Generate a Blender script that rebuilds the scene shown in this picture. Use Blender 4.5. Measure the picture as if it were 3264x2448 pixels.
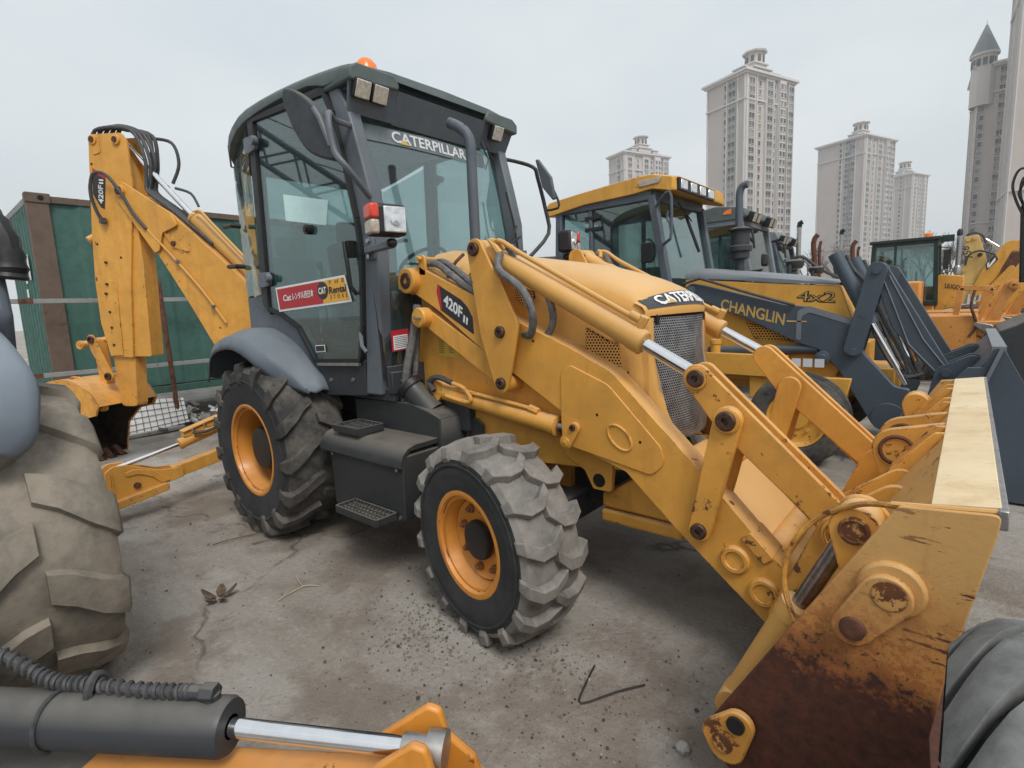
import bpy, bmesh, math, random
from mathutils import Vector as V, Matrix as M
for o in list(bpy.data.objects): bpy.data.objects.remove(o)
SC = bpy.context.scene
COL = SC.collection
random.seed(7)
R = math.radians
# ---------------- camera ----------------
cd = bpy.data.cameras.new('Camera'); cam = bpy.data.objects.new('Camera', cd); COL.objects.link(cam)
cd.sensor_width = 36; cd.lens = 18.60; cd.clip_start = 0.05; cd.clip_end = 6000
def look(yaw, pitch, roll):
    f = V((-math.sin(yaw)*math.cos(pitch), math.cos(yaw)*math.cos(pitch), math.sin(pitch)))
    r = V((math.cos(yaw), math.sin(yaw), 0)); u = r.cross(f)
    r2 = r*math.cos(roll)+u*math.sin(roll); u2 = u*math.cos(roll)-r*math.sin(roll)
    return M((r2, u2, -f)).transposed().to_4x4()
cam.matrix_world = M.Translation((3.8876, -2.6731, 1.5700)) @ look(R(40.9148), R(-8.0819), R(-2.431))
SC.camera = cam
# ---------------- sky ----------------
SUN_EL, SUN_AZ = 52, 118      # azimuth measured clockwise from +Y
w = bpy.data.worlds.new('World'); SC.world = w; w.use_nodes = True
nt = w.node_tree; N = nt.nodes; L = nt.links; N.clear()
wo = N.new('ShaderNodeOutputWorld'); bg1 = N.new('ShaderNodeBackground'); bg2 = N.new('ShaderNodeBackground'); ad = N.new('ShaderNodeAddShader')
sky = N.new('ShaderNodeTexSky'); sky.sky_type = 'NISHITA'; sky.sun_disc = False
sky.sun_elevation = R(SUN_EL); sky.sun_rotation = R(SUN_AZ); sky.dust_density = 6; sky.air_density = 1.0
L.new(sky.outputs[0], bg1.inputs[0]); bg1.inputs[1].default_value = 0.012
tc = N.new('ShaderNodeTexCoord'); nz = N.new('ShaderNodeTexNoise'); mp = N.new('ShaderNodeMapping')
mp.inputs['Scale'].default_value = (1.2, 1.2, 3.0)
L.new(tc.outputs['Generated'], mp.inputs[0]); L.new(mp.outputs[0], nz.inputs[0]); nz.inputs['Scale'].default_value = 1.6; nz.inputs['Detail'].default_value = 4
cr = N.new('ShaderNodeValToRGB'); cr.color_ramp.elements[0].position = .34; cr.color_ramp.elements[1].position = .66
cr.color_ramp.elements[0].color = (.60, .66, .69, 1); cr.color_ramp.elements[1].color = (.72, .755, .765, 1)
L.new(nz.outputs[0], cr.inputs[0]); L.new(cr.outputs[0], bg2.inputs[0]); bg2.inputs[1].default_value = 0.75
L.new(bg1.outputs[0], ad.inputs[0]); L.new(bg2.outputs[0], ad.inputs[1]); L.new(ad.outputs[0], wo.inputs[0])
# ---------------- sun (thin overcast) ----------------
sd = bpy.data.lights.new('sun', 'SUN'); so = bpy.data.objects.new('sun', sd); COL.objects.link(so)
sd.energy = 1.5; sd.angle = R(20); sd.color = (1, .965, .91)
sdir = V((math.sin(R(SUN_AZ))*math.cos(R(SUN_EL)), math.cos(R(SUN_AZ))*math.cos(R(SUN_EL)), math.sin(R(SUN_EL))))
so.rotation_euler = sdir.to_track_quat('Z', 'Y').to_euler(); so.location = (0, -20, 40)
SC.view_settings.view_transform = 'Standard'; SC.view_settings.look = 'None'
SC.view_settings.exposure = 0.60; SC.view_settings.gamma = 1
SC.render.engine = 'CYCLES'
try: SC.cycles.transparent_max_bounces = 24; SC.cycles.max_bounces = 8
except Exception: pass

# ---------------- materials ----------------
MATS = {}
def _mat(name):
    m = bpy.data.materials.new(name); m.use_nodes = True; MATS[name] = m
    nt = m.node_tree; b = nt.nodes['Principled BSDF']
    return m, nt, b
def noise(nt, scale, detail=4, rough=.55, stretch=None, seed=0.0):
    t = nt.nodes.new('ShaderNodeTexCoord'); n = nt.nodes.new('ShaderNodeTexNoise')
    mp = nt.nodes.new('ShaderNodeMapping'); mp.inputs['Location'].default_value = (seed, seed*1.7, seed*.6)
    if stretch: mp.inputs['Scale'].default_value = stretch
    nt.links.new(t.outputs['Object'], mp.inputs[0]); nt.links.new(mp.outputs[0], n.inputs[0])
    n.inputs['Scale'].default_value = scale; n.inputs['Detail'].default_value = detail; n.inputs['Roughness'].default_value = rough
    return n.outputs[0]
def ramp(nt, src, a, b, ca=0., cb=1.):
    r = nt.nodes.new('ShaderNodeMapRange'); r.inputs[1].default_value = a; r.inputs[2].default_value = b
    r.inputs[3].default_value = ca; r.inputs[4].default_value = cb
    nt.links.new(src, r.inputs[0]); return r.outputs[0]
def mix(nt, fac, a, b):
    m = nt.nodes.new('ShaderNodeMix'); m.data_type = 'RGBA'
    for i, s in ((6, a), (7, b)):
        if isinstance(s, (tuple, list)): m.inputs[i].default_value = (*s[:3], 1)
        else: nt.links.new(s, m.inputs[i])
    if isinstance(fac, (int, float)): m.inputs[0].default_value = fac
    else: nt.links.new(fac, m.inputs[0])
    return m.outputs[2]
def mth(nt, op, a, b=None):
    m = nt.nodes.new('ShaderNodeMath'); m.operation = op
    for i, s in ((0, a), (1, b)):
        if s is None: continue
        if isinstance(s, (int, float)): m.inputs[i].default_value = s
        else: nt.links.new(s, m.inputs[i])
    return m.outputs[0]
def bump(nt, b, h, strength=.3, dist=.01):
    n = nt.nodes.new('ShaderNodeBump'); n.inputs['Strength'].default_value = strength; n.inputs['Distance'].default_value = dist
    nt.links.new(h, n.inputs['Height']); nt.links.new(n.outputs[0], b.inputs['Normal'])
def setc(nt, b, c):
    if isinstance(c, (tuple, list)): b.inputs['Base Color'].default_value = (*c[:3], 1)
    else: nt.links.new(c, b.inputs['Base Color'])
def up_mask(nt, lo=.35, hi=.95):
    g = nt.nodes.new('ShaderNodeNewGeometry'); s = nt.nodes.new('ShaderNodeSeparateXYZ')
    nt.links.new(g.outputs['Normal'], s.inputs[0]); return ramp(nt, s.outputs[2], lo, hi)
def paint(name, col, rough=.42, rust=.0, dust=.25, dustcol=(.50, .43, .34), var=.12, metal=0., chip=14., grime=.3):
    """weathered machine paint: tone drift, settled dust on upward faces, rust chips"""
    m, nt, b = _mat(name)
    n1 = noise(nt, 2.2, 5); n2 = noise(nt, 9, 6, .65, seed=3)
    c = mix(nt, ramp(nt, n1, .3, .7), tuple(x*(1-var) for x in col), tuple(min(1, x*(1+var)) for x in col))
    c = mix(nt, mth(nt, 'MULTIPLY', ramp(nt, n2, .48, .75), grime), c, tuple(x*.55 for x in col))
    if dust:
        d = mth(nt, 'MULTIPLY', up_mask(nt), ramp(nt, n2, .3, .7, .5, 1.)); d = mth(nt, 'MULTIPLY', d, dust)
        c = mix(nt, d, c, dustcol)
    rg = ramp(nt, n2, .3, .7, rough-.08, rough+.24)
    if rust:
        bv = nt.nodes.new('ShaderNodeBevel'); bv.samples = 4; bv.inputs['Radius'].default_value = .009      # paint worn off along real edges
        gg = nt.nodes.new('ShaderNodeNewGeometry'); dp = nt.nodes.new('ShaderNodeVectorMath'); dp.operation = 'DOT_PRODUCT'
        nt.links.new(bv.outputs[0], dp.inputs[0]); nt.links.new(gg.outputs['Normal'], dp.inputs[1])
        edge = ramp(nt, dp.outputs['Value'], .985, .90)
        r1 = noise(nt, chip, 8, .7, seed=9); r2 = noise(nt, 1.6, 3, seed=5)
        th = .70 - .10*rust
        f = ramp(nt, mth(nt, 'ADD', mth(nt, 'ADD', r1, mth(nt, 'MULTIPLY', edge, .12+.05*rust)), mth(nt, 'MULTIPLY', mth(nt, 'SUBTRACT', r2, .5), .35)), th, th+.025)
        stn = noise(nt, 7, 4, .6, stretch=(1, 1, .16), seed=13); c = mix(nt, mth(nt, 'MULTIPLY', ramp(nt, stn, .54, .74), .48), c, tuple(x*k for x, k in zip(col, (.60, .50, .55))))
        rc = mix(nt, noise(nt, 30, 4), (.06, .022, .012), (.20, .07, .025))
        c = mix(nt, f, c, rc); rg = mth(nt, 'MAXIMUM', rg, mth(nt, 'MULTIPLY', f, .85))
    setc(nt, b, c); nt.links.new(rg, b.inputs['Roughness']); b.inputs['Metallic'].default_value = metal
    bump(nt, b, noise(nt, 60, 3), .06, .004)
    return m
def plain(name, col, rough=.6, metal=0., nscale=20, var=.2, bmp=.1, emit=None):
    m, nt, b = _mat(name)
    n1 = noise(nt, nscale, 5)
    setc(nt, b, mix(nt, ramp(nt, n1, .3, .7), tuple(x*(1-var) for x in col), tuple(min(1, x*(1+var)) for x in col)))
    b.inputs['Roughness'].default_value = rough; b.inputs['Metallic'].default_value = metal
    if bmp: bump(nt, b, n1, bmp, .004)
    if emit: b.inputs['Emission Color'].default_value = (*emit, 1); b.inputs['Emission Strength'].default_value = 1
    return m
def glass(name, tint, base_refl=.10, ior=1.55, haze=.10, hazecol=(.30, .36, .37)):
    """tinted pane: see-through, mirror at grazing angles, thin film of dust"""
    m, nt, b = _mat(name); o = nt.nodes['Material Output']; nt.nodes.remove(b)
    tr = nt.nodes.new('ShaderNodeBsdfTransparent'); tr.inputs[0].default_value = (*tint, 1)
    gl = nt.nodes.new('ShaderNodeBsdfGlossy'); gl.inputs['Roughness'].default_value = .02; gl.inputs[0].default_value = (.9, .97, .97, 1)
    df = nt.nodes.new('ShaderNodeBsdfDiffuse'); df.inputs[0].default_value = (*hazecol, 1)
    g = nt.nodes.new('ShaderNodeNewGeometry'); dt = nt.nodes.new('ShaderNodeVectorMath'); dt.operation = 'DOT_PRODUCT'
    nt.links.new(g.outputs['Normal'], dt.inputs[0]); nt.links.new(g.outputs['Incoming'], dt.inputs[1])
    k = mth(nt, 'POWER', mth(nt, 'SUBTRACT', 1., mth(nt, 'ABSOLUTE', dt.outputs['Value'])), 4.)
    f = mth(nt, 'ADD', mth(nt, 'MULTIPLY', k, 1-base_refl), base_refl)
    ms = nt.nodes.new('ShaderNodeMixShader'); nt.links.new(f, ms.inputs[0]); nt.links.new(tr.outputs[0], ms.inputs[1]); nt.links.new(gl.outputs[0], ms.inputs[2])
    h = mth(nt, 'MULTIPLY', ramp(nt, noise(nt, 4, 6, .6), .35, .75, .3, 1.), haze)
    m2 = nt.nodes.new('ShaderNodeMixShader'); nt.links.new(h, m2.inputs[0]); nt.links.new(ms.outputs[0], m2.inputs[1]); nt.links.new(df.outputs[0], m2.inputs[2])
    nt.links.new(m2.outputs[0], o.inputs[0]); return m
def rubber(name, dark, dusty, amount, scale=5, bmp=.25):
    m, nt, b = _mat(name)
    n1 = noise(nt, scale, 7, .62); n2 = noise(nt, scale*5, 6, .7, seed=4)
    f = ramp(nt, mth(nt, 'ADD', mth(nt, 'MULTIPLY', n1, .7), mth(nt, 'MULTIPLY', n2, .3)), .62-.4*amount, .80-.25*amount)
    setc(nt, b, mix(nt, f, dark, dusty)); b.inputs['Roughness'].default_value = .82
    bump(nt, b, n2, bmp, .006); return m

YEL = (.68, .335, .058)
paint('cat_yellow', YEL, rust=.46, dust=.4, grime=.36, var=.15)
paint('cat_yellow_worn', (.66, .318, .058), rust=.75, dust=.35, grime=.5, var=.16)
paint('cat_plastic', (.60, .325, .085), rough=.58, dust=.45, dustcol=(.66, .53, .38), grime=.10)
paint('rim_orange', (.64, .255, .034), rust=.15, dust=.2, grime=.3)
paint('slate', (.085, .105, .13), rough=.5, dust=.5, dustcol=(.30, .29, .27), grime=.3)
paint('slate_fender', (.098, .122, .148), rough=.42, dust=.35, dustcol=(.30, .33, .36), grime=.2)
paint('slate_roof', (.085, .11, .108), rough=.55, dust=.45, dustcol=(.20, .22, .20), grime=.3)
paint('cab_black', (.032, .036, .042), rough=.5, dust=.5, dustcol=(.24, .22, .19), grime=.2)
paint('cab_grey', (.115, .135, .16), rough=.45, dust=.3, dustcol=(.30, .31, .31), grime=.25)
paint('tank_black', (.030, .032, .034), rough=.48, dust=.75, dustcol=(.20, .18, .15), grime=.2)
plain('black', (.012, .012, .013), .5, var=.3); plain('gasket', (.012, .013, .014), .6)
plain('interior', (.07, .08, .08), .8); plain('seat', (.05, .055, .06), .9)
plain('headliner', (.30, .33, .33), .9)
plain('chrome', (.80, .80, .82), .07, 1., var=.05, bmp=0); plain('rod_dull', (.30, .29, .30), .3, 1., nscale=40, var=.3)
plain('steel', (.38, .37, .36), .4, .9); plain('pin', (.085, .047, .033), .55, .5, nscale=60, var=.5, bmp=.4)
plain('rusty', (.105, .042, .024), .85, .0, nscale=18, var=.55, bmp=.5)
plain('hose', (.055, .055, .058), .6, nscale=40, var=.35); plain('hose_wrap', (.13, .128, .13), .6, nscale=30, var=.4)
plain('white', (.78, .79, .80), .5, var=.04, bmp=0); plain('paper', (.62, .86, .85), .7, var=.04); plain('red', (.45, .02, .03), .45, var=.05, bmp=0)
plain('decal_black', (.022, .019, .024), .4, var=.1, bmp=0); plain('decal_yellow', (.80, .42, .05), .45, var=.05, bmp=0)
plain('decal_grey', (.045, .05, .055), .4, var=.2, bmp=0); plain('strip_film', (.13, .155, .165), .4, var=.2, bmp=0); plain('decal_silver', (.62, .64, .68), .45, var=.06, bmp=0); plain('decal_gold', (.55, .36, .10), .45, var=.12, bmp=0)
plain('sticker_yellow', (.62, .40, .06), .5, var=.1, bmp=0); plain('sticker_text', (.16, .10, .04), .6, bmp=0)
plain('amber', (.85, .20, .03), .25, var=.1, bmp=0); plain('lens_red', (.65, .06, .03), .2, var=.1, bmp=0)
plain('lens_clear', (.66, .68, .70), .12, .5, nscale=28, var=.25, bmp=.5); plain('lens_led', (.52, .49, .43), .25, .2, nscale=45, var=.25, bmp=.3)
plain('lens_smoke', (.45, .38, .32), .2, .2, nscale=40, var=.2)
plain('mesh_grey', (.40, .41, .42), .45, .55, nscale=12, var=.4)
plain('void', (.006, .006, .006), .9, bmp=0)
rubber('rubber_dark', (.022, .022, .023), (.085, .08, .075), .45)
rubber('rubber_side', (.020, .021, .023), (.045, .047, .05), .5)
rubber('rubber_rear', (.028, .028, .029), (.15, .135, .115), .52)
rubber('rubber_front', (.06, .058, .055), (.24, .225, .205), .90, 6, .10)
rubber('rubber_mud', (.07, .066, .056), (.27, .235, .19), .86, 5)
rubber('rubber_right', (.06, .063, .063), (.19, .195, .19), .85, 9)
glass('glass_cab', (.67, .77, .765), .10, 1.6, .05); glass('glass_windshield', (.74, .82, .82), .13, 1.6, .07, (.32, .37, .38)); glass('glass_far', (.66, .77, .765), .10, 1.55, .06)

# ---------------- mesh builder ----------------
X, Y_, Zv = V((1, 0, 0)), V((0, 1, 0)), V((0, 0, 1))
FY = (V((0, 0, 0)), X, Zv, Y_)          # outline in (x,z), thickness along y
class MB:
    def __init__(s): s.v = []; s.f = []; s.m = []; s.mi = 0
    def add(s, vs, fs):
        k = len(s.v); s.v += [V(p) for p in vs]
        for f in fs: s.f.append(tuple(i+k for i in f)); s.m.append(s.mi)
        return s
    def plate(s, out, t0, t1, F=FY):
        o, u, v, w = F; n = len(out)
        a = [o+u*p[0]+v*p[1]+w*t0 for p in out]; b = [o+u*p[0]+v*p[1]+w*t1 for p in out]
        return s.add(a+b, [tuple(range(n)), tuple(range(2*n-1, n-1, -1))]+[(i, (i+1) % n, n+(i+1) % n, n+i) for i in range(n)])
    def box(s, c, d, rot=None):
        c = V(c); h = [x/2 for x in d]; vs = []
        for i in (-1, 1):
            for j in (-1, 1):
                for k in (-1, 1):
                    p = V((i*h[0], j*h[1], k*h[2])); vs.append(c+(rot @ p if rot else p))
        return s.add(vs, [(0, 1, 3, 2), (4, 6, 7, 5), (0, 4, 5, 1), (2, 3, 7, 6), (0, 2, 6, 4), (1, 5, 7, 3)])
    def beam(s, p0, p1, wd, ht, up=Zv):
        p0, p1 = V(p0), V(p1); d = (p1-p0).normalized(); sd = d.cross(up).normalized(); u = sd.cross(d)
        vs = [p+sd*a*wd/2+u*b*ht/2 for p in (p0, p1) for a, b in ((-1, -1), (1, -1), (1, 1), (-1, 1))]
        return s.add(vs, [(0, 1, 2, 3), (7, 6, 5, 4), (0, 4, 5, 1), (1, 5, 6, 2), (2, 6, 7, 3), (3, 7, 4, 0)])
    def cyl(s, p0, p1, r0, r1=None, n=20, cap=True):
        return s.lathe([(0, r0), (1, r1 if r1 is not None else r0)], p0, p1, n, cap, unit=True)
    def lathe(s, prof, p0, p1, n=24, cap=False, unit=False, a0=0., a1=2*math.pi):
        p0, p1 = V(p0), V(p1); ax = p1-p0; ln = ax.length; d = ax.normalized()
        q = d.cross(Zv if abs(d.z) < .9 else X).normalized(); e = d.cross(q)
        full = abs(a1-a0-2*math.pi) < 1e-6; m = n if full else n+1
        vs = []
        for a, r in prof:
            c = p0+d*(a*ln if unit else a)
            for i in range(m):
                t = a0+(a1-a0)*i/n; vs.append(c+q*(r*math.cos(t))+e*(r*math.sin(t)))
        fs = []
        for j in range(len(prof)-1):
            for i in range(n):
                i2 = (i+1) % m; fs.append((j*m+i, j*m+i2, (j+1)*m+i2, (j+1)*m+i))
        if cap: fs += [tuple(range(m-1, -1, -1)), tuple((len(prof)-1)*m+i for i in range(m))]
        return s.add(vs, fs)
    def tube(s, path, r, n=8, smooth=0, cap=True, rib=0):
        P = [V(p) for p in path]
        if smooth: P = crom(P, smooth)
        m = len(P); T = [(P[min(i+1, m-1)]-P[max(i-1, 0)]).normalized() for i in range(m)]
        q = T[0].cross(Zv if abs(T[0].z) < .9 else X).normalized(); vs = []
        for i in range(m):
            q = (q-T[i]*q.dot(T[i])).normalized(); e = T[i].cross(q)
            rr = r if not rib else r*(1+rib*(i % 2))
            for k in range(n):
                t = 2*math.pi*k/n; vs.append(P[i]+q*(rr*math.cos(t))+e*(rr*math.sin(t)))
        fs = [(i*n+k, i*n+(k+1) % n, (i+1)*n+(k+1) % n, (i+1)*n+k) for i in range(m-1) for k in range(n)]
        if cap: fs += [tuple(range(n-1, -1, -1)), tuple((m-1)*n+k for k in range(n))]
        return s.add(vs, fs)
    def loft(s, rows, closed=False, caps=False):
        n = len(rows[0]); vs = [p for r in rows for p in r]; fs = []
        for j in range(len(rows)-1):
            for i in range(n if closed else n-1):
                i2 = (i+1) % n; fs.append((j*n+i, j*n+i2, (j+1)*n+i2, (j+1)*n+i))
        if caps: fs += [tuple(range(n-1, -1, -1)), tuple((len(rows)-1)*n+i for i in range(n))]
        return s.add(vs, fs)
    def quad(s, a, b, c, d): return s.add([a, b, c, d], [(0, 1, 2, 3)])
    def slab(s, a, b, c, d, t):
        """thin solid panel over four corners, thickness t against its normal"""
        a, b, c, d = map(V, (a, b, c, d)); n = (b-a).cross(d-a).normalized()*-t
        return s.add([a, b, c, d, a+n, b+n, c+n, d+n], [(0, 1, 2, 3), (7, 6, 5, 4), (0, 4, 5, 1), (1, 5, 6, 2), (2, 6, 7, 3), (3, 7, 4, 0)])
    def xf(s, mtx, k=0):
        for i in range(k, len(s.v)): s.v[i] = mtx @ s.v[i]
        return s
def crom(P, k):
    out = []
    for i in range(len(P)-1):
        p0, p1, p2, p3 = P[max(i-1, 0)], P[i], P[i+1], P[min(i+2, len(P)-1)]
        for j in range(k):
            t = j/k; out.append(.5*((2*p1)+(p2-p0)*t+(2*p0-5*p1+4*p2-p3)*t*t+(3*p1-p0-3*p2+p3)*t**3))
    out.append(P[-1]); return out
def hull(*circ, n=20):
    pts = sorted({(round(x+r*math.cos(2*math.pi*i/n), 5), round(z+r*math.sin(2*math.pi*i/n), 5)) for x, z, r in circ for i in range(n)})
    def half(ps):
        h = []
        for p in ps:
            while len(h) > 1 and (h[-1][0]-h[-2][0])*(p[1]-h[-2][1])-(h[-1][1]-h[-2][1])*(p[0]-h[-2][0]) <= 0: h.pop()
            h.append(p)
        return h
    a, b = half(pts), half(pts[::-1]); return a[:-1]+b[:-1]
def fillet(pts, r, n=4):
    out = []; m = len(pts)
    for i in range(m):
        p0, p1, p2 = V((*pts[i-1][:2], 0)), V((*pts[i][:2], 0)), V((*pts[(i+1) % m][:2], 0))
        rr = pts[i][2] if len(pts[i]) > 2 else r
        a, b = (p0-p1), (p2-p1); la, lb = a.length, b.length
        if rr <= 0 or la < 1e-6 or lb < 1e-6: out.append((p1.x, p1.y)); continue
        a.normalize(); b.normalize(); ang = a.angle(b); d = min(rr/max(math.tan(ang/2), .05), la*.45, lb*.45)
        q0, q1 = p1+a*d, p1+b*d
        for k in range(n+1):
            t = k/n; q = q0*(1-t)**2+p1*2*t*(1-t)+q1*t*t; out.append((q.x, q.y))
    return out
def obj(name, mb, mats, parent=None, bevel=0., seg=2, smooth=35, sub=0):
    me = bpy.data.meshes.new(name); me.from_pydata([tuple(p) for p in mb.v], [], mb.f)
    if isinstance(mats, str): mats = [mats]
    for k in mats: me.materials.append(MATS[k])
    me.polygons.foreach_set('material_index', mb.m)
    b = bmesh.new(); b.from_mesh(me); bmesh.ops.recalc_face_normals(b, faces=b.faces); b.to_mesh(me); b.free()
    if smooth:
        me.polygons.foreach_set('use_smooth', [True]*len(me.polygons)); me.set_sharp_from_angle(angle=R(smooth))
    o = bpy.data.objects.new(name, me); COL.objects.link(o)
    if parent: o.parent = parent
    if bevel:
        m = o.modifiers.new('bevel', 'BEVEL'); m.width = bevel; m.segments = seg; m.limit_method = 'ANGLE'; m.angle_limit = R(40); m.harden_normals = False
    if sub:
        m = o.modifiers.new('sub', 'SUBSURF'); m.levels = sub; m.render_levels = sub
    return o
def tag(o, label, cat, group=None, kind=None):
    if label: o['label'] = label
    if cat: o['category'] = cat
    if group: o['group'] = group
    if kind: o['kind'] = kind
    return o
def thing(name, label, cat, loc=(0, 0, 0), rz=0, group=None):
    o = bpy.data.objects.new(name, None); COL.objects.link(o); o.location = loc; o.rotation_euler = (0, 0, rz)
    o.empty_display_size = .2
    return tag(o, label, cat, group)
def structure(name, mb, mats, **k): return tag(obj(name, mb, mats, **k), None, None, kind='structure')
def copy_tree(o, parent=None):
    c = o.copy(); COL.objects.link(c); c.parent = parent
    for ch in o.children: copy_tree(ch, c)
    return c
_dg = None
def text(name, s, mat, parent, O, U, Vv, lift=.002, bold=0., depth=.0008, spacing=1.):
    """lettering: the word's bounding box is laid on the parallelogram O, O+U, O+V"""
    cu = bpy.data.curves.new('t', 'FONT'); cu.body = s; cu.extrude = .02; cu.offset = bold; cu.space_character = spacing; cu.resolution_u = 3
    to = bpy.data.objects.new('t', cu); COL.objects.link(to)
    me = bpy.data.meshes.new_from_object(to.evaluated_get(bpy.context.evaluated_depsgraph_get()))
    bpy.data.objects.remove(to); bpy.data.curves.remove(cu)
    O, U, Vv = V(O), V(U), V(Vv); nrm = U.cross(Vv).normalized()
    xs = [v.co.x for v in me.vertices]; ys = [v.co.y for v in me.vertices]
    x0, x1, y0, y1 = min(xs), max(xs), min(ys), max(ys)
    for v in me.vertices:
        a, b, z = (v.co.x-x0)/(x1-x0), (v.co.y-y0)/(y1-y0), v.co.z
        v.co = O+U*a+Vv*b+nrm*(lift+(depth if z > 0 else 0))
    me.name = name; me.materials.clear(); me.materials.append(MATS[mat])
    o = bpy.data.objects.new(name, me); COL.objects.link(o); o.parent = parent
    return o
def inside(p, poly):
    x, y = p; r = False; j = len(poly)-1
    for i in range(len(poly)):
        xi, yi = poly[i]; xj, yj = poly[j]
        if (yi > y) != (yj > y) and x < (xj-xi)*(y-yi)/(yj-yi)+xi: r = not r
        j = i
    return r
def perforated(mb, poly, cell, hole, mapf):
    """sheet with staggered round-ish holes, clipped to a polygon"""
    xs = [p[0] for p in poly]; ys = [p[1] for p in poly]; dx, dy = cell, cell*.866; j = 0; y = min(ys)
    while y < max(ys):
        x = min(xs)+(dx/2 if j % 2 else 0)
        while x < max(xs):
            if inside((x, y), poly):
                o = [(x+cell/math.sqrt(3)*math.cos(R(30+60*k)), y+cell/math.sqrt(3)*math.sin(R(30+60*k))) for k in range(6)]
                i = [(x+hole*math.cos(R(30+60*k)), y+hole*math.sin(R(30+60*k))) for k in range(6)]
                mb.add([mapf(*p) for p in o+i], [(k, (k+1) % 6, 6+(k+1) % 6, 6+k) for k in range(6)])
            x += dx
        y += dy; j += 1
    return mb
plain('nut_brown', (.26, .115, .045), .7, nscale=60, var=.4)
# =====================================================================
#  wheels
# =====================================================================
def lug_mesh(mb, R0, stations, n, hb, ht, off=0.):
    for k in range(n):
        th0 = 2*math.pi*k/n+off
        rows = []
        for (yt, rt, yb, rb, th, sc) in stations:
            t = th0+th
            def P(y, r, a): return V((r*math.sin(a), y, r*math.cos(a)))
            rows.append([P(yb, rb, t-hb*sc/R0), P(yt, rt, t-ht*sc/R0), P(yt, rt, t+ht*sc/R0), P(yb, rb, t+hb*sc/R0)])
        mb.loft(rows, closed=True, caps=True)
def wheel(name, parent, C, R0, rr, W, nl, kind, steer=0., flip=False, tmat='rubber_rear', smat='rubber_side', disc=.0, hub=.12, rim='rim_orange', sgn=1, hubcol='black', dep=1., lw=.052, soft=30):
    T = M.Translation(V(C)) @ M.Rotation(steer+(math.pi if flip else 0), 4, 'Z')
    h = W/2; mb = MB()
    side = [(-h*.80, rr), (-h*.90, rr+.012), (-h*.985, rr+.36*(R0-rr)), (-h*.99, R0-.14), (-h*.95, R0-.085*dep)]
    tread = [(-h*.95, R0-.085*dep), (-h*.84, R0-.058*dep), (-h*.5, R0-.044*dep), (0, R0-.038*dep)]
    mb.mi = 0; mb.lathe(side, (0, 0, 0), (0, 1, 0), 64)
    mb.lathe([(-a, r) for a, r in side], (0, 0, 0), (0, 1, 0), 64)
    mb.lathe([(-h*.985, rr+.52*(R0-rr)), (-h*1.01, rr+.54*(R0-rr)), (-h*1.01, rr+.57*(R0-rr)), (-h*.985, rr+.59*(R0-rr))], (0, 0, 0), (0, 1, 0), 64)
    mb.mi = 1; mb.lathe(tread+[(-a, r) for a, r in tread[-2::-1]], (0, 0, 0), (0, 1, 0), 64)
    for s in (-1, 1):
        if kind == 'bar':
            st = [(s*h*.02, R0, s*h*.02, R0-.07, 0, .8), (s*h*.30, R0-.002, s*h*.30, R0-.07, .05*sgn, .95), (s*h*.62, R0-.006, s*h*.62, R0-.075, .15*sgn, 1.1),
                  (s*h*.97, R0-.028, s*h*.90, R0-.10, .245*sgn, 1.2), (s*h*1.045, R0-.075, s*h*.95, R0-.12, .27*sgn, 1.15), (s*h*1.03, R0-.165, s*h*.985, R0-.18, .285*sgn, .75)]
        else:
            st = [(-s*h*.14, R0-.001, -s*h*.14, R0-.06, -.035*sgn, .85), (s*h*.22, R0, s*h*.22, R0-.06, .085*sgn, 1.), (s*h*.60, R0-.004, s*h*.60, R0-.06, .10*sgn, 1.05),
                  (s*h*.97, R0-.025, s*h*.90, R0-.09, .02*sgn, 1.1), (s*h*1.02, R0-.075, s*h*.95, R0-.10, .005*sgn, .95)]
        lug_mesh(mb, R0, st, nl, lw if kind == 'bar' else .037, lw*.72 if kind == 'bar' else .028, (0 if s < 0 else math.pi/nl)+.1)
    mb.xf(T)
    ty = obj(name, mb, [smat, tmat], parent, bevel=.006 if soft == 30 and kind == 'block' else 0, smooth=soft)
    dy = disc*W
    rm = MB(); rm.lathe([(-h*.80, rr-.03), (-h*.82, rr+.016), (-h*.90, rr+.016), (-h*.915, rr+.004), (-h*.90, rr-.010), (-h*.78, rr-.018), (-h*.60, rr-.036), (-h*.3, rr-.042), (dy-.02, rr-.05), (dy, rr-.075), (dy, hub*.95), (dy-.01, .02), (dy-.01, 0.001)], (0, 0, 0), (0, 1, 0), 56)
    rm.lathe([(h*.80, rr-.03), (h*.9, rr+.01), (h*.78, rr-.02), (dy+.01, rr-.05), (dy+.01, .02)], (0, 0, 0), (0, 1, 0), 40)
    rm.xf(T); ro = obj('rim', rm, rim, ty, smooth=25)
    hb = MB(); hb.lathe([(dy-.02, hub), (-h*.52, hub), (-h*.60, hub*.93), (-h*.62, hub*.7), (-h*.615, .001)], (0, 0, 0), (0, 1, 0), 32); hb.xf(T); obj('hub', hb, hubcol, ty, smooth=30)
    for k in range(8):
        a = 2*math.pi*k/8+.2; nb = MB(); q = V((math.sin(a)*(hub+.055), 0, math.cos(a)*(hub+.055)))
        nb.cyl(q+V((0, dy, 0)), q+V((0, dy-.016, 0)), .021, .021, 12); nb.cyl(q+V((0, dy-.014, 0)), q+V((0, dy-.035, 0)), .013, .013, 6); nb.xf(T); obj('wheel_nut', nb, 'nut_brown', ty, smooth=30)
    return ty

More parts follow.
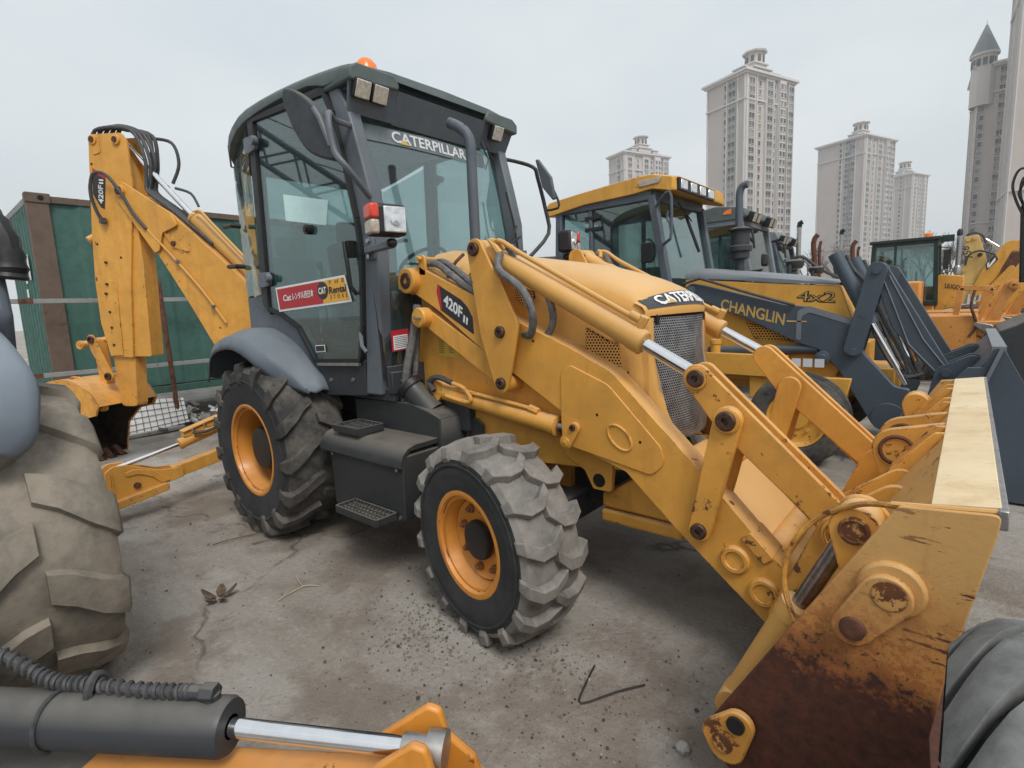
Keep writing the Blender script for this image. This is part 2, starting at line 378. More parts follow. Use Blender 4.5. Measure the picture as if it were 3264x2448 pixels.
# =====================================================================
#  main backhoe loader (x forward, camera side is -y)
# =====================================================================
BH = thing('backhoe_loader', 'large yellow backhoe loader with dark grey cab, red rental sticker and rusty front bucket', 'backhoe loader')
chassis = MB()
chassis.plate(fillet([(1.10, .72), (1.15, 1.52), (1.30, 1.62), (1.55, 1.30), (2.45, 1.30), (2.72, 1.10), (2.78, .78), (2.42, .74), (2.16, .722), (2.05, .62), (1.4, .62)], .03), -.44, -.40)
chassis.plate(fillet([(1.10, .72), (1.15, 1.52), (1.30, 1.62), (1.55, 1.30), (2.45, 1.30), (2.72, 1.10), (2.78, .78), (2.42, .74), (2.16, .722), (2.05, .62), (1.4, .62)], .03), .40, .44)
chassis.box((.4, 0, .62), (3.6, .5, .26)); chassis.box((-.95, 0, .78), (.42, 1.1, .85)); chassis.box((1.6, 0, .95), (.9, .70, .5))
CH = obj('chassis', chassis, 'cat_yellow', BH, bevel=.006)
b = MB(); b.box((0, 0, .62), (.30, 1.5, .26)); b.box((2.2, 0, .46), (.2, 1.7, .16)); b.box((2.2, 0, .56), (.5, .4, .2)); b.box((.9, 0, .95), (1.5, 1.0, .22)); obj('axle', b, 'cab_black', BH, bevel=.02)
# bracket plate with round hole and nose weight under the radiator
b = MB(); b.plate(fillet([(2.30, .80), (2.434, .734), (2.483, .643), (2.585, .644), (2.60, .80), (2.9, 1.0), (2.6, 1.1)], .02), -.455, -.42); obj('side_bracket', b, 'cat_yellow', CH, bevel=.004)
b = MB(); b.cyl((2.519, -.457, .695), (2.519, -.44, .695), .035, n=24); obj('bracket_hole', b, 'void', CH)
b = MB(); b.plate(fillet([(2.50, .61), (2.50, .535), (2.95, .535), (2.97, .66), (2.80, .80), (2.57, .64)], .02), -.40, .40); b.plate([(2.498, .527), (2.495, .46), (2.93, .46), (2.955, .527)], -.41, .41)
obj('front_weight', b, 'cat_yellow', CH, bevel=.03, seg=3)
# ---------------- wheels ----------------
WR = wheel('rear_wheel', BH, (0, -.885, .635), .655, .325, .47, 15, 'bar', disc=.10, hub=.16, sgn=1)
wheel('rear_wheel', BH, (0, .885, .635), .655, .325, .47, 15, 'bar', flip=True, disc=.10, hub=.16, sgn=-1)
ST = -.1688
wheel('front_wheel', BH, (2.2+.17*math.sin(-ST)*-1, -.882, .475), .495, .245, .362, 16, 'block', steer=ST, tmat='rubber_front', disc=-.16, hub=.098)
wheel('front_wheel', BH, (2.2, .895, .475), .495, .245, .335, 16, 'block', steer=ST, flip=True, tmat='rubber_front', disc=-.16, hub=.098, sgn=-1)
# ---------------- rear fenders ----------------
FS = [((-.70, -.70, 1.10), (-.70, -1.02, 1.12), (-.64, -1.105, 1.10)), ((-.62, -.75, 1.38), (-.60, -1.02, 1.34), (-.57, -1.11, 1.24)),
      ((-.42, -.84, 1.485), (-.40, -1.02, 1.45), (-.45, -1.115, 1.325)), ((-.09, -.81, 1.505), (-.12, -1.0, 1.478), (-.20, -1.115, 1.368)),
      ((.08, -.79, 1.46), (.08, -.99, 1.43), (.02, -1.11, 1.335)), ((.273, -.77, 1.36), (.25, -.95, 1.33), (.20, -1.075, 1.235)),
      ((.404, -.76, 1.257), (.38, -.92, 1.225), (.30, -1.0, 1.125)), ((.517, -.75, 1.157), (.50, -.88, 1.125), (.42, -.945, 1.083)), ((.56, -.745, 1.06), (.565, -.86, 1.065), (.55, -.91, 1.058))]
def fender(sy, mat='slate_fender', nm='rear_fender', par=BH, off=V((0, 0, 0))):
    cols = [crom([V((p[k][0], p[k][1]*sy, p[k][2])) for p in FS], 3) for k in range(3)]
    rows = []
    for i in range(len(cols[0])):
        I, O, Lp = cols[0][i], cols[1][i], cols[2][i]
        rows.append([p+off for p in crom([I, (I+O)/2+V((0, 0, .018)), O, (O*.55+Lp*.45)+V((0, -.022*sy, .022)), Lp], 2)])
    b = MB(); b.loft(rows); o = obj(nm, b, mat, par, smooth=60)
    m = o.modifiers.new('solid', 'SOLIDIFY'); m.thickness = .012; m.offset = -1
    return o
fender(1); fender(-1)
# ---------------- cab ----------------
def ys(x):
    if x > -.25: return -.72+.1*(min(x, 1.2)-1.0)
    t = (-.25-x)/.45; return -.845+.16*t*t
def FP(x, z, sy=1, out=0.): return V((x, (ys(x)-out)*sy, z))
def cabplate(mb, outl, th, sy, out=0.):
    a = [FP(x, z, sy, out) for x, z in outl]; b2 = [FP(x, z, sy, out-th) for x, z in outl]; n = len(outl)
    mb.add(a+b2, [tuple(range(n)), tuple(range(2*n-1, n-1, -1))]+[(i, (i+1) % n, n+(i+1) % n, n+i) for i in range(n)])
for sy in (-1, 1):
    cab = MB(); cabplate(cab, [(.80, 2.97), (.90, 2.97), (.985, 2.80), (1.07, 2.50), (1.141, 2.229), (1.149, 1.906), (1.125, 1.50), (1.085, 1.06), (.945, 1.06), (.99, 1.50), (1.03, 1.93), (1.01, 2.16), (.945, 2.48), (.86, 2.80)], .09, sy)
    if sy == -1: obj_cab = obj('cab', cab, 'cab_grey', BH, bevel=.012, seg=3)
    else: obj('front_pillar', cab, 'cab_grey', obj_cab, bevel=.012, seg=3)
b = MB()
for sy in (1, -1):
    cabplate(b, [(-.10, 2.97), (.0, 2.99), (.80, 2.985), (.80, 2.935), (.0, 2.955), (-.02, 2.2), (-.045, 1.64), (-.06, 1.6), (-.15, 1.68), (-.12, 2.2)], .05, sy, .004)
    cabplate(b, [(.44, 1.27), (.95, 1.28), (.955, 1.05), (.53, 1.03), (.47, 1.18)], .06, sy)
    cabplate(b, [(-.70, 2.80), (-.66, 2.80), (-.655, 1.75), (-.70, 1.72)], .04, sy)
b.plate([(-.72, .7), (-.68, .7), (-.68, 1.35), (-.72, 1.35)], -.68, .68)
b.box((1.16, 0, 1.14), (.05, 1.38, .14)); b.box((.30, 0, 1.06), (1.75, 1.36, .08))
obj('cab_frame', b, 'cab_black', obj_cab, bevel=.006)
for sy in (1, -1):
    b = MB(); cabplate(b, [(-.45, 1.46), (-.42, 1.74), (-.15, 1.745), (-.055, 1.655), (.10, 1.60), (.30, 1.50), (.455, 1.27), (.53, 1.04), (.40, 1.15), (.1, 1.40), (-.2, 1.48)], .06, sy, -.004)
    cabplate(b, [(-.705, 1.35), (-.66, 1.72), (-.45, 1.745), (-.45, 1.45)], .06, sy, -.004)
    obj('rear_panel', b, 'cab_grey', obj_cab, bevel=.01)
    # door glass with dark printed border
    b = MB(); DO = fillet([(.0, 2.95), (.795, 2.93), (.86, 2.80), (.94, 2.48), (1.005, 2.16), (1.025, 1.93), (.985, 1.50), (.935, 1.28), (.462, 1.27), (.30, 1.50), (.104, 1.60), (-.045, 1.645), (-.02, 2.2)], .02, 2)
    cabplate(b, DO, .006, sy, .012); dr = obj('door_pane', b, 'glass_cab', obj_cab, smooth=0)
    b = MB()
    for i in range(len(DO)):
        p, q = V((*DO[i], 0)), V((*DO[(i+1) % len(DO)], 0))
        if (p-q).length < .004: continue
        b.beam(FP(p.x, p.y, sy, .010), FP(q.x, q.y, sy, .010), .026, .034, up=V((0, sy, 0)))
    obj('door_seal', b, 'gasket', dr, smooth=0)
    b = MB(); cabplate(b, [(-.66, 2.78), (-.115, 2.93), (-.14, 1.75), (-.42, 1.75), (-.655, 1.76)], .006, sy, .008); obj('quarter_pane', b, 'glass_cab', obj_cab, smooth=0)
    for hz in (2.80, 1.86):     # door hinges
        b = MB(); b.plate(fillet([(-.13, hz+.05), (.02, hz+.045), (.055, hz), (.03, hz-.05), (-.06, hz-.06), (-.13, hz-.05)], .01, 2), -.86*sy, -.835*sy)
        b.cyl((.045, -.845*sy, hz), (.045, -.885*sy, hz), .028, n=14); obj('hinge', b, 'cab_grey', dr, bevel=.003)
    for hz in (2.30, 1.99):
        b = MB(); b.tube([FP(-.50, hz, sy, -.01), FP(-.50, hz, sy, .05), V((-.66, -.84*sy, hz+.01))], .018, 10); obj('window_latch', b, 'black', obj_cab)
# windshield and the mirrored rear
b = MB(); wt, wb = 2.80, 1.20
def WS(y, z):
    t = (2.80-z)/(2.80-1.2); return V((.945+.21*(1-(1-t)**1.5)-.05*(y/.7)**2+.02, y, z))
rows = [[WS(-.69+1.38*i/10, wt+(wb-wt)*j/10) for i in range(11)] for j in range(11)]
b.loft(rows); b.loft([[p-V((.006, 0, 0)) for p in r] for r in rows]); ws = obj('windshield', b, 'glass_windshield', obj_cab, smooth=60)
b = MB(); b.slab((-.70, -.60, 1.4), (-.70, .60, 1.4), (-.70, .60, 2.78), (-.70, -.60, 2.78), .006); obj('rear_window', b, 'glass_cab', obj_cab, smooth=0)
b = MB()
for sy in (1, -1):
    b = MB(); b.tube([WS(-.70*sy, z) for z in (2.80, 2.5, 2.2, 1.9, 1.6, 1.2)], .012, 6); obj('window_seal', b, 'gasket', obj_cab)
b = MB(); b.tube([(-.70, -.62, 1.4), (-.70, .62, 1.4)], .03, 6); obj('rear_sill', b, 'gasket', obj_cab)
# roof
RS = [(-.735, .60, 2.76, 2.83), (-.68, .70, 2.79, 2.90), (-.55, .785, 2.85, 2.975), (-.35, .83, 2.91, 3.035), (-.1, .845, 2.96, 3.07), (.3, .81, 2.995, 3.09), (.65, .775, 2.995, 3.085), (.80, .762, 2.955, 3.075), (.93, .755, 2.955, 3.062), (1.04, .752, 2.975, 3.045), (1.065, .745, 3.0, 3.03)]
rows = []
for x, wd, zb, zt in RS:
    half = [(0, zb+.01), (wd-.12, zb+.006), (wd-.03, zb-.002), (wd, zb+.012), (wd+.004, zt-.05), (wd-.015, zt-.02), (wd-.06, zt-.002), (wd*.6, zt+.022), (0, zt+.03)]
    ring = [V((x, -y, z)) for y, z in half]+[V((x, y, z)) for y, z in half[-2:0:-1]]; rows.append(ring)
cols = list(zip(*rows)); cols = [crom(list(cc), 2) for cc in cols]; rows = list(zip(*cols))
b = MB(); b.loft(rows, closed=True, caps=True); RF = obj('roof', b, 'slate_roof', obj_cab, smooth=50)
# raised lamp pods at the roof front
for sy in (1, -1):
    b = MB(); b.plate(fillet([(-.755*sy, 2.93), (-.755*sy, 3.0), (-.70*sy, 3.035), (-.43*sy, 3.035), (-.395*sy, 2.985), (-.40*sy, 2.955)], .015, 2), .80, 1.085, (V((0, 0, 0)), Y_, Zv, X)); obj('roof_pod', b, 'slate_roof', RF, bevel=.012)
    b = MB(); b.slab((1.06, -.75*sy, 2.99), (1.06, -.40*sy, 2.985), (.97, -.40*sy, 2.79), (.97, -.72*sy, 2.79), .02); obj('lamp_recess', b, 'slate', RF)
b = MB(); b.slab((1.055, -.40, 2.965), (1.055, .40, 2.965), (.965, .40, 2.785), (.965, -.40, 2.785), .02); obj('visor_panel', b, 'slate', RF)
def roof_lamp(y):
    d = V((-.09, 0, -.2)).normalized(); c0 = V((1.055, y, 2.905)); rot = M((V((.91, 0, -.41)), Y_, V((.41, 0, .91)))).transposed()
    b = MB(); b.box(c0, (.05, .115, .115), rot); h = obj('roof_lamp', b, 'black', RF, bevel=.012)
    b = MB(); b.box(c0+rot @ V((.027, 0, 0)), (.012, .100, .100), rot); obj('lamp_lens', b, 'lens_led', h, bevel=.01)
for y in (-.665, -.54, .53): roof_lamp(y)
b = MB(); b.lathe([(0, .075), (.05, .075), (.10, .066), (.13, .04), (.14, .001)], (.84, -.46, 3.062), (.84, -.46, 3.2), 24); obj('beacon', b, 'amber', RF)
b = MB(); b.tube([(.62, -.55, 3.07), (.63, -.55, 3.14), (.66, -.55, 3.165), (.69, -.55, 3.14), (.70, -.55, 3.07)], .009, 6, 3); obj('lift_eye', b, 'black', RF)
b = MB(); b.tube([(-.72, -.66, 2.80), (-.79, -.68, 2.82), (-.80, -.68, 2.99)], .008, 6); obj('antenna', b, 'black', RF)
# interior
b = MB(); b.box((.20, 0, 1.50), (.5, .50, .16)); b.box((-.10, 0, 1.85), (.14, .48, .62), M.Rotation(R(-8), 3, 'Y')); b.box((-.16, 0, 2.26), (.10, .28, .18)); b.box((.1, -.32, 1.68), (.4, .08, .06)); b.box((.1, .32, 1.68), (.4, .08, .06)); b.box((.2, 0, 1.27), (.35, .35, .35))
obj('seat', b, 'seat', obj_cab, bevel=.04, seg=3)
for bb in (((1.02, 0, 1.45), (.18, 1.2, .55)), ((.90, .0, 1.55), (.20, .22, .5)), ((-.35, -.55, 1.50), (.6, .24, .55)), ((-.35, .55, 1.5), (.6, .24, .55)), ((.5, -.55, 1.35), (.5, .12, .35))):
    b = MB(); b.box(*bb); obj('console', b, 'interior', obj_cab, bevel=.03, seg=3)
b = MB(); b.box((.2, 0, 2.94), (1.5, 1.4, .02)); obj('headliner', b, 'headliner', obj_cab)
b = MB(); cw = V((.74, 0, 1.93)); ax = V((-.55, 0, .83)); e1 = V((.83, 0, .55)); b.tube([cw+Y_*(.19*math.cos(t*math.pi/12))+e1*(.19*math.sin(t*math.pi/12)) for t in range(25)], .014, 8); b.tube([cw, (.90, 0, 1.7)], .03, 8); b.beam(cw-Y_*.18, cw+Y_*.18, .03, .015); obj('steering_wheel', b, 'black', obj_cab)
for (x, y, z) in ((.40, -.35, 1.98), (.35, -.30, 1.95), (-.3, -.25, 2.0), (-.3, .25, 2.0)):
    b = MB(); b.tube([(x+.05, y, 1.5), (x+.03, y, 1.75), (x, y, z)], .01, 6, 2); b.lathe([(-.04, .001), (-.03, .022), (0, .028), (.025, .02), (.035, .001)], (x, y, z), (x, y, z+1), 12); obj('lever', b, 'black', obj_cab)
# stickers on the door
def on_side(x, z, out=.021): return FP(x, z, 1, out)
def decal(name, pts, mat, par, out=.021, th=.0015):
    b = MB(); cabplate(b, pts, th, 1, out); return obj(name, b, mat, par, smooth=0)
SK = decal('rental_sticker', [(.075, 1.791), (.857, 1.829), (.907, 1.658), (.094, 1.619)], 'white', dr if False else obj_cab)
decal('sticker_red_field', [(.092, 1.778), (.608, 1.803), (.618, 1.658), (.108, 1.634)], 'red', SK, .0225)
decal('sticker_yellow_field', [(.608, 1.803), (.845, 1.815), (.890, 1.671), (.618, 1.658)], 'decal_yellow', SK, .0225)
def tside(name, s, mat, x0, z0, x1, z1, h, par, out=.0225, **k):
    O, P = on_side(x0, z0, out), on_side(x1, z1, out); return text(name, s, mat, par, O, P-O, (k.pop('sh', 0), 0, h), lift=.002, **k)
tside('lettering', 'Cat', 'white', .165, 1.690, .262, 1.694, .044, SK, bold=.02)
tside('lettering', '\u30ec\u30f3\u30bf\u30eb\u897f\u65e5\u672c', 'white', .278, 1.693, .522, 1.706, .052, SK, bold=.015)
tside('lettering', 'THE', 'decal_grey', .69, 1.778, .85, 1.787, .022, SK, spacing=2.2)
tside('lettering', 'STORE', 'decal_grey', .70, 1.682, .872, 1.690, .026, SK, spacing=2.0)
tside('lettering', 'Rental', 'decal_black', .69, 1.716, .865, 1.725, .046, SK, bold=.025)
b = MB(); cabplate(b, [(.622+.058*math.cos(t*math.pi/12), 1.742+.058*math.sin(t*math.pi/12)) for t in range(24)], .001, 1, .024); obj('sticker_disc', b, 'decal_black', SK, smooth=0)
tside('lettering', 'CAT', 'white', .582, 1.718, .664, 1.722, .044, SK, out=.025, bold=.03)
decal('sticker_triangle', [(.605, 1.719), (.645, 1.721), (.625, 1.736)], 'decal_yellow', SK, .0285, .001)
decal('paper_sheet', [(.27, 2.411), (.745, 2.303), (.707, 2.153), (.273, 2.236)], 'paper', obj_cab, .0145, .002)
SB = decal('small_sticker', [(.481, 1.378), (.588, 1.382), (.588, 1.336), (.484, 1.330)], 'white', obj_cab); decal('sticker_field', [(.487, 1.373), (.582, 1.377), (.582, 1.342), (.490, 1.336)], 'decal_black', SB, .0225)
b = MB(); b.cyl(FP(.53, 2.146, 1, .0), FP(.53, 2.146, 1, .045), .032, n=16); b.cyl(FP(.53, 2.146, 1, .045), FP(.53, 2.146, 1, .055), .018, n=12); obj('door_knob', b, 'black', obj_cab)
b = MB(); b.tube([FP(.93, 2.02, 1, .02), FP(.93, 2.02, 1, .06), FP(.96, 1.75, 1, .06), FP(.96, 1.70, 1, .02)], .014, 8); b.box(FP(.925, 1.98, 1, .03), (.06, .04, .10)); obj('door_handle', b, 'black', obj_cab, bevel=.006)
b = MB(); b.tube([FP(.96, 1.46, 1, .015), FP(1.02, 1.38, 1, .06), FP(1.06, 1.34, 1, .06)], .013, 8); obj('door_latch', b, 'cab_grey', obj_cab)
b = MB(); cabplate(b, [(.50, 1.258), (.93, 1.268), (.93, 1.248), (.50, 1.240)], .02, 1, .03); obj('door_sill', b, 'steel', obj_cab)
# front-corner lower glazing band, tag and bolts
b = MB(); b.slab((1.165, -.70, 1.075), (1.20, -.43, 1.10), (1.20, -.43, 1.255), (1.165, -.70, 1.245), .02); obj('front_kick_panel', b, 'cab_black', obj_cab, bevel=.004)
b = MB(); b.slab((1.166, -.66, 1.335), (1.186, -.54, 1.345), (1.186, -.54, 1.475), (1.166, -.66, 1.465), .002); RT = obj('warning_tag', b, 'red', obj_cab)
b = MB(); b.slab((1.171, -.648, 1.345), (1.189, -.552, 1.353), (1.189, -.552, 1.44), (1.171, -.648, 1.432), .002); obj('tag_field', b, 'white', RT)
for k in range(7):
    z = 1.355+.011*k; b = MB(); b.slab((1.1735, -.642, z), (1.1905, -.558, z+.008), (1.1905, -.558, z+.0115), (1.1735, -.642, z+.0035), .001); obj('tag_line', b, 'decal_grey', RT)
for (x, y, z) in ((1.185, -.62, 1.15), (1.19, -.54, 1.165)):
    b = MB(); b.cyl((x-.01, y, z), (x+.012, y, z), .012, n=8); obj('bolt', b, 'steel', obj_cab)
for (x, z) in ((.60, 1.14), (.83, 1.15)):
    b = MB(); b.cyl(FP(x, z, 1, 0), FP(x, z, 1, .012), .013, n=8); obj('bolt', b, 'cab_grey', obj_cab)
# windshield lettering strip
def wsl(y0, z0, y1, z1, off=.004): return [WS(y0, z0)+V((off, 0, 0)), WS(y1, z0)+V((off, 0, 0)), WS(y1, z1)+V((off, 0, 0)), WS(y0, z1)+V((off, 0, 0))]
def wsl(y, z, off): return WS(y, z)+V((off, 0, .3*off))
b = MB(); yy_ = [-.60+1.08*i/24 for i in range(25)]
b.loft([[wsl(y, z, .006) for y in yy_] for z in (2.655, 2.685, 2.72, 2.757)]); WSS = obj('windshield_strip', b, 'strip_film', obj_cab, smooth=60)
tt = text('lettering', 'CATERPILLAR', 'decal_silver', WSS, (0, 0, 0), (1, 0, 0), (0, 1, 0), lift=0, bold=.022)
for v in tt.data.vertices: v.co = wsl(-.40+.66*v.co.x, 2.671+.073*v.co.y, .009+(.001 if v.co.z > .0004 else 0))
b = MB(); b.add([wsl(-.345, 2.666, .0115), wsl(-.262, 2.666, .0115), wsl(-.304, 2.698, .0115)], [(0, 1, 2)]); obj('logo_triangle', b, 'decal_gold', WSS, smooth=0)
# wipers
b = MB(); b.tube([(1.20, .30, 1.93), (1.21, .50, 2.12), (1.20, .56, 2.20)], .009, 6); b.tube([(1.19, .58, 2.02), (1.17, .56, 2.24), (1.12, .545, 2.46)], .008, 6); b.tube([(1.21, .28, 1.95), (1.22, .58, 2.12)], .007, 6); obj('wiper', b, 'black', obj_cab)
b = MB(); b.tube([(1.05, .40, 2.86), (1.06, .42, 2.78), (1.045, .46, 2.74), (1.05, .50, 2.70)], .006, 5); b.tube([(1.05, .36, 2.80), (1.05, .44, 2.70), (1.05, .40, 2.62)], .005, 5); obj('wiring', b, 'black', obj_cab)
# mirrors
b = MB(); MO = crom([V((x, 0, z)) for x, z in ((.775, 2.905), (.746, 2.853), (.802, 2.70), (.897, 2.561), (1.0, 2.482), (1.166, 2.428), (1.172, 2.479), (1.107, 2.652), (.985, 2.783), (.86, 2.87), (.775, 2.905))], 3)[:-1]
MF = (V((0, -1.064, 0)), V((1, .12, 0)).normalized(), Zv, V((-.12, 1, 0)).normalized())
b.plate([(p.x, p.z) for p in MO], -.03, .03, MF); MR = obj('mirror', b, 'cab_black', obj_cab, bevel=.018, seg=3)
b = MB(); b.tube([FP(1.0, 2.70, 1, .0), FP(1.02, 2.70, 1, .12), (1.12, -.93, 2.69), (1.15, -.96, 2.62), (1.17, -.95, 2.47), (1.22, -.91, 2.38), FP(1.15, 2.26, 1, .02)], .018, 8, 3); b.tube([(1.155, -.96, 2.50), (1.09, -.975, 2.66), (1.05, -.985, 2.72)], .016, 8); obj('mirror_arm', b, 'cab_grey', obj_cab)
b = MB(); b.plate(fillet([(1.135, 2.764), (1.17, 2.755), (1.29, 2.60), (1.325, 2.42), (1.295, 2.42), (1.20, 2.53)], .015, 2), .90, .93); obj('mirror', b, 'slate', obj_cab, bevel=.01)
b = MB(); b.tube([(.86, .72, 2.80), (.90, .95, 2.80), (1.082, .95, 2.717), (1.12, .95, 2.632), (1.194, .95, 2.357), (1.215, .95, 2.17), (1.18, .74, 1.98)], .016, 8, 3); b.tube([(1.194, .95, 2.357), (1.318, .95, 2.358), (1.326, .94, 2.42), (1.27, .92, 2.55)], .01, 6, 2); obj('mirror_arm', b, 'cab_black', obj_cab)
# driving lamps on brackets
for sy in (1, -1):
    c0 = V((1.47, -.865*sy, 2.068)); rot = M.Rotation(R(-14*sy), 3, 'Z')
    b = MB(); b.box(c0, (.11, .205, .165), rot); b.cyl(c0+V((0, .03*sy, -.09)), c0+V((0, .03*sy, -.14)), .03, n=12); LB = obj('driving_lamp', b, 'black', obj_cab, bevel=.022, seg=3)
    b = MB(); b.box(c0+rot @ V((.056, .030*sy, 0)), (.012, .125, .135), rot); obj('headlight_lens', b, 'lens_clear', LB, bevel=.012)
    b = MB(); b.lathe([(0, .03), (.012, .028), (.016, .001)], c0+rot @ V((.06, .030*sy, -.005)), c0+rot @ V((1.06, .030*sy, -.005)), 16); obj('bulb', b, 'chrome', LB)
    b = MB(); b.box(c0+rot @ V((.012, -.083*sy, .040)), (.104, .052, .078), rot); obj('turn_signal', b, 'lens_red', LB, bevel=.012)
    b = MB(); b.box(c0+rot @ V((.012, -.083*sy, -.040)), (.104, .050, .076), rot); obj('side_lens', b, 'lens_smoke', LB, bevel=.012)
    b = MB(); b.beam((1.10, -.735*sy, 1.955), (1.47, -.84*sy, 1.945), .05, .035); b.box((1.11, -.725*sy, 1.965), (.085, .02, .13)); BR = obj('lamp_bracket', b, 'cab_grey', obj_cab, bevel=.004)
    for dz in (-.045, .045):
        b = MB(); b.cyl((1.115, -.735*sy, 1.965+dz), (1.115, -.75*sy, 1.965+dz), .013, n=8); obj('bolt', b, 'steel', BR)
# hose running down the cab front corner
b = MB(); b.tube([(1.27, -.52, 1.62), (1.25, -.55, 1.45), (1.22, -.60, 1.22), (1.20, -.62, 1.02)], .024, 8, 6, rib=.12); b.tube([(1.24, -.48, 1.62), (1.22, -.50, 1.4), (1.20, -.55, 1.0)], .018, 8, 4); obj('hydraulic_hose', b, 'hose_wrap', BH)
m, nt, bs = _mat('bucket_cream')
n1 = noise(nt, 14, 7, .65, stretch=(1, 6, 1)); n2 = noise(nt, 4, 5, seed=3)
c0 = mix(nt, ramp(nt, n2, .3, .7), (.66, .50, .29), (.76, .62, .40)); c0 = mix(nt, ramp(nt, noise(nt, 12, 7, .7, seed=5, stretch=(1.5, 14, 1)), .615, .65), c0, (.24, .13, .07)); c0 = mix(nt, mth(nt, 'MULTIPLY', ramp(nt, noise(nt, 3.5, 6, .7, seed=15), .52, .68), .7), c0, (.50, .32, .13)); c0 = mix(nt, ramp(nt, noise(nt, 22, 8, .75, seed=19), .68, .71), c0, (.16, .065, .03))
setc(nt, bs, c0); bs.inputs['Roughness'].default_value = .5
# ---------------- hood ----------------
HS = [(1.20, .42, 1.955, 1.45), (1.24, .43, 1.972, 1.30), (1.6, .425, 1.915, 1.02), (2.0, .415, 1.845, 1.0), (2.25, .405, 1.798, 1.0), (2.45, .395, 1.742, 1.0), (2.58, .38, 1.690, 1.0), (2.68, .37, 1.635, 1.0), (2.745, .36, 1.560, 1.0)]
rows = []
for x, wd, zt, zb in HS:
    k_ = 1-.55*max(0, min(1, (x-1.7)/1.0)); half = [(wd, zb), (wd, zt-.34*k_), (wd-.004, zt-.24*k_), (wd-.025*k_, zt-.15*k_), (wd-.075*k_, zt-.075*k_), (wd-.16*k_, zt-.025*k_), (wd*.35, zt), (0, zt+.004)]
    rows.append([V((x, -y, z)) for y, z in half]+[V((x, y, z)) for y, z in half[-2::-1]])
cols = [crom(list(cc), 3) for cc in zip(*rows)]; rows = [list(r) for r in zip(*cols)]
b = MB(); b.loft(rows); b.add(rows[0], [tuple(range(len(rows[0])))]); HD = obj('engine_hood', b, 'cat_plastic', BH, smooth=40)
# front shell: corner posts and visor lip
for sy in (-1, 1):
    b = MB()
    P = [(2.735, .355, 1.50), (2.735, .35, 1.30), (2.78, .33, 1.05), (2.83, .28, .90), (2.86, .26, .80)]; Q = [(2.745, .305, 1.50), (2.75, .30, 1.30), (2.80, .275, 1.05), (2.84, .23, .90), (2.87, .2, .80)]
    S_ = [(2.60, .40, 1.50), (2.62, .40, 1.30), (2.66, .40, 1.05), (2.70, .39, .90), (2.72, .38, .80)]
    f = lambda p: V((p[0], p[1]*sy, p[2])); b.loft([[f(s), f(((s[0]+p[0])/2, p[1]+.04, p[2])), f(p), f(((p[0]+q[0])/2+.008, (p[1]+q[1])/2, p[2])), f(q)] for s, p, q in zip(S_, P, Q)]); obj('grille_post', b, 'cat_plastic', HD, smooth=60)
b = MB()
for k, (dx, dz) in enumerate(((0, 0), (.035, -.02))): pass
lip = [[V((2.735+.055*math.cos(t)*1.0-.055, .37*math.sin(t)*1.0, 1.548-.0*abs(math.sin(t)))) for t in [R(a) for a in range(-90, 91, 10)]]]
def lipx(y): return 2.735+.075*(1-(y/.37)**2)
ysn = [-.37+.74*i/20 for i in range(21)]
b.loft([[V((lipx(y)-.06, y, 1.575+.05*(1-(y/.37)**2))) for y in ysn], [V((lipx(y)-.015, y, 1.553+.03*(1-(y/.37)**2))) for y in ysn], [V((lipx(y), y, 1.53+.012*(1-(y/.37)**2))) for y in ysn], [V((lipx(y)-.004, y, 1.508+.006*(1-(y/.37)**2))) for y in ysn], [V((lipx(y)-.09, y, 1.505)) for y in ysn]])
obj('hood_lip', b, 'cat_plastic', HD, smooth=60)
b = MB(); b.box((2.72, 0, 1.49), (.08, .60, .05)); obj('grille_gap', b, 'void', HD)
# perforated radiator grille in front of the dark core
def gmap(u, v):   # u -1..1, v 0..1 (top..bottom)
    v = v/1.94; hw = .312-.085*max(0, (v-.55)/.45)**1.6; y = u*hw; z = 1.492-.60*v
    return V((2.745+.06*v+.055*(1-u*u)*(1-.3*v), y, z))
b = MB(); poly = [(-.312, 0), (.312, 0), (.30, .60), (-.30, .60)]
perforated(b, [(-1, .0), (1, .0), (1, 1.8), (.7, 1.94), (-.7, 1.94), (-1, 1.8)], .0455, .0205, gmap)
# hole pitch is set in u; rows use the same pitch scaled to the sheet height
GR = obj('radiator_grille', b, 'mesh_grey', HD, smooth=0)
b = MB(); b.box((2.66, 0, 1.18), (.10, .58, .64)); obj('radiator_core', b, 'void', HD)
def hoodside(x, z, o=.0): return V((x, -(.43-.05*max(0, (x-2.2)/.5))-o, z))
for poly in ([(2.434, 1.465), (2.431, 1.351), (2.476, 1.257), (2.66, 1.10), (2.655, 1.342), (2.60, 1.375), (2.50, 1.43)],
             [(1.665, 1.79), (1.60, 1.735), (1.60, 1.68), (1.72, 1.66), (1.70, 1.72)], [(2.001, 1.700), (2.137, 1.655), (2.14, 1.62), (2.107, 1.585), (2.05, 1.585), (2.0, 1.62)]):
    b = MB(); perforated(b, poly, .0165, .0056, lambda x, z: hoodside(x, z, .016)); v_ = obj('side_vent', b, 'cat_plastic', HD, smooth=0)
    b = MB(); b.add([hoodside(x, z, .007) for x, z in poly], [tuple(range(len(poly)))]); obj('vent_backing', b, 'void', v_, smooth=0)
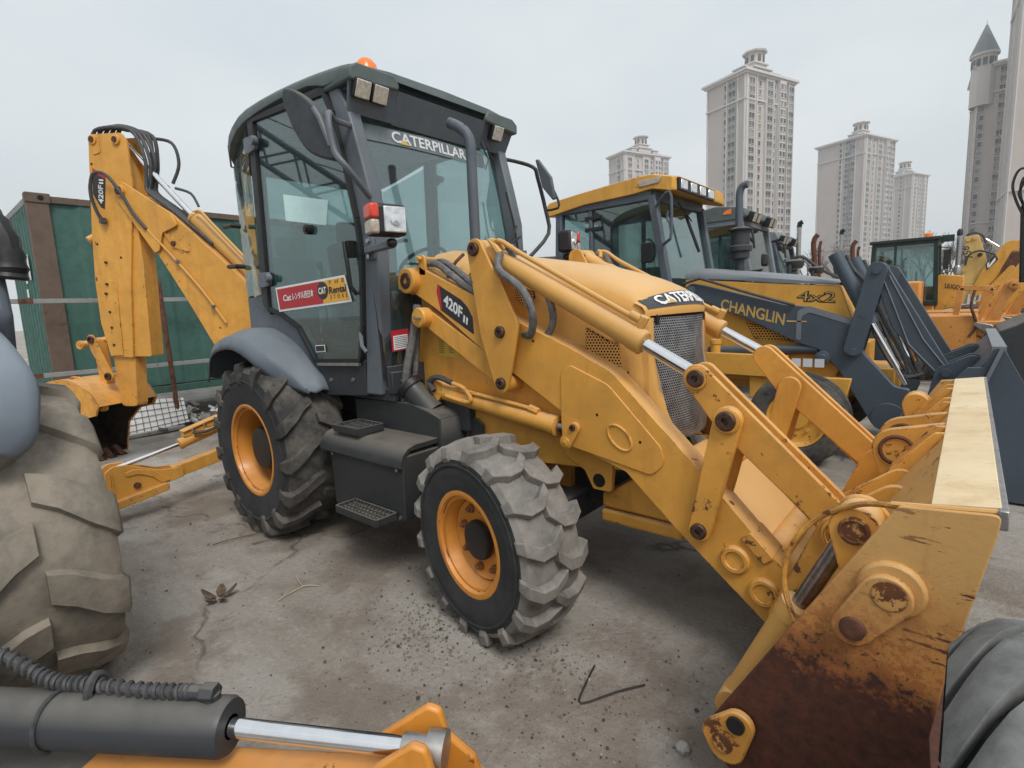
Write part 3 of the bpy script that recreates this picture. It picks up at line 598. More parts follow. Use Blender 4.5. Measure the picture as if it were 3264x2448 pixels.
# lettering band on the steep front of the nose, just above the grille
def nose2(y, s, up):
    yy = max(-.37, min(.37, y)); c_ = 1-(yy/.37)**2; R3, R2, R1 = (0, 1.53+.012*c_), (-.015, 1.553+.03*c_), (-.06, 1.575+.05*c_)
    A, B, t = (R3, R2, s/.35) if s < .35 else (R2, R1, (s-.35)/.65); return V((lipx(yy)+A[0]+(B[0]-A[0])*t+up*.7, y, A[1]+(B[1]-A[1])*t+up*.7))
b = MB(); ysn = [-.35+.70*i/40 for i in range(41)]
b.loft([[nose2(y, s/10, .004) for y in ysn] for s in range(1, 11)]); NB = obj('name_band', b, 'decal_grey', HD, smooth=60)
me_t = text('lettering', 'CATERPILLAR', 'white', NB, (0, 0, 0), (1, 0, 0), (0, 1, 0), lift=0, bold=.02)
bb_ = bmesh.new(); bb_.from_mesh(me_t.data); bmesh.ops.triangulate(bb_, faces=bb_.faces)
for _ in range(3):
    ed = [e for e in bb_.edges if e.calc_length() > .03]
    if ed: bmesh.ops.subdivide_edges(bb_, edges=ed, cuts=1); bmesh.ops.triangulate(bb_, faces=bb_.faces)
bb_.to_mesh(me_t.data); bb_.free()
for v in me_t.data.vertices: v.co = nose2(-.28+.58*v.co.x, .20+.70*v.co.y, .0095 if v.co.z > .0004 else .008)
b = MB(); b.add([nose2(-.22, .20, .013), nose2(-.155, .20, .013), nose2(-.187, .58, .013)], [(0, 1, 2)]); obj('logo_triangle', b, 'decal_gold', NB, smooth=0)
# black cowl band between hood and cab, dark strap
b = MB(); b.loft([[V((x, p.y*1.01, p.z+.004)) for p in rows[0]] for x in (1.14, 1.205)]); obj('hood_seal', b, 'black', HD, smooth=50)
b = MB(); b.tube([hoodside(1.57, 1.905, -.04), hoodside(1.555, 1.86, .012), hoodside(1.53, 1.83, .016), hoodside(1.495, 1.79, .014), hoodside(1.47, 1.765, .012)], .010, 6, 2); obj('hood_strap', b, 'rusty', HD)
# exhaust stack
b = MB(); b.tube([(1.46, -.17, 1.85), (1.46, -.17, 2.35), (1.46, -.17, 2.58), (1.44, -.18, 2.66), (1.39, -.20, 2.71), (1.33, -.22, 2.745)], .033, 16, 3, cap=False); EX = obj('exhaust_stack', b, 'slate', HD)
b = MB(); b.lathe([(0, .034), (.004, .033), (.01, .026), (-.10, .024)], (1.345, -.215, 2.737), (1.33, -.22, 2.745), 16); obj('exhaust_mouth', b, 'void', EX)
# ---------------- fuel tank, step box ----------------
b = MB(); b.plate(fillet([(.72, .62), (.70, 1.0), (1.30, 1.025), (1.48, .985), (1.575, .955), (1.56, .62)], .012, 2), -.66, -.42); TK = obj('fuel_tank', b, 'tank_black', BH, bevel=.008)
b = MB(); b.lathe([(0, .085), (.03, .078), (.20, .072)], (1.40, -.565, .955), (1.24, -.615, 1.135), 20); b.lathe([(.195, .080), (.205, .086), (.215, .080)], (1.40, -.565, .955), (1.24, -.615, 1.135), 20); NK = obj('filler_neck', b, 'tank_black', TK)
b = MB(); b.lathe([(.20, .088), (.235, .090), (.245, .082), (.25, .05), (.25, .001)], (1.40, -.565, .955), (1.24, -.615, 1.135), 20); obj('filler_cap', b, 'black', NK, smooth=30)
b = MB(); b.plate(fillet([(.80, .36), (.785, .76), (1.545, .78), (1.53, .405), (1.50, .39)], .012, 2), -.925, -.60); SBX = obj('step_box', b, 'tank_black', BH, bevel=.006)
prof = [(-.60, .835), (-.84, .83), (-.885, .818), (-.925, .785), (-.942, .74), (-.945, .715), (-.930, .715), (-.925, .74), (-.905, .775), (-.87, .802), (-.60, .808)]
b = MB(); b.plate(prof, .695, 1.548, (V((0, 0, 0)), Y_, Zv, X)); obj('lid', b, 'tank_black', SBX, smooth=50)
def grate(z, x0, x1, y0, y1, name='step'):
    b = MB()
    for y in (y0, y1): b.beam((x0, y, z), (x1, y, z), .012, .045)
    for x in (x0, x1): b.beam((x, y0, z), (x, y1, z), .012, .045)
    for k in range(4):
        y = y0+(y1-y0)*(k+.5)/4; b.beam((x0, y, z-.005), (x1, y, z-.005), .022, .02)
    o = obj(name, b, 'tank_black', SBX, bevel=.003)
    t = MB()
    for k in range(4):
        y = y0+(y1-y0)*(k+.5)/4; n = int((x1-x0)/.018)
        for j in range(n): t.box((x0+.015+j*.018, y+(.005 if j % 2 else -.005), z+.010), (.008, .009, .014))
    obj('tread_teeth', t, 'steel', o, smooth=0)['kind'] = 'stuff'
grate(.862, .82, 1.09, -.905, -.715); grate(.425, 1.06, 1.47, -1.075, -.94)
b = MB(); b.beam((1.10, -.94, .42), (1.10, -.90, .42), .03, .04); b.beam((1.42, -.94, .42), (1.42, -.90, .42), .03, .04); obj('step_hanger', b, 'tank_black', SBX)
for (x, y, z) in ((1.50, -.93, .70), (1.50, -.93, .42), (.83, -.93, .70)):
    b = MB(); b.cyl((x, y, z), (x, y-.012, z), .011, n=8); obj('bolt', b, 'steel', SBX)
b = MB(); b.plate(fillet([(1.60, .80), (1.62, .915), (1.68, .93), (1.73, .90), (1.73, .78)], .01, 2), -.47, -.455); obj('tank_bracket', b, 'tank_black', TK, bevel=.003)
for i, p in enumerate(((1.03, -.60, 1.075), (1.08, -.59, 1.085), (1.00, -.62, 1.06))):
    b = MB(); b.tube([V(p), V(p)+V((.08, .02, -.005)), V(p)+V((.2, .06, .0))], .016, 8, 2); b.cyl(V(p)-V((.03, .008, 0)), V(p), .02, n=6); obj('hose_fitting', b, 'steel', TK)
# valve block lettering plate (service notice)
b = MB(); b.slab((1.345, -.4425, 1.30), (1.53, -.4425, 1.29), (1.53, -.4425, 1.425), (1.345, -.4425, 1.44), .0015); NT = obj('notice_sticker', b, 'sticker_yellow', CH, smooth=0)
text('lettering', 'NOTICE   NOTICE', 'sticker_text', NT, (1.36, -.4445, 1.422), (.15, 0, -.004), (0, 0, .010))
for k in range(9):
    for x0, wd in ((1.358, .07), (1.45, .05)):
        b = MB(); z = 1.408-.0115*k; b.slab((x0, -.4445, z), (x0+wd*(.6+.4*random.random()), -.4445, z), (x0+wd*.8, -.4445, z+.004), (x0, -.4445, z+.004), .0008); obj('notice_line', b, 'sticker_text', NT, smooth=0)
# ---------------- loader linkage ----------------
def pinat(par, x, z, y0, y1, r, mat='pin', ring=True, name='pin', rmat='cat_yellow'):
    b = MB(); s = -1 if y1 < y0 else 1
    b.lathe([(0, r), (abs(y1-y0)-.006, r), (abs(y1-y0), r*.86), (abs(y1-y0), r*.40), (abs(y1-y0)-.012, r*.34), (abs(y1-y0)-.012, .001)], (x, y0, z), (x, y0+s, z), 22); p = obj(name, b, mat, par, smooth=30)
    if ring:
        b = MB(); b.lathe([(0, r*1.32), (abs(y1-y0)*.45, r*1.32), (abs(y1-y0)*.55, r*1.2), (abs(y1-y0)*.55, r)], (x, y0, z), (x, y0+s, z), 22); obj('boss', b, rmat, par, smooth=30)
    return p
ARM = fillet([(1.17, 1.80, .07), (1.30, 1.855, .06), (1.375, 1.815, .02), (1.75, 1.659), (2.075, 1.502), (2.402, 1.37), (2.639, 1.257, .15), (2.76, 1.14, .1), (3.075, .836), (3.44, .46, .04), (3.49, .36, .05), (3.43, .25, .06), (3.328, .263, .03), (2.945, .576), (2.707, .79, .05), (2.45, .865, .03), (2.37, .852, .05), (2.345, .93, .02), (2.364, 1.035, .03), (2.038, 1.223), (1.844, 1.329), (1.448, 1.587), (1.25, 1.69, .06), (1.165, 1.72, .05)], .06, 4)
for sy in (1, -1):
    a, c_ = -.52*sy, -.40*sy
    b = MB(); b.plate(ARM, a, c_); LA = obj('loader_arm', b, 'cat_yellow', BH, bevel=.006)
    # raised reinforcement plate with pressed oval
    b = MB(); b.plate(fillet([(2.347, 1.03), (2.351, 1.243, .05), (2.41, 1.285, .03), (2.622, 1.20, .12), (2.885, .935, .06), (2.905, .86, .06), (2.84, .795, .06), (2.419, .868), (2.375, .856, .04), (2.35, .92, .02)], .02, 5), a-.008*sy, a+.001*sy); obj('arm_plate', b, 'cat_yellow', LA, bevel=.004)
    b = MB(); ov = [V((2.681+.072*math.cos(t)*.82+.035*math.sin(t)*.55, a-.009*sy, .953-.072*math.cos(t)*.57+.050*math.sin(t)*.82)) for t in [2*math.pi*k/32 for k in range(33)]]; b.tube(ov, .007, 6, cap=False); obj('pressed_oval', b, 'cat_yellow', LA)
    for (x, z) in ((3.21, .50), (3.325, .392)):
        b = MB(); b.lathe([(-.01, .062), (.012, .060), (.020, .052), (.020, .040), (.012, .036), (.010, .001)], (x, a, z), (x, a-sy, z), 26); obj('boss', b, 'cat_yellow', LA, smooth=30)
    for (x, z) in ((2.56, 1.05), (2.785, .945), (2.18, 1.40)):
        b = MB(); b.cyl((x, a-.0095*sy if x > 2.3 else a-.002*sy, z), (x, a+.01*sy, z), .007, n=8); obj('drill_hole', b, 'void', LA)
    b = MB(); b.plate(fillet([(3.23, .60), (3.27, .635), (3.36, .545), (3.32, .51)], .005, 1), a-.012*sy, c_+.015*sy); obj('stop_block', b, 'cat_yellow_worn', LA, bevel=.004)
    b = MB(); b.lathe([(-.09, .085), (-.002, .085), (.0, .078), (.05, .078), (.055, .072)], (1.236, a+.0*sy, 1.768), (1.236, a-sy, 1.768), 28, cap=True); obj('boss', b, 'cat_yellow', LA, smooth=30)
    pinat(LA, 1.236, 1.768, a-.05*sy, a-.062*sy, .05, ring=False)
    b = MB(); b.plate(fillet([(1.305, 1.80), (1.30, 1.905), (1.335, 1.92), (1.36, 1.905), (1.365, 1.79)], .012, 2), a, a+.02*sy); b.cyl((1.33, a-.03*sy, 1.895), (1.33, a+.10*sy, 1.895), .014, n=8); obj('hose_bracket', b, 'cat_yellow', LA, bevel=.003)
    # lower parallel link
    b = MB(); b.plate(hull((1.345, 1.535, .055), (1.95, 1.20, .062)), a+.005*sy, a+.055*sy); LK = obj('lower_link', b, 'cat_yellow', BH, bevel=.005)
    b = MB(); b.lathe([(-.02, .062), (.05, .062), (.06, .055), (.062, .001)], (1.335, a+.0*sy, 1.54), (1.335, a-sy, 1.54), 26); obj('boss', b, 'cat_yellow', LK, smooth=30)
    b = MB(); b.cyl((1.335, a-.06*sy, 1.54), (1.335, a-.095*sy, 1.54), .011, n=6); b.cyl((1.36, a-.06*sy, 1.54), (1.36, a-.085*sy, 1.54), .009, n=6); obj('grease_nipple', b, 'steel', LK)
    # bell crank: two tall plates
    BC = hull((1.839, 1.897, .056), (2.05, 1.48, .075), (1.992, 1.17, .050), (1.90, 1.45, .05))
    b = MB(); b.plate(BC, a-.055*sy, a-.035*sy); b.plate(BC, a+.10*sy, a+.12*sy); BK = obj('bell_crank', b, 'cat_yellow', BH, bevel=.004)
    pinat(BK, 1.839, 1.897, a-.055*sy, a-.075*sy, .037, ring=False); pinat(BK, 2.004, 1.451, a-.055*sy, a-.075*sy, .032, ring=False); pinat(BK, 1.994, 1.175, a-.055*sy, a-.075*sy, .032, ring=False)
    for (x, z) in ((1.992, 1.17), (1.839, 1.897)):
        b = MB(); b.cyl((x, a-.04*sy, z), (x, a+.11*sy, z), .05, n=18); obj('bushing', b, 'cat_yellow', BK)
    # tilt cylinder
    yc = a+.025*sy; p0, p1, p2 = V((1.839, yc, 1.897)), V((2.79, yc, 1.392)), V((3.03, yc, 1.262)); d = (p1-p0).normalized()
    b = MB(); b.cyl(p0+d*.03, p1-d*.0, .053, n=28); b.lathe([(0, .057), (.06, .057), (.065, .05)], p1-d*.062, p1, 28, cap=True); b.cyl(p0-V((0, .04, 0)), p0+V((0, .04, 0)), .052, n=22); TC = obj('tilt_cylinder', b, 'cat_plastic', BH, smooth=30)
    b = MB(); b.cyl(p1, p2, .030, n=22); obj('piston_rod', b, 'chrome', TC)
    up = V((-.0, 0, 1)); nn = (up-d*up.dot(d)).normalized()
    b = MB(); b.tube([p0+d*.13+nn*.055, p0+d*.10+nn*.085-Y_*.03*sy, p0+d*.14+nn*.098-Y_*.035*sy, p0+d*.25+nn*.088-Y_*.02*sy, p0+d*.45+nn*.085-Y_*.012*sy, p0+d*.95+nn*.082-Y_*.008*sy, p1-d*.09+nn*.086, p1-d*.05+nn*.06], .013, 10, 3); obj('oil_line', b, 'cat_plastic', TC)
    b = MB(); b.cyl(p1-d*.05+nn*.045, p1-d*.05+nn*.11, .024, n=6); b.cyl(p1-d*.12+nn*.086, p1-d*.06+nn*.086, .022, n=8); obj('line_elbow', b, 'cat_plastic', TC, bevel=.005)
    b = MB(); b.tube([p0+d*.10+nn*.085-Y_*.045*sy, p0+d*.06+nn*.075-Y_*.05*sy, p0+d*.13+nn*.06-Y_*.06*sy], .013, 8, 3); b.cyl(p0+d*.12+nn*.062-Y_*.06*sy, p0+d*.17+nn*.045-Y_*.062*sy, .018, n=8); obj('oil_line', b, 'cat_plastic', TC)
    b = MB(); b.tube([p0+d*.17+nn*.045-Y_*.062*sy, (2.03, a-.075*sy, 1.775), (2.18, a-.085*sy, 1.67), (2.235, a-.07*sy, 1.55), (2.19, a-.03*sy, 1.44), (2.08, a+.03*sy, 1.44), (1.95, a+.06*sy, 1.50)], .019, 10, 7, rib=.10); b.tube([p0+d*.16+nn*.09+Y_*.01*sy, (2.07, a+.02*sy, 1.80), (2.24, a+.02*sy, 1.67), (2.29, a+.03*sy, 1.52), (2.22, a+.05*sy, 1.42), (2.08, a+.07*sy, 1.43), (1.95, a+.08*sy, 1.49)], .018, 10, 7, rib=.10); obj('hydraulic_hose', b, 'hose_wrap', TC)
    b = MB(); b.tube([(1.34, a+.04*sy, 1.865), (1.45, a+.03*sy, 1.85), (1.58, a+.02*sy, 1.775), (1.70, a+.02*sy, 1.70), (1.775, a+.02*sy, 1.665)], .020, 8, 6, rib=.10); b.tube([(1.34, a+.085*sy, 1.87), (1.46, a+.075*sy, 1.865), (1.60, a+.065*sy, 1.79), (1.72, a+.06*sy, 1.705), (1.79, a+.06*sy, 1.66)], .019, 8, 6, rib=.10); obj('hydraulic_hose', b, 'hose_wrap', LA)
    # pusher lever: two plates with a slot, ends on the bucket
    PL = hull((3.043, 1.253, .058), (3.183, 1.096, .072), (3.58, .735, .062))
    b = MB(); b.plate(PL, a-.012*sy, a+.012*sy); b.plate(PL, a+.075*sy, a+.10*sy)
    b.beam((3.22, a+.045*sy, 1.03), (3.53, a+.045*sy, .74), .08, .09); PS = obj('pusher_lever', b, 'cat_yellow_worn', BH, bevel=.005)
    pinat(PS, 3.043, 1.253, a-.012*sy, a-.032*sy, .037, rmat='cat_yellow')
    # short link to the arm
    LN = hull((3.183, 1.096, .056), (3.074, .608, .048))
    b = MB(); b.plate(LN, a-.050*sy, a-.015*sy); b.plate(LN, a+.105*sy, a+.135*sy); SL = obj('short_link', b, 'cat_yellow', BH, bevel=.005)
    pinat(SL, 3.183, 1.096, a-.050*sy, a-.078*sy, .040, rmat='cat_yellow'); pinat(SL, 3.074, .608, a-.050*sy, a-.068*sy, .034, ring=False)
    # lift cylinder
    p0, p1 = V((1.40, a+.03*sy, 1.085)), V((2.30, a+.03*sy, .957)); d = (p1-p0).normalized()
    b = MB(); b.cyl(p0, p1, .052, n=26); b.lathe([(0, .056), (.05, .056), (.055, .045)], p1-d*.05, p1, 26, cap=True); b.cyl(p0-V((0, .05, 0)), p0+V((0, .05, 0)), .065, n=20); LC = obj('lift_cylinder', b, 'cat_yellow', BH, smooth=30)
    b = MB(); b.cyl(p1, p1+d*.10, .030, n=18); obj('piston_rod', b, 'rod_dull', LC)
    b = MB(); b.tube([p0+d*.16+V((0, -.03*sy, .045)), p0+d*.3+V((0, -.04*sy, .055)), p1-d*.22+V((0, -.03*sy, .062)), p1-d*.14+V((0, -.02*sy, .055))], .012, 8, 3); b.cyl(p1-d*.17+V((0, -.02*sy, .06)), p1-d*.11+V((0, -.02*sy, .052)), .022, n=8)
    b.tube([p0+d*.12+V((0, -.065*sy, .0)), p0+d*.3+V((0, -.065*sy, .0)), p0+d*.33+V((0, -.06*sy, .03)), p0+d*.27+V((0, -.055*sy, .075)), p0+d*.17+V((0, -.05*sy, .085))], .013, 8, 3); obj('oil_line', b, 'cat_yellow', LC)
    b = MB(); b.tube([p0+d*.17+V((0, -.05*sy, .085)), p0+d*.06+V((0, -.06*sy, .10)), p0+d*-.02+V((0, -.07*sy, .06)), p0+d*.02+V((0, -.07*sy, .01))], .018, 8, 4); obj('hydraulic_hose', b, 'hose', LC)
    b = MB(); b.plate(hull((2.435, .972, .030), (2.385, .895, .036)), a-.028*sy, a-.008*sy); EP = obj('end_plate', b, 'cat_yellow', LC, bevel=.004)
    pinat(EP, 2.430, .975, a-.028*sy, a-.04*sy, .017, ring=False, name='bolt')
    b = MB(); b.lathe([(0, .026), (.006, .024), (.008, .012), (.012, .001)], (2.385, a-.028*sy, .895), (2.385, a-.028*sy-sy, .895), 18); obj('pin', b, 'cat_yellow', EP)
    # model plate on the arm
    if sy == 1:
        b = MB(); b.plate([(1.470, 1.735), (1.505, 1.713), (1.66, 1.635), (1.71, 1.592), (1.748, 1.531), (1.752, 1.44), (1.745, 1.437), (1.49, 1.577), (1.484, 1.578), (1.458, 1.69)], a-.0015, a); MPt = obj('model_plate', b, 'decal_black', LA, smooth=0)
        b = MB(); b.plate([(1.470, 1.735), (1.486, 1.724), (1.490, 1.68), (1.497, 1.573), (1.484, 1.579), (1.458, 1.69)], a-.003, a-.0015); obj('red_stripe', b, 'red', MPt, smooth=0)
        text('lettering', '420F', 'white', MPt, (1.513, a-.002, 1.611), (.150, 0, -.0895), (.012, 0, .067), bold=.03)
        text('lettering', 'II', 'white', MPt, (1.672, a-.002, 1.508), (.034, 0, -.0205), (.008, 0, .040), bold=.02)
    for k, (x, z) in enumerate(((1.33, 1.72),)): pass
for (x, z, r) in ((3.30, .46, .055), (2.10, 1.33, .05)):
    b = MB(); b.cyl((x, -.42, z), (x, .42, z), r, n=22); obj('arm_cross_tube', b, 'cat_yellow', BH)
# inner side wall bolts / mud behind the wheel
b = MB(); b.slab((3.03, .40, .735), (3.03, -.40, .735), (3.38, -.40, .365), (3.38, .40, .365), .02); XP = obj('cross_plate', b, 'cat_plastic', BH, bevel=.004)
b = MB(); b.box((3.02, .20, .70), (.03, .40, .10)); ASt = obj('access_step', b, 'cat_yellow_worn', XP, bevel=.004)
for k in range(3):
    x = 2.80+.085*k; b = MB(); b.beam((x, -.02, .70), (x, .42, .70), .014, .05); obj('step_bar', b, 'cat_yellow_worn', ASt)
    t = MB()
    for j in range(20): t.box((x, .0+j*.0215, .731), (.016, .010, .014))
    obj('tread_teeth', t, 'rusty', ASt, smooth=0)['kind'] = 'stuff'
for y in (-.02, .42):
    b = MB(); b.beam((2.79, y, .70), (3.02, y, .70), .014, .05); obj('step_side', b, 'cat_yellow_worn', ASt)
# ---------------- front clam bucket ----------------
m, nt, bs = _mat('bucket_side')     # paint with bare rusty steel creeping up from the cutting edge
tcn = nt.nodes.new('ShaderNodeTexCoord'); sp = nt.nodes.new('ShaderNodeSeparateXYZ'); nt.links.new(tcn.outputs['Object'], sp.inputs[0])
n1 = noise(nt, 5, 7, .6); n2 = noise(nt, 26, 8, .75, seed=2); n3 = noise(nt, 3.2, 5, seed=6, stretch=(1, 1, .5)); n4 = noise(nt, 9, 6, .7, seed=8, stretch=(1., 1, 5.5))
lvl = mth(nt, 'ADD', sp.outputs[2], mth(nt, 'ADD', mth(nt, 'MULTIPLY', mth(nt, 'SUBTRACT', n1, .5), .26), mth(nt, 'MULTIPLY', mth(nt, 'SUBTRACT', n2, .5), .42)))
bare = ramp(nt, lvl, .64, .57); flake = ramp(nt, lvl, .94, .62)
c0 = mix(nt, ramp(nt, n3, .35, .7), (.52, .30, .105), (.60, .35, .125))
c0 = mix(nt, mth(nt, 'MULTIPLY', flake, .8), c0, (.50, .195, .045)); c0 = mix(nt, mth(nt, 'MULTIPLY', flake, ramp(nt, n2, .47, .55)), c0, (.30, .10, .03))
spk = noise(nt, 60, 5, .7, seed=17); c0 = mix(nt, mth(nt, 'MULTIPLY', ramp(nt, lvl, 1.0, .70), ramp(nt, spk, .62, .66)), c0, (.09, .032, .02))
scr = mth(nt, 'MULTIPLY', ramp(nt, n4, .595, .615), ramp(nt, sp.outputs[0], 3.66, 3.90))
c0 = mix(nt, scr, c0, (.10, .035, .02)); streak = noise(nt, 20, 3, seed=11, stretch=(1, 1, .12)); c0 = mix(nt, mth(nt, 'MULTIPLY', ramp(nt, streak, .58, .75), .5), c0, (.36, .14, .045))
c0 = mix(nt, bare, c0, mix(nt, ramp(nt, n2, .35, .7), (.040, .015, .011), (.13, .042, .022)))
setc(nt, bs, c0); nt.links.new(ramp(nt, bare, 0, 1, .45, .62), bs.inputs['Roughness']); bump(nt, bs, n2, .3, .006)
paint('flaking', (.56, .30, .09), rust=2.1, dust=.1, chip=28)
SIDE = fillet([(3.788, 1.068, .01), (3.970, 1.085, .015), (3.963, 1.03, .01), (3.90, .69, .05), (3.875, .50, .05), (3.895, .28, .05), (3.96, .07, .02), (3.94, .02, .01), (3.52, .04, .1), (3.39, .15, .05), (3.345, .22, .03), (3.345, .27, .02), (3.593, .719, .02)], .02, 3)
bk = MB(); bk.plate(SIDE, -1.172, -1.150); BU = obj('loader_bucket', bk, 'bucket_side', BH, bevel=.004)
bk = MB(); bk.plate(SIDE, 1.150, 1.172); obj('side_plate', bk, 'bucket_side', BU, bevel=.004)
plain('bucket_inner', (.035, .022, .016), .8, nscale=12, var=.5)
b = MB()
prof = [(3.965, 1.085), (3.848, 1.068), (3.70, .86), (3.52, .52), (3.41, .30), (3.43, .16), (3.56, .06), (3.8, .035), (3.955, .025)]
n_ = len(prof); inn = [(3.962, 1.070), (3.858, 1.052), (3.715, .85), (3.535, .51), (3.428, .30), (3.447, .17), (3.567, .078), (3.8, .052), (3.955, .030)]
b.plate(prof+inn[::-1], -1.150, 1.150); obj('bucket_shell', b, 'bucket_side', BU, bevel=.003)
b = MB(); b.box((3.907, 0, 1.083), (.122, 2.300, .010), M.Rotation(R(-8.3), 3, 'Y')); obj('spill_guard', b, 'bucket_cream', BU, bevel=.002)
b = MB(); b.box((3.97, 0, 1.072), (.018, 2.34, .045)); obj('edge_bar', b, 'steel', BU, bevel=.003)
b = MB(); b.tube([(3.772, -1.16, 1.066), (3.88, -1.16, 1.078), (3.972, -1.16, 1.088)], .006, 6); obj('edge_bead', b, 'cat_plastic', BU)
# back wall ribs and tabs
def wall(t): # point on the back wall outside, 0 top 1 bottom
    return V((3.848+(3.41-3.848)*t, 0, 1.068+(.30-1.068)*t))
for y in (-.34, -.22, .34, .46, .78, .92):
    b = MB(); b.plate(fillet([(3.875, 1.083), (3.82, 1.078), (3.70, .93), (3.64, .80), (3.68, .82), (3.83, 1.04)], .012, 2), y-.009, y+.009); obj('back_rib', b, 'cat_yellow_worn', BU, bevel=.003)
# hinge plates with round bosses, pusher side
for sy in (1, -1):
    for y in (-.585*sy, -.375*sy):
        b = MB(); b.plate(hull((3.60, .735, .085), (3.74, .88, .06), (3.56, .42, .09), (3.45, .34, .09)), y-.012, y+.012); HP = obj('hinge_plate', b, 'cat_yellow_worn', BU, bevel=.004)
        b = MB(); b.lathe([(0, .075), (.02, .072), (.025, .058), (.01, .055), (.008, .001)], (3.60, y-.012*sy, .735), (3.60, y-.012*sy-sy, .735), 24); obj('boss', b, 'cat_yellow_worn', HP, smooth=30)
        b = MB(); b.cyl((3.60, y-.012*sy, .735), (3.60, y-.030*sy, .735), .045, n=18); obj('pin', b, 'rusty', HP)
# middle hook plates
for y in (-.12, .12):
    b = MB(); b.plate(hull((3.70, .95, .085), (3.84, 1.02, .05), (3.72, .82, .06)), y-.02, y+.02); HK = obj('lift_lug', b, 'cat_yellow_worn', BU, bevel=.004)
    b = MB(); b.tube([V((3.70+.055*math.cos(t), y-.022, .95+.055*math.sin(t))) for t in [2*math.pi*k/20 for k in range(21)]], .008, 6); obj('boss', b, 'rusty', HK)
b = MB(); b.tube([(3.66, -.33, .80), (3.70, -.20, .86), (3.76, -.14, .96), (3.80, -.15, 1.03)], .014, 8, 4); b.cyl((3.58, -.42, .70), (3.67, -.33, .81), .02, n=10); obj('hose_link', b, 'rusty', BU)
# clam cylinders with clevis and guard hoop, both ends
for sy in (1, -1):
    y = -1.02*sy; top, mid, bot = V((3.678, y, .94)), V((3.553, y, .655)), V((3.38, y, .26))
    b = MB(); b.cyl(mid, top, .026, n=20); RD = None
    CC = MB(); CC.cyl(bot, mid, .050, n=24); CC.lathe([(0, .054), (.05, .054), (.055, .03)], mid-(mid-bot).normalized()*.045, mid, 24, cap=True); CC.cyl(bot-V((0, .05, 0)), bot+V((0, .05, 0)), .055, n=18)
    CY = obj('clam_cylinder', CC, 'cat_plastic', BU, smooth=30); obj('piston_rod', b, 'rod_dull', CY)
    for yo in (-.055, .055):
        b = MB(); b.plate(hull((3.690, .950, .062), (3.76, .85, .07), (3.72, .80, .05)), y+yo-.011, y+yo+.011); KV = obj('clevis', b, 'cat_yellow_worn', BU, bevel=.004)
        if yo*sy < 0:
            b = MB(); b.lathe([(0, .038), (.010, .037), (.012, .030), (.007, .027), (.007, .001)], (3.690, y+yo-.011*sy, .950), (3.690, y+yo-.011*sy-sy, .950), 20); obj('pin', b, 'flaking', KV, smooth=30)
    b = MB(); b.cyl((3.690, y-.05, .95), (3.690, y+.05, .95), .057, n=24); obj('bushing', b, 'cat_plastic', BU)
    if sy == 1:
        pts = crom([V((3.785, y-.12, 1.055)), V((3.70, y-.08, 1.03)), V((3.60, y-.06, .96)), V((3.535, y-.06, .85)), V((3.525, y-.06, .74)), V((3.565, y-.10, .655))], 5)
        b = MB(); b.tube(pts, .008, 8); obj('guard_hoop', b, 'cat_yellow_worn', BU)
    # lock links on the side plate
    s0 = -1.172*sy
    b = MB(); b.plate(hull((3.775, .842, .056), (3.71, .738, .046)), s0-.035*sy, s0-.012*sy); b.lathe([(-.03, .072), (.012, .072), (.018, .064)], (3.783, s0, .855), (3.783, s0-sy, .855), 24, cap=True); SP = obj('side_link', b, 'bucket_side', BU, bevel=.005)
    b = MB(); b.lathe([(0, .030), (.012, .028), (.016, .018), (.014, .001)], (3.712, s0-.034*sy, .742), (3.712, s0-.034*sy-sy, .742), 20); obj('pin', b, 'rusty', SP, smooth=30)
    b = MB(); b.lathe([(0, .038), (.002, .036), (.0025, .001)], (3.782, s0-.0355*sy, .850), (3.782, s0-.0355*sy-sy, .850), 20); obj('worn_ring', b, 'flaking', SP, smooth=30)
    b = MB(); b.plate(hull((3.440, .318, .045), (3.405, .235, .055), (3.385, .26, .05)), s0-.035*sy, s0-.010*sy); SQ = obj('pivot_plate', b, 'cat_yellow_worn', BU, bevel=.005)
    b = MB(); b.cyl((3.436, s0-.034*sy, .325), (3.436, s0-.045*sy, .325), .026, n=18); obj('pin', b, 'black', SQ)
    b = MB(); b.lathe([(0, .032), (.006, .030), (.008, .012), (.004, .001)], (3.397, s0-.034*sy, .243), (3.397, s0-.034*sy-sy, .243), 18); obj('worn_ring', b, 'flaking', SQ, smooth=30)
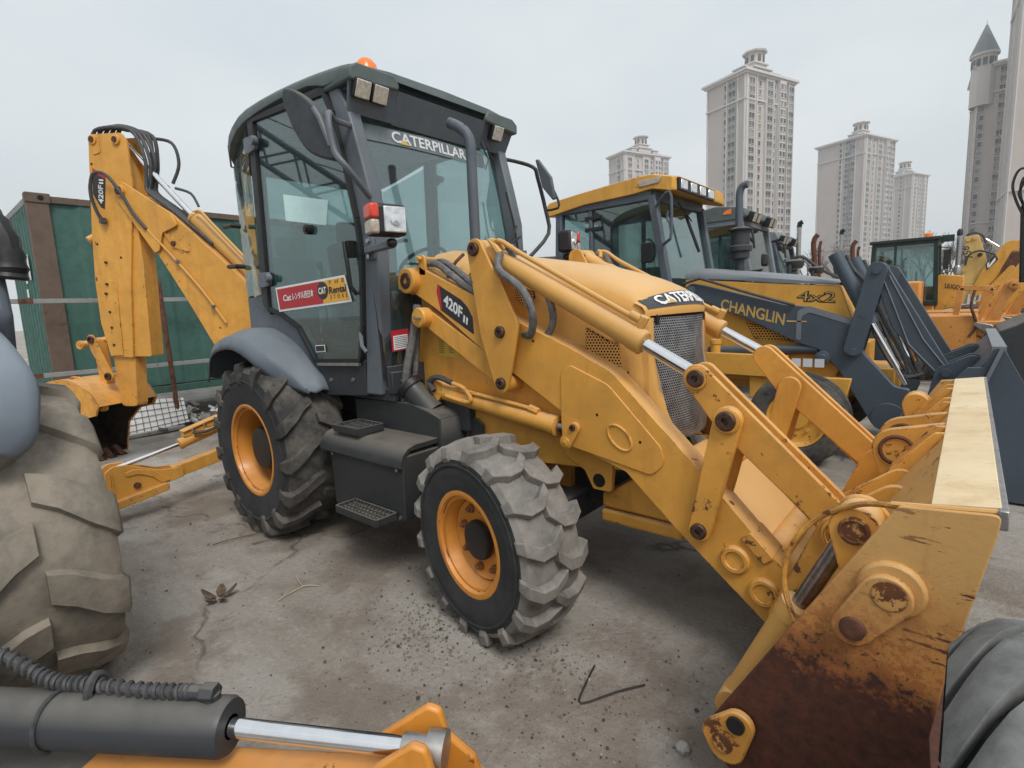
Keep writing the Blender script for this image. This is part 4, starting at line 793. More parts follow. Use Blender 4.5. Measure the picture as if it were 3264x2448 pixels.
# ---------------- backhoe: boom swung to the near side ----------------
FB = (V((-1.2, 0, 0)), V((-.8872, -.4613, 0)), Zv, V((-.4613, .8872, 0)))
def BP(s, z, t=0.): o, u, v, w_ = FB; return o+u*s+v*z+w_*t
b = MB(); b.plate(fillet([(.05, .65, .08), (.02, 1.0, .08), (.30, 1.60, .2), (.613, 1.99, .1), (1.395, 2.70, .1), (1.80, 2.93, .02), (1.80, 2.60, .02), (1.664, 2.371, .02), (1.332, 1.826, .1), (1.047, 1.315, .2), (.60, .80, .2), (.25, .55, .08)], .02, 4), 0, .20)
BO = obj('boom', b, 'cat_yellow', BH, bevel=.006)
for t0, t1 in ((-.03, -.004), (.204, .23)):
    b = MB(); b.plate(fillet([(1.95, 3.07, .07), (1.38, 2.70, .02), (1.30, 2.56, .03), (1.50, 2.50, .05), (1.56, 2.33, .03), (1.62, 2.30, .03), (2.055, 2.93, .08)], .02, 5), t0, t1, FB)
    BPs = obj('boom_end_plate', b, 'cat_yellow', BO, bevel=.004)
    if t0 < 0:
        b = MB(); b.lathe([(0, .062), (.025, .062), (.03, .045)], BP(1.952, 2.959, t0), BP(1.952, 2.959, t0-1), 22); obj('boss', b, 'cat_yellow', BPs)
        b = MB(); b.cyl(BP(1.952, 2.959, t0), BP(1.952, 2.959, t0-.038), .038, n=18); obj('pin', b, 'pin', BPs)
b = MB(); b.plate(fillet([(1.46, 2.52), (1.42, 2.40), (1.28, 2.27), (1.33, 2.36), (1.38, 2.44)], .02, 3), -.012, .001, FB)
b.plate(hull((1.387, 2.387, .04), (1.50, 2.52, .008), (1.22, 2.30, .008)), -.014, -.002, FB); BLG = obj('boom_lug', b, 'cat_yellow', BO, bevel=.003)
b = MB(); b.cyl(BP(1.387, 2.387, -.01), BP(1.387, 2.387, -.03), .026, n=14); obj('pin', b, 'rusty', BLG)
# fix boom plates built in the wrong frame
BO.data.transform(M.Identity(4))
def refr(o, F):   # move (x,t,z) data into the swung frame
    for v in o.data.vertices: x, t, z = v.co; v.co = F[0]+F[1]*x+F[2]*z+F[3]*t
refr(BO, FB)
DIP = fillet([(2.30, 3.565, .05), (1.883, 3.538, .06), (1.822, 3.45, .04), (1.822, 3.016), (2.02, 2.0), (2.128, 1.215, .01), (2.43, 1.235, .01), (2.50, 1.60), (2.495, 2.05), (2.444, 2.555), (2.362, 3.135)], .03, 4)
b = MB(); b.plate(DIP, 0, .022, FB); b.plate(DIP, .178, .20, FB); b.plate(fillet([(2.26, 3.50), (1.90, 3.48), (1.86, 3.0), (1.84, 2.2), (1.90, 1.22), (2.40, 1.23), (2.42, 2.5)], .03, 2), .022, .178, FB)
DI = obj('dipper', b, 'cat_yellow', BH, bevel=.005)
b = MB(); b.plate(fillet([(2.25, 1.24), (2.20, 2.05), (2.30, 2.06), (2.40, 1.24)], .01, 2), -.010, .001, FB); obj('wear_plate', b, 'cat_yellow', DI, bevel=.003)
b = MB(); b.plate(fillet([(2.29, 3.545), (2.17, 3.54), (2.165, 3.37), (2.27, 3.35)], .03, 3), -.008, .001, FB); obj('pin_plate', b, 'cat_yellow', DI, bevel=.003)
for (s, z) in ((2.241, 3.505), (1.946, 3.473)):
    b = MB(); b.lathe([(0, .052), (.018, .050), (.022, .03)], BP(s, z, -.002), BP(s, z, -1), 20); obj('boss', b, 'cat_yellow', DI)
    b = MB(); b.cyl(BP(s, z, 0), BP(s, z, -.032), .03, n=14); obj('pin', b, 'pin', DI)
for (s, z) in ((2.36, 1.92), (2.34, 1.72), (2.345, 1.55), (2.35, 1.36), (2.30, 2.25), (2.33, 2.02)):
    b = MB(); b.cyl(BP(s, z, -.004), BP(s, z, -.02), .014, n=8); obj('bolt', b, 'pin', DI)
for (s, z) in ((2.31, 3.27), (2.39, 2.45), (2.10, 2.29)):
    b = MB(); b.cyl(BP(s, z, -.003), BP(s, z, .01), .013, n=8); obj('drill_hole', b, 'void', DI)
b = MB(); b.plate([(2.306, 3.23), (2.150, 3.13), (2.221, 2.80), (2.269, 2.825), (2.348, 2.971)], -.002, .0, FB); DD = obj('model_plate', b, 'decal_black', DI, smooth=0)
b = MB(); b.plate([(2.306, 3.23), (2.150, 3.13), (2.155, 3.10), (2.308, 3.19)], -.0035, -.002, FB); obj('red_stripe', b, 'red', DD, smooth=0)
O_ = BP(2.225, 2.855, -.002); text('lettering', '420F', 'white', DD, O_, BP(2.195, 3.04, -.002)-O_, BP(2.290, 2.87, -.002)-O_, bold=.03)
O_ = BP(2.19, 3.055, -.002); text('lettering', 'II', 'white', DD, O_, BP(2.183, 3.10, -.002)-O_, BP(2.245, 3.065, -.002)-O_, bold=.02)
b = MB(); b.plate(fillet([(2.44, 1.28), (2.415, .66, .06), (2.20, .66, .05), (2.13, 1.28)], .02, 3), .03, .17, FB); obj('dipper_extension', b, 'cat_yellow_worn', DI, bevel=.006)
b = MB(); b.box((0, 0, 0), (.09, .05, .05)); b.xf(M.Translation(BP(2.235, 2.68, -.03))); b.tube([BP(2.25, 2.70, -.03), BP(2.265, 2.78, -.06), BP(2.27, 2.95, -.09), BP(2.20, 3.13, -.10), BP(2.05, 3.12, -.09), BP(1.90, 2.93, -.08), BP(1.80, 2.72, -.06), BP(1.68, 2.55, -.04)], .017, 8, 5); obj('hydraulic_hose', b, 'hose', DI)
b = MB(); b.tube([BP(1.68, 2.55, -.03), BP(1.62, 2.48, -.025), BP(1.45, 2.30, -.025), BP(1.10, 1.90, -.025), BP(.85, 1.55, -.025)], .011, 8, 3); OL = obj('oil_line', b, 'cat_plastic', BO)
for (s, z) in ((1.355, 2.20), (.98, 1.72)):
    b = MB(); b.box(BP(s, z, -.03), (.05, .03, .04)); b.cyl(BP(s, z, -.03), BP(s, z, -.06), .012, n=8); obj('line_clamp', b, 'steel', BO)
# hose bundle over the elbow, tilt and stick cylinders
b = MB()
for k in range(5):
    t = .04+.03*k; b.tube([BP(2.30-.03*k, 3.45, t), BP(2.25-.05*k, 3.61+.008*k, t), BP(1.95, 3.61+.015*(k % 3), t+.01), BP(1.75-.025*k, 3.52, t), BP(1.66-.03*(k % 3), 3.25, t), BP(1.68-.02*(k % 2), 3.05, t), BP(1.66, 2.93, t-.01), BP(1.40, 2.73, t), BP(.95, 2.36, t)], .019, 8, 4)
b.tube([BP(1.72, 3.52, .2), BP(1.50, 3.46, .24), BP(1.46, 3.25, .26), BP(1.55, 3.05, .24)], .017, 8, 5); b.tube([BP(1.45, 2.98, .16), BP(1.30, 2.92, .2), BP(1.22, 2.78, .2)], .014, 8, 4)
obj('hydraulic_hose', b, 'hose', BO)
b = MB(); b.tube([BP(2.36, 3.12, .1), BP(2.50, 3.13, .12), BP(2.55, 2.98, .14), BP(2.48, 2.72, .12), BP(2.47, 2.55, .1)], .017, 8, 4); b.tube([BP(2.38, 3.02, .05), BP(2.43, 2.92, .04), BP(2.44, 2.65, .03)], .016, 8, 3); obj('hydraulic_hose', b, 'hose', DI)
b = MB(); b.tube([BP(2.50, 2.5, .08), BP(2.53, 2.45, .08), BP(2.53, 2.34, .08), BP(2.49, 2.30, .08)], .013, 8, 2); b.cyl(BP(2.49, 2.56, .1), BP(2.53, 2.50, .02), .04, n=14); obj('line_elbow', b, 'cat_plastic', DI)
p0, p1, p2 = BP(.45, 1.92, .10), BP(1.20, 2.655, .10), BP(1.935, 3.45, .10)
b = MB(); b.cyl(p0, p1, .072, n=26); b.lathe([(0, .078), (.03, .078), (.035, .06)], p1-(p1-p0).normalized()*.03, p1, 26, cap=True); STC = obj('stick_cylinder', b, 'cat_plastic', BO, smooth=30)
b = MB(); b.cyl(p1, p2, .030, n=16); obj('piston_rod', b, 'chrome', STC)
b = MB(); b.tube([BP(1.10, 2.69, .02), BP(1.02, 2.68, -.0), BP(.93, 2.58, .0), BP(.55, 2.18, .0)], .016, 8, 3); obj('oil_line', b, 'cat_plastic', STC)
# bucket linkage
for t0 in (-.02, .20):
    b = MB(); b.plate(hull((2.647, 1.432, .05), (2.46, 1.01, .05), (2.62, 1.30, .04)), t0-.012, t0+.012, FB); BL = obj('bucket_link', b, 'cat_yellow_worn', DI, bevel=.004)
    if t0 < 0:
        for (s, z) in ((2.635, 1.425), (2.47, 1.011)):
            b = MB(); b.lathe([(0, .042), (.03, .042), (.03, .026), (.015, .024), (.015, .001)], BP(s, z, t0), BP(s, z, t0-1), 18); obj('pin', b, 'pin', BL)
b = MB(); b.plate(hull((2.69, 1.40, .045), (2.65, .93, .045)), .05, .15, FB); b.cyl(BP(2.80, 1.37, -.05), BP(2.62, 1.43, .22), .035, n=14); b.lathe([(0, .05), (.03, .05), (.03, .03), (.01, .001)], BP(2.78, 1.37, -.03), BP(2.78, 1.37, -1), 16); obj('bucket_rod', b, 'cat_yellow_worn', DI, bevel=.004)
# digging bucket
pr = [(2.42, .70), (2.55, .88), (2.85, 1.0), (3.15, .96), (3.36, .80), (3.42, .58), (3.36, .32), (3.18, .10), (2.98, .02)]
pr = [(p.x, p.y) for p in crom([V((x, z, 0)) for x, z in pr], 3)]
b = MB(); tA, tB = -.24, .50
rows_o = [[BP(s, z, t) for s, z in pr] for t in (tA, tB)]; b.loft(rows_o)
b.mi = 1; cx = V((2.9, .5, 0)); pi_ = [((V((s, z, 0))-cx)*.955+cx) for s, z in pr]; b.loft([[BP(p.x, p.y, t) for p in pi_] for t in (tA, tB)])
SIDEP = [(2.42, .70), (2.47, .60), (2.70, .58), (2.90, .40), (2.96, .20), (2.98, .02)]
b.mi = 0
for t in (tA, tB-.02): b.plate(pr+[(2.94, .18), (2.88, .38), (2.68, .56), (2.47, .60)], t, t+.02, FB)
b.mi = 1
for t in (tA+.021, tB-.027): b.plate([((s-2.9)*.95+2.9, (z-.5)*.95+.5) for s, z in pr]+[(2.945, .18), (2.89, .39), (2.69, .57), (2.49, .62)], t, t+.006, FB)
DB = obj('digging_bucket', b, ['cat_yellow_worn', 'bucket_inner'], DI, bevel=.003, smooth=40)
for t0 in (-.10, .24):
    b = MB(); b.plate(fillet([(2.95, .95, .04), (2.90, 1.03, .05), (2.80, 1.02, .04), (2.47, .78, .05), (2.46, .64, .05), (2.56, .62, .05), (2.68, .80)], .03, 4), t0-.015, t0+.015, FB); HE = obj('hinge_plate', b, 'cat_yellow_worn', DB, bevel=.004)
    if t0 < 0:
        for (s, z) in ((2.528, .70), (2.875, .955)):
            b = MB(); b.lathe([(0, .055), (.04, .052), (.04, .030), (.02, .028), (.02, .001)], BP(s, z, t0), BP(s, z, t0-1), 18); obj('pin', b, 'pin' if s > 2.6 else 'cat_yellow_worn', HE)
for k in range(5):
    t = tA+.05+k*.13; b = MB(); b.plate([(3.05, .10), (2.97, .12), (2.86, -.02+.02), (2.84, .005), (2.90, .0), (3.02, .03)], t-.03, t+.03, FB); obj('bucket_tooth', b, 'rusty', DB, bevel=.004)
# swing frame, stabilisers
b = MB(); b.box((-1.15, 0, .75), (.25, .5, .7)); b.cyl((-1.28, 0, .4), (-1.28, 0, 1.1), .10, n=18); obj('swing_frame', b, 'cat_yellow', BH, bevel=.01)
for sy in (1, -1):
    FX = (V((-1.25, 0, 0)), V((0, -sy, 0)), Zv, X)
    b = MB(); b.plate([(.45, .50), (.45, .41), (.852, .317), (1.27, .250), (1.27, .352), (.879, .423)], -.055, .055, FX); SG = obj('stabilizer_leg', b, 'cat_yellow', BH, bevel=.005)
    for x0 in (-.085, .065):
        b = MB(); b.plate(fillet([(1.20, .345), (1.37, .362, .08), (1.60, .462, .05), (1.69, .468, .05), (1.745, .43, .04), (1.75, .24), (1.70, .18), (1.34, .24), (1.20, .262)], .02, 4), x0, x0+.02, FX); FK = obj('foot_fork', b, 'cat_yellow', SG, bevel=.004)
        if x0 > 0:
            b = MB(); b.plate(fillet([(1.30, .262), (1.42, .375, .03), (1.55, .415, .04), (1.62, .40, .01), (1.61, .365, .01), (1.53, .37, .04), (1.44, .325, .03), (1.37, .252)], .01, 3), x0+.02, x0+.030, FX); obj('fork_gusset', b, 'cat_yellow', FK, bevel=.003)
            b = MB(); b.cyl(V((-1.25+x0+.02, -1.545*sy, .278)), V((-1.25+x0+.035, -1.545*sy, .278)), .026, n=14); obj('pin', b, 'rusty', FK)
            b = MB(); b.plate([(1.695, .40), (1.71, .40), (1.72, .20), (1.70, .20)], x0+.02, x0+.03, FX); obj('weld_rib', b, 'cat_yellow_worn', FK)
    b = MB(); b.plate(fillet([(1.33, .255), (1.76, .185), (1.765, .12), (1.335, .19)], .02, 3), -.12, .14, FX); PD = obj('foot_pad', b, 'cat_yellow_worn', SG, bevel=.012)
    p0, p1, p2 = V((-1.25, -.50*sy, .72)), V((-1.25, -1.185*sy, .528)), V((-1.25, -1.64*sy, .437))
    b = MB(); b.cyl(p0, p1, .046, n=22); b.lathe([(0, .05), (.03, .05), (.035, .03)], p1-(p1-p0).normalized()*.03, p1, 22, cap=True); SCY = obj('stabilizer_cylinder', b, 'cat_yellow', SG, smooth=30)
    b = MB(); b.cyl(p1, p2, .0195, n=16); obj('piston_rod', b, 'chrome', SCY)
    b = MB()
    for f_ in (.62, .76, .90): b.box(p0+(p1-p0)*f_+V((0, 0, .065)), (.07, .07, .05))
    b.beam(p0+(p1-p0)*.5+V((0, 0, .10)), p0+(p1-p0)*.96+V((0, 0, .10)), .10, .012); obj('hose_guard', b, 'cat_yellow', SCY, bevel=.003)
    b = MB(); b.tube([p0+(p1-p0)*.85+V((.06, 0, .06)), p0+(p1-p0)*.7+V((.08, 0, .03)), p0+(p1-p0)*.5+V((.08, 0, .03)), p0+(p1-p0)*.2+V((.08, 0, .06))], .014, 8, 3); obj('hydraulic_hose', b, 'hose', SCY)
# =====================================================================
#  ground
# =====================================================================
m, nt, bs = _mat('yard_concrete')
n1 = noise(nt, .55, 7, .6); n2 = noise(nt, 3.2, 8, .65, seed=2); n3 = noise(nt, 40, 6, .7, seed=5); n4 = noise(nt, .9, 5, .6, seed=9, stretch=(.35, 1.6, 1))
c0 = mix(nt, ramp(nt, n1, .35, .68), (0.258, 0.226, 0.194), (0.366, 0.336, 0.301))
c0 = mix(nt, mth(nt, 'MULTIPLY', ramp(nt, n2, .48, .66), .60), c0, (0.188, 0.153, 0.124))
c0 = mix(nt, mth(nt, 'MULTIPLY', ramp(nt, n4, .50, .68), .6), c0, (0.484, 0.468, 0.444))
c0 = mix(nt, mth(nt, 'MULTIPLY', ramp(nt, n3, .55, .75), .45), c0, (0.600, 0.600, 0.562)); c0 = mix(nt, mth(nt, 'MULTIPLY', ramp(nt, n3, .44, .30), .6), c0, (0.116, 0.103, 0.090))
pm = noise(nt, 1.1, 9, .72, seed=31); c0 = mix(nt, mth(nt, 'MULTIPLY', ramp(nt, pm, .50, .57), .62), c0, (0.194, 0.155, 0.122)); c0 = mix(nt, mth(nt, 'MULTIPLY', ramp(nt, pm, .42, .36), .45), c0, (0.468, 0.444, 0.414))
n5 = noise(nt, 170, 3, .8, seed=21); c0 = mix(nt, mth(nt, 'MULTIPLY', ramp(nt, n5, .60, .68), .5), c0, (0.600, 0.600, 0.562)); c0 = mix(nt, mth(nt, 'MULTIPLY', ramp(nt, n5, .36, .30), .6), c0, (0.094, 0.081, 0.070))
vo = nt.nodes.new('ShaderNodeTexVoronoi'); vo.feature = 'DISTANCE_TO_EDGE'; vo.inputs['Scale'].default_value = .42
tcn = nt.nodes.new('ShaderNodeTexCoord'); mx = nt.nodes.new('ShaderNodeVectorMath'); mx.operation = 'ADD'; nn_ = nt.nodes.new('ShaderNodeTexNoise'); nn_.inputs['Scale'].default_value = 1.5; nn_.inputs['Detail'].default_value = 6
nt.links.new(tcn.outputs['Object'], nn_.inputs[0]); nt.links.new(tcn.outputs['Object'], mx.inputs[0]); nt.links.new(nn_.outputs[1], mx.inputs[1]); nt.links.new(mx.outputs[0], vo.inputs[0])
crk = mth(nt, 'MULTIPLY', ramp(nt, vo.outputs['Distance'], .010, .0), ramp(nt, n2, .40, .60)); c0 = mix(nt, mth(nt, 'MULTIPLY', crk, .8), c0, (0.078, 0.069, 0.059))
setc(nt, bs, c0); bs.inputs['Roughness'].default_value = .9
hh = mth(nt, 'ADD', mth(nt, 'MULTIPLY', n2, .7), mth(nt, 'ADD', mth(nt, 'MULTIPLY', mth(nt, 'ADD', n3, mth(nt, 'MULTIPLY', n5, .4)), .35), mth(nt, 'MULTIPLY', crk, -.3))); bump(nt, bs, hh, 1., .035)
b = MB(); S_ = 900; b.quad((-S_, -S_, 0), (S_, -S_, 0), (S_, S_, 0), (-S_, S_, 0)); structure('ground', b, 'yard_concrete', smooth=0)
def rebase(t, loc):
    """put the Empty at the thing's base while its parts keep their world place"""
    loc = V(loc); seen = set()
    def rec(o):
        for ch in o.children:
            if ch.data.name not in seen: seen.add(ch.data.name); ch.data.transform(M.Translation(-loc))
            rec(ch)
    rec(t); t.location = loc
def rod(name, pts, r, mat, label, cat, group=None, smooth=3, n=7):
    b = MB(); b.tube(pts, r, n, smooth); return tag(obj(name, b, mat), label, cat, group)
# =====================================================================
#  neighbour machine at the left edge: rear wheel, fender, stabiliser
# =====================================================================
paint('fender_pale', (.21, .255, .31), rough=.5, dust=.3, dustcol=(.34, .36, .38), grime=.12)
NB2 = thing('backhoe_loader', 'neighbouring backhoe loader with pale grey fender, muddy tyre and black stabilizer cylinder', 'backhoe loader')
wheel('rear_wheel', NB2, (.76, -2.435, .665), .675, .33, .50, 11, 'bar', flip=True, tmat='rubber_mud', smat='rubber_mud', disc=.1, hub=.16, sgn=-1, lw=.098, dep=.85, soft=55)
arc = [(1.375, 1.14), (1.39, 1.19), (1.405, 1.28), (1.385, 1.41), (1.31, 1.52), (1.16, 1.595), (.9, 1.64), (.5, 1.65), (.1, 1.58), (-.1, 1.4)]
rows = []
for i, (x, z) in enumerate(arc):
    e = [0.085, .03, .005, -.01, .02, .045, .05, .05, .05, .05][i]; yb = -2.385-e
    dx, dz = (x-.76), (z-.665); l_ = math.hypot(dx, dz); nx, nz = dx/l_, dz/l_
    rows.append([V((x-nx*.05, yb+.020, z-nz*.05)), V((x-nx*.02, yb+.012, z-nz*.02)), V((x, yb-.02, z)), V((x+nx*.004, yb-.10, z+nz*.004)), V((x+nx*.004, yb-.35, z+nz*.004)), V((x, -2.95, z))])
cols = [crom(list(cc), 3) for cc in zip(*rows)]; b = MB(); b.loft([list(r) for r in zip(*cols)]); fo = obj('rear_fender', b, 'fender_pale', NB2, smooth=60); mm = fo.modifiers.new('solid', 'SOLIDIFY'); mm.thickness = .012
b = MB(); b.plate([(.2, 1.3), (.2, 2.6), (.75, 2.6), (1.02, 2.1), (1.16, 1.62), (1.0, 1.3)], -3.6, -2.365); obj('cab', b, 'slate', NB2, bevel=.03, seg=3)
b = MB(); b.tube([(1.05, -2.40, 2.02), (1.10, -2.365, 1.93), (1.12, -2.352, 1.82), (1.12, -2.356, 1.76)], .05, 10, 4, rib=.15); obj('bellows', b, 'black', NB2)
b = MB(); b.box((.3, -3.1, .7), (2.2, .9, .5)); b.box((1.55, -2.95, .55), (.5, .5, .55)); obj('chassis', b, 'cab_black', NB2, bevel=.02)
# stabiliser: leg, cylinder in a black sleeve, chromed rod, fork
c0, c1, c2 = V((1.62, -2.845, .525)), V((2.475, -2.232, .512)), V((2.905, -1.955, .490)); d = (c1-c0).normalized()
b = MB(); b.lathe([(0, .070), (.2, .072), (.5, .070), (.85, .072), ((c1-c0).length-.012, .073), ((c1-c0).length, .067), ((c1-c0).length+.002, .03)], c0, c1, 48); SC1 = obj('stabilizer_cylinder', b, 'cab_black', NB2, smooth=40)
b = MB(); b.cyl(c1-d*.02, c2, .0245, n=64); obj('piston_rod', b, 'chrome', SC1)
b = MB(); b.lathe([(0, .034), (.03, .036), (.06, .034), (.065, .05), (.11, .05)], c2-(c2-c1).normalized()*.04, c2+(c2-c1).normalized(), 18, cap=True); obj('rod_end', b, 'steel', SC1)
hp = crom([V((1.70, -2.70, .74)), V((1.90, -2.58, .655)), V((2.02, -2.515, .606)), V((2.12, -2.45, .600)), V((2.28, -2.355, .600)), V((2.385, -2.285, .602))], 14)
b = MB()
b.tube(hp, .014, 10); m_ = len(hp); pts = []   # spiral guard wound round the hose
for i in range(m_*6-6):
    k = i/6; a_, f_ = int(k), k-int(k); p = hp[a_].lerp(hp[min(a_+1, m_-1)], f_); t = (hp[min(a_+1, m_-1)]-hp[a_]).normalized(); q = t.cross(Zv).normalized(); e = t.cross(q); an = i*2*math.pi/13
    pts.append(p+q*(.0155*math.cos(an))+e*(.0155*math.sin(an)))
b.tube(pts, .0065, 6); HS2 = obj('hydraulic_hose', b, 'hose', SC1)
b = MB(); b.cyl(hp[-1]-d*.03, hp[-1]+d*.03, .020, n=8); b.cyl(hp[-1]+d*.03, hp[-1]+d*.07, .026, n=6); b.cyl(hp[-1]+d*.055, hp[-1]+d*.055-Zv*.05, .022, n=10); obj('hose_fitting', b, 'cab_black', HS2, bevel=.003)
b = MB(); cc = V((2.075, -2.520, .518)); u_ = d.cross(Zv).normalized()
b.tube([cc+u_*(.0735*math.cos(t))+Zv*(.076*math.sin(t)) for t in [R(a) for a in range(-60, 160, 12)]], .006, 6); b.tube([hp[44]+u_*.026+V((0, 0, -.02)), hp[44]+u_*.03, hp[44]+V((0, 0, .033)), hp[44]-u_*.03, hp[44]-u_*.026-Zv*.02], .012, 6, 3); obj('strap', b, 'hose', SC1)
b = MB(); b.beam((2.13, -2.47, .335), (2.90, -1.965, .355), .12, .13); SL2 = obj('stabilizer_leg', b, 'rim_orange', NB2, bevel=.008)
b = MB(); b.beam((1.55, -2.86, .22), (2.14, -2.465, .30), .16, .16); obj('leg_sleeve', b, 'cab_black', SL2, bevel=.01)
FD = (c2+V((0, 0, 0)), (c2-c1).normalized(), Zv, (c2-c1).normalized().cross(Zv))
for t0 in (-.075, .050):
    b = MB(); b.plate(fillet([(-.14, -.17, .02), (-.13, -.03, .03), (.01, .075, .02), (.045, .065, .02), (.06, .0, .03), (.13, -.06, .03), (.20, -.30, .03), (-.1, -.30, .02)], .02, 3), t0, t0+.025, FD); FK = obj('foot_fork', b, 'rim_orange', SL2, bevel=.008)
    b = MB(); b.lathe([(0, .05), (.014, .048), (.016, .03), (.024, .028), (.026, .001)], FD[0]+FD[1]*.115+Zv*-.16+FD[3]*(t0+.025 if t0 > 0 else t0), FD[0]+FD[1]*.115+Zv*-.16+FD[3]*(t0+(1 if t0 > 0 else -1)), 18); obj('boss', b, 'rim_orange', FK, smooth=30)
b = MB(); b.plate([(-.12, -.33), (-.10, -.26), (.22, -.26), (.30, -.44), (.28, -.48), (-.10, -.48)], -.16, .16, FD); obj('foot_pad', b, 'rim_orange', SL2, bevel=.01)
rebase(NB2, (.76, -3.1, 0))
# ---------------- loose tyre by the bucket ----------------
LT = thing('wheel', 'smooth worn grey loader tyre standing close beside the rusty bucket', 'wheel')
mb = MB(); Rr, Wd = .56, .46; h = Wd/2
pf = [(-h*.75, .27), (-h*.9, .30), (-h*.97, .36), (-h*.99, .42), (-h*.94, .478), (-h*.80, .515), (-h*.55, .530), (0, .538)]
mb.mi = 0; mb.lathe(pf+[(-a, r) for a, r in pf[-2::-1]], (0, 0, 0), (0, 1, 0), 80)
mb.mi = 1; NL_ = 19
def _rc(u):   # tread radius over half width u 0..1.03
    return Rr+.006-.02*u**2-.10*max(0, u-.72)**1.6*4.2
for sgn_ in (-1, 1):
    for k in range(NL_):
        t0 = 2*math.pi*(k+(0 if sgn_ < 0 else .5))/NL_; hw = math.pi/NL_*.90; rows = []
        for iu in range(12):
            u = 1.03*iu/11; th = t0+.55*u**1.8; w_ = hw*(1-.12*u); r_ = _rc(u); row = []
            for jv, (tv, dr_) in enumerate(((-1.0, -.035), (-.985, -.004), (-.93, 0), (-.5, .001), (0, .0015), (.5, .001), (.93, 0), (.985, -.004), (1.0, -.035))):
                an = th+w_*tv; row.append(V(((r_+dr_)*math.sin(an), sgn_*h*u, (r_+dr_)*math.cos(an))))
            rows.append(row)
        mb.loft(rows)
T_ = M.Translation((4.118, -1.735, .540)) @ M.Rotation(R(-90), 4, 'Z') @ M.Diagonal((.945, .945, .945, 1)); mb.xf(T_); ty = obj('tyre', mb, ['rubber_dark', 'rubber_right'], LT, smooth=50)
b = MB(); b.lathe([(-h*.75, .265), (-h*.85, .285), (-h*.86, .27), (-h*.6, .25), (0, .24), (.02, .05), (.02, .001)], (0, 0, 0), (0, 1, 0), 40); b.xf(T_); obj('rim', b, 'cat_yellow_worn', ty)
rebase(LT, (4.145, -1.735, 0))
# =====================================================================
#  container, rails, clutter at the back left
# =====================================================================
paint('container_green', (.042, .118, .098), rough=.55, rust=.45, dust=.2, grime=.55, chip=9)
paint('container_brown', (.12, .085, .065), rough=.6, rust=.9, dust=.2, grime=.4)
paint('rail_grey', (.25, .26, .26), rough=.6, rust=.7, dust=.3)
CT = thing('shipping_container', 'green corrugated shipping container with rusty brown corner posts, raised on blocks', 'container', (-5.8, -1.27, 0))
x0, y0, z0, z1, Lx, Ly = 0, 0, .45, 3.38, 2.44, 6.06
b = MB(); b.box((-Lx/2, Ly/2, (z0+z1)/2), (Lx-.16, Ly-.16, z1-z0-.1)); obj('inner_wall', b, 'container_green', CT)
b = MB(); zz = []       # long face (towards the yard): broad shallow pressings
y = .20; k = 0
while y < Ly-.2:
    zz += [(y, -.035 if k % 2 else -.06), (y+.30, -.035 if k % 2 else -.06)]; y += .36; k += 1
b.loft([[V((px_, py_, z)) for py_, px_ in zz] for z in (z0+.15, z1-.10)]); obj('front_panel', b, 'container_green', CT, smooth=0)
b = MB(); zz = []; x = -.12; k = 0
while x > -Lx+.15:
    d_ = .05 if k % 2 else .012; zz += [(x, d_), (x-.075, d_)]; x -= .125; k += 1
b.loft([[V((px_, py_, z)) for px_, py_ in zz] for z in (z0+.12, z1-.10)]); obj('end_panel', b, 'container_green', CT, smooth=0)
for (px_, py_) in ((-.06, .06), (-Lx+.06, .06), (-.06, Ly-.06), (-Lx+.06, Ly-.06)):
    b = MB(); b.box((px_, py_+(.05 if py_ < 1 else -.05), (z0+z1)/2), (.12, .24 if px_ > -1 else .14, z1-z0-.2)); obj('corner_post', b, 'container_brown', CT, bevel=.006)
    for z in (z0+.06, z1-.05):
        b = MB(); b.box((px_, py_+(.06 if py_ < 1 else -.06), z), (.15, .27, .135)); cc_ = obj('corner_casting', b, 'container_brown', CT, bevel=.012)
        b = MB(); b.cyl((px_+.078, py_+(.09 if py_ < 1 else -.09), z), (px_+.06, py_+(.09 if py_ < 1 else -.09), z), .035, n=16); obj('casting_hole', b, 'void', cc_)
for z in (z0+.075, z1-.055):
    b = MB(); b.beam((-.05, .1, z), (-.05, Ly-.1, z), .07, .11 if z < 1 else .09); obj('side_rail', b, 'container_brown' if z > 1 else 'container_green', CT, bevel=.005)
    b = MB(); b.beam((-.1, .05, z), (-Lx+.1, .05, z), .07, .09); obj('end_rail', b, 'rail_grey' if z > 1 else 'container_green', CT, bevel=.005)
for (x, z, w_, h_) in ((-.62, 2.45, .10, .35), (-.95, 2.35, .12, .22), (-1.02, 2.10, .12, .12)):
    b = MB(); b.box((x, -.004, z), (w_, .006, h_)); obj('paper_label', b, 'white', CT)
for (x, y) in ((-.2, .3), (-.2, 3.0), (-.2, 5.8), (-2.2, .3), (-2.2, 5.8)):
    b = MB(); b.box((x, y, .222), (.4, .4, .444)); obj('support_block', b, 'rubber_dark', CT, bevel=.02)
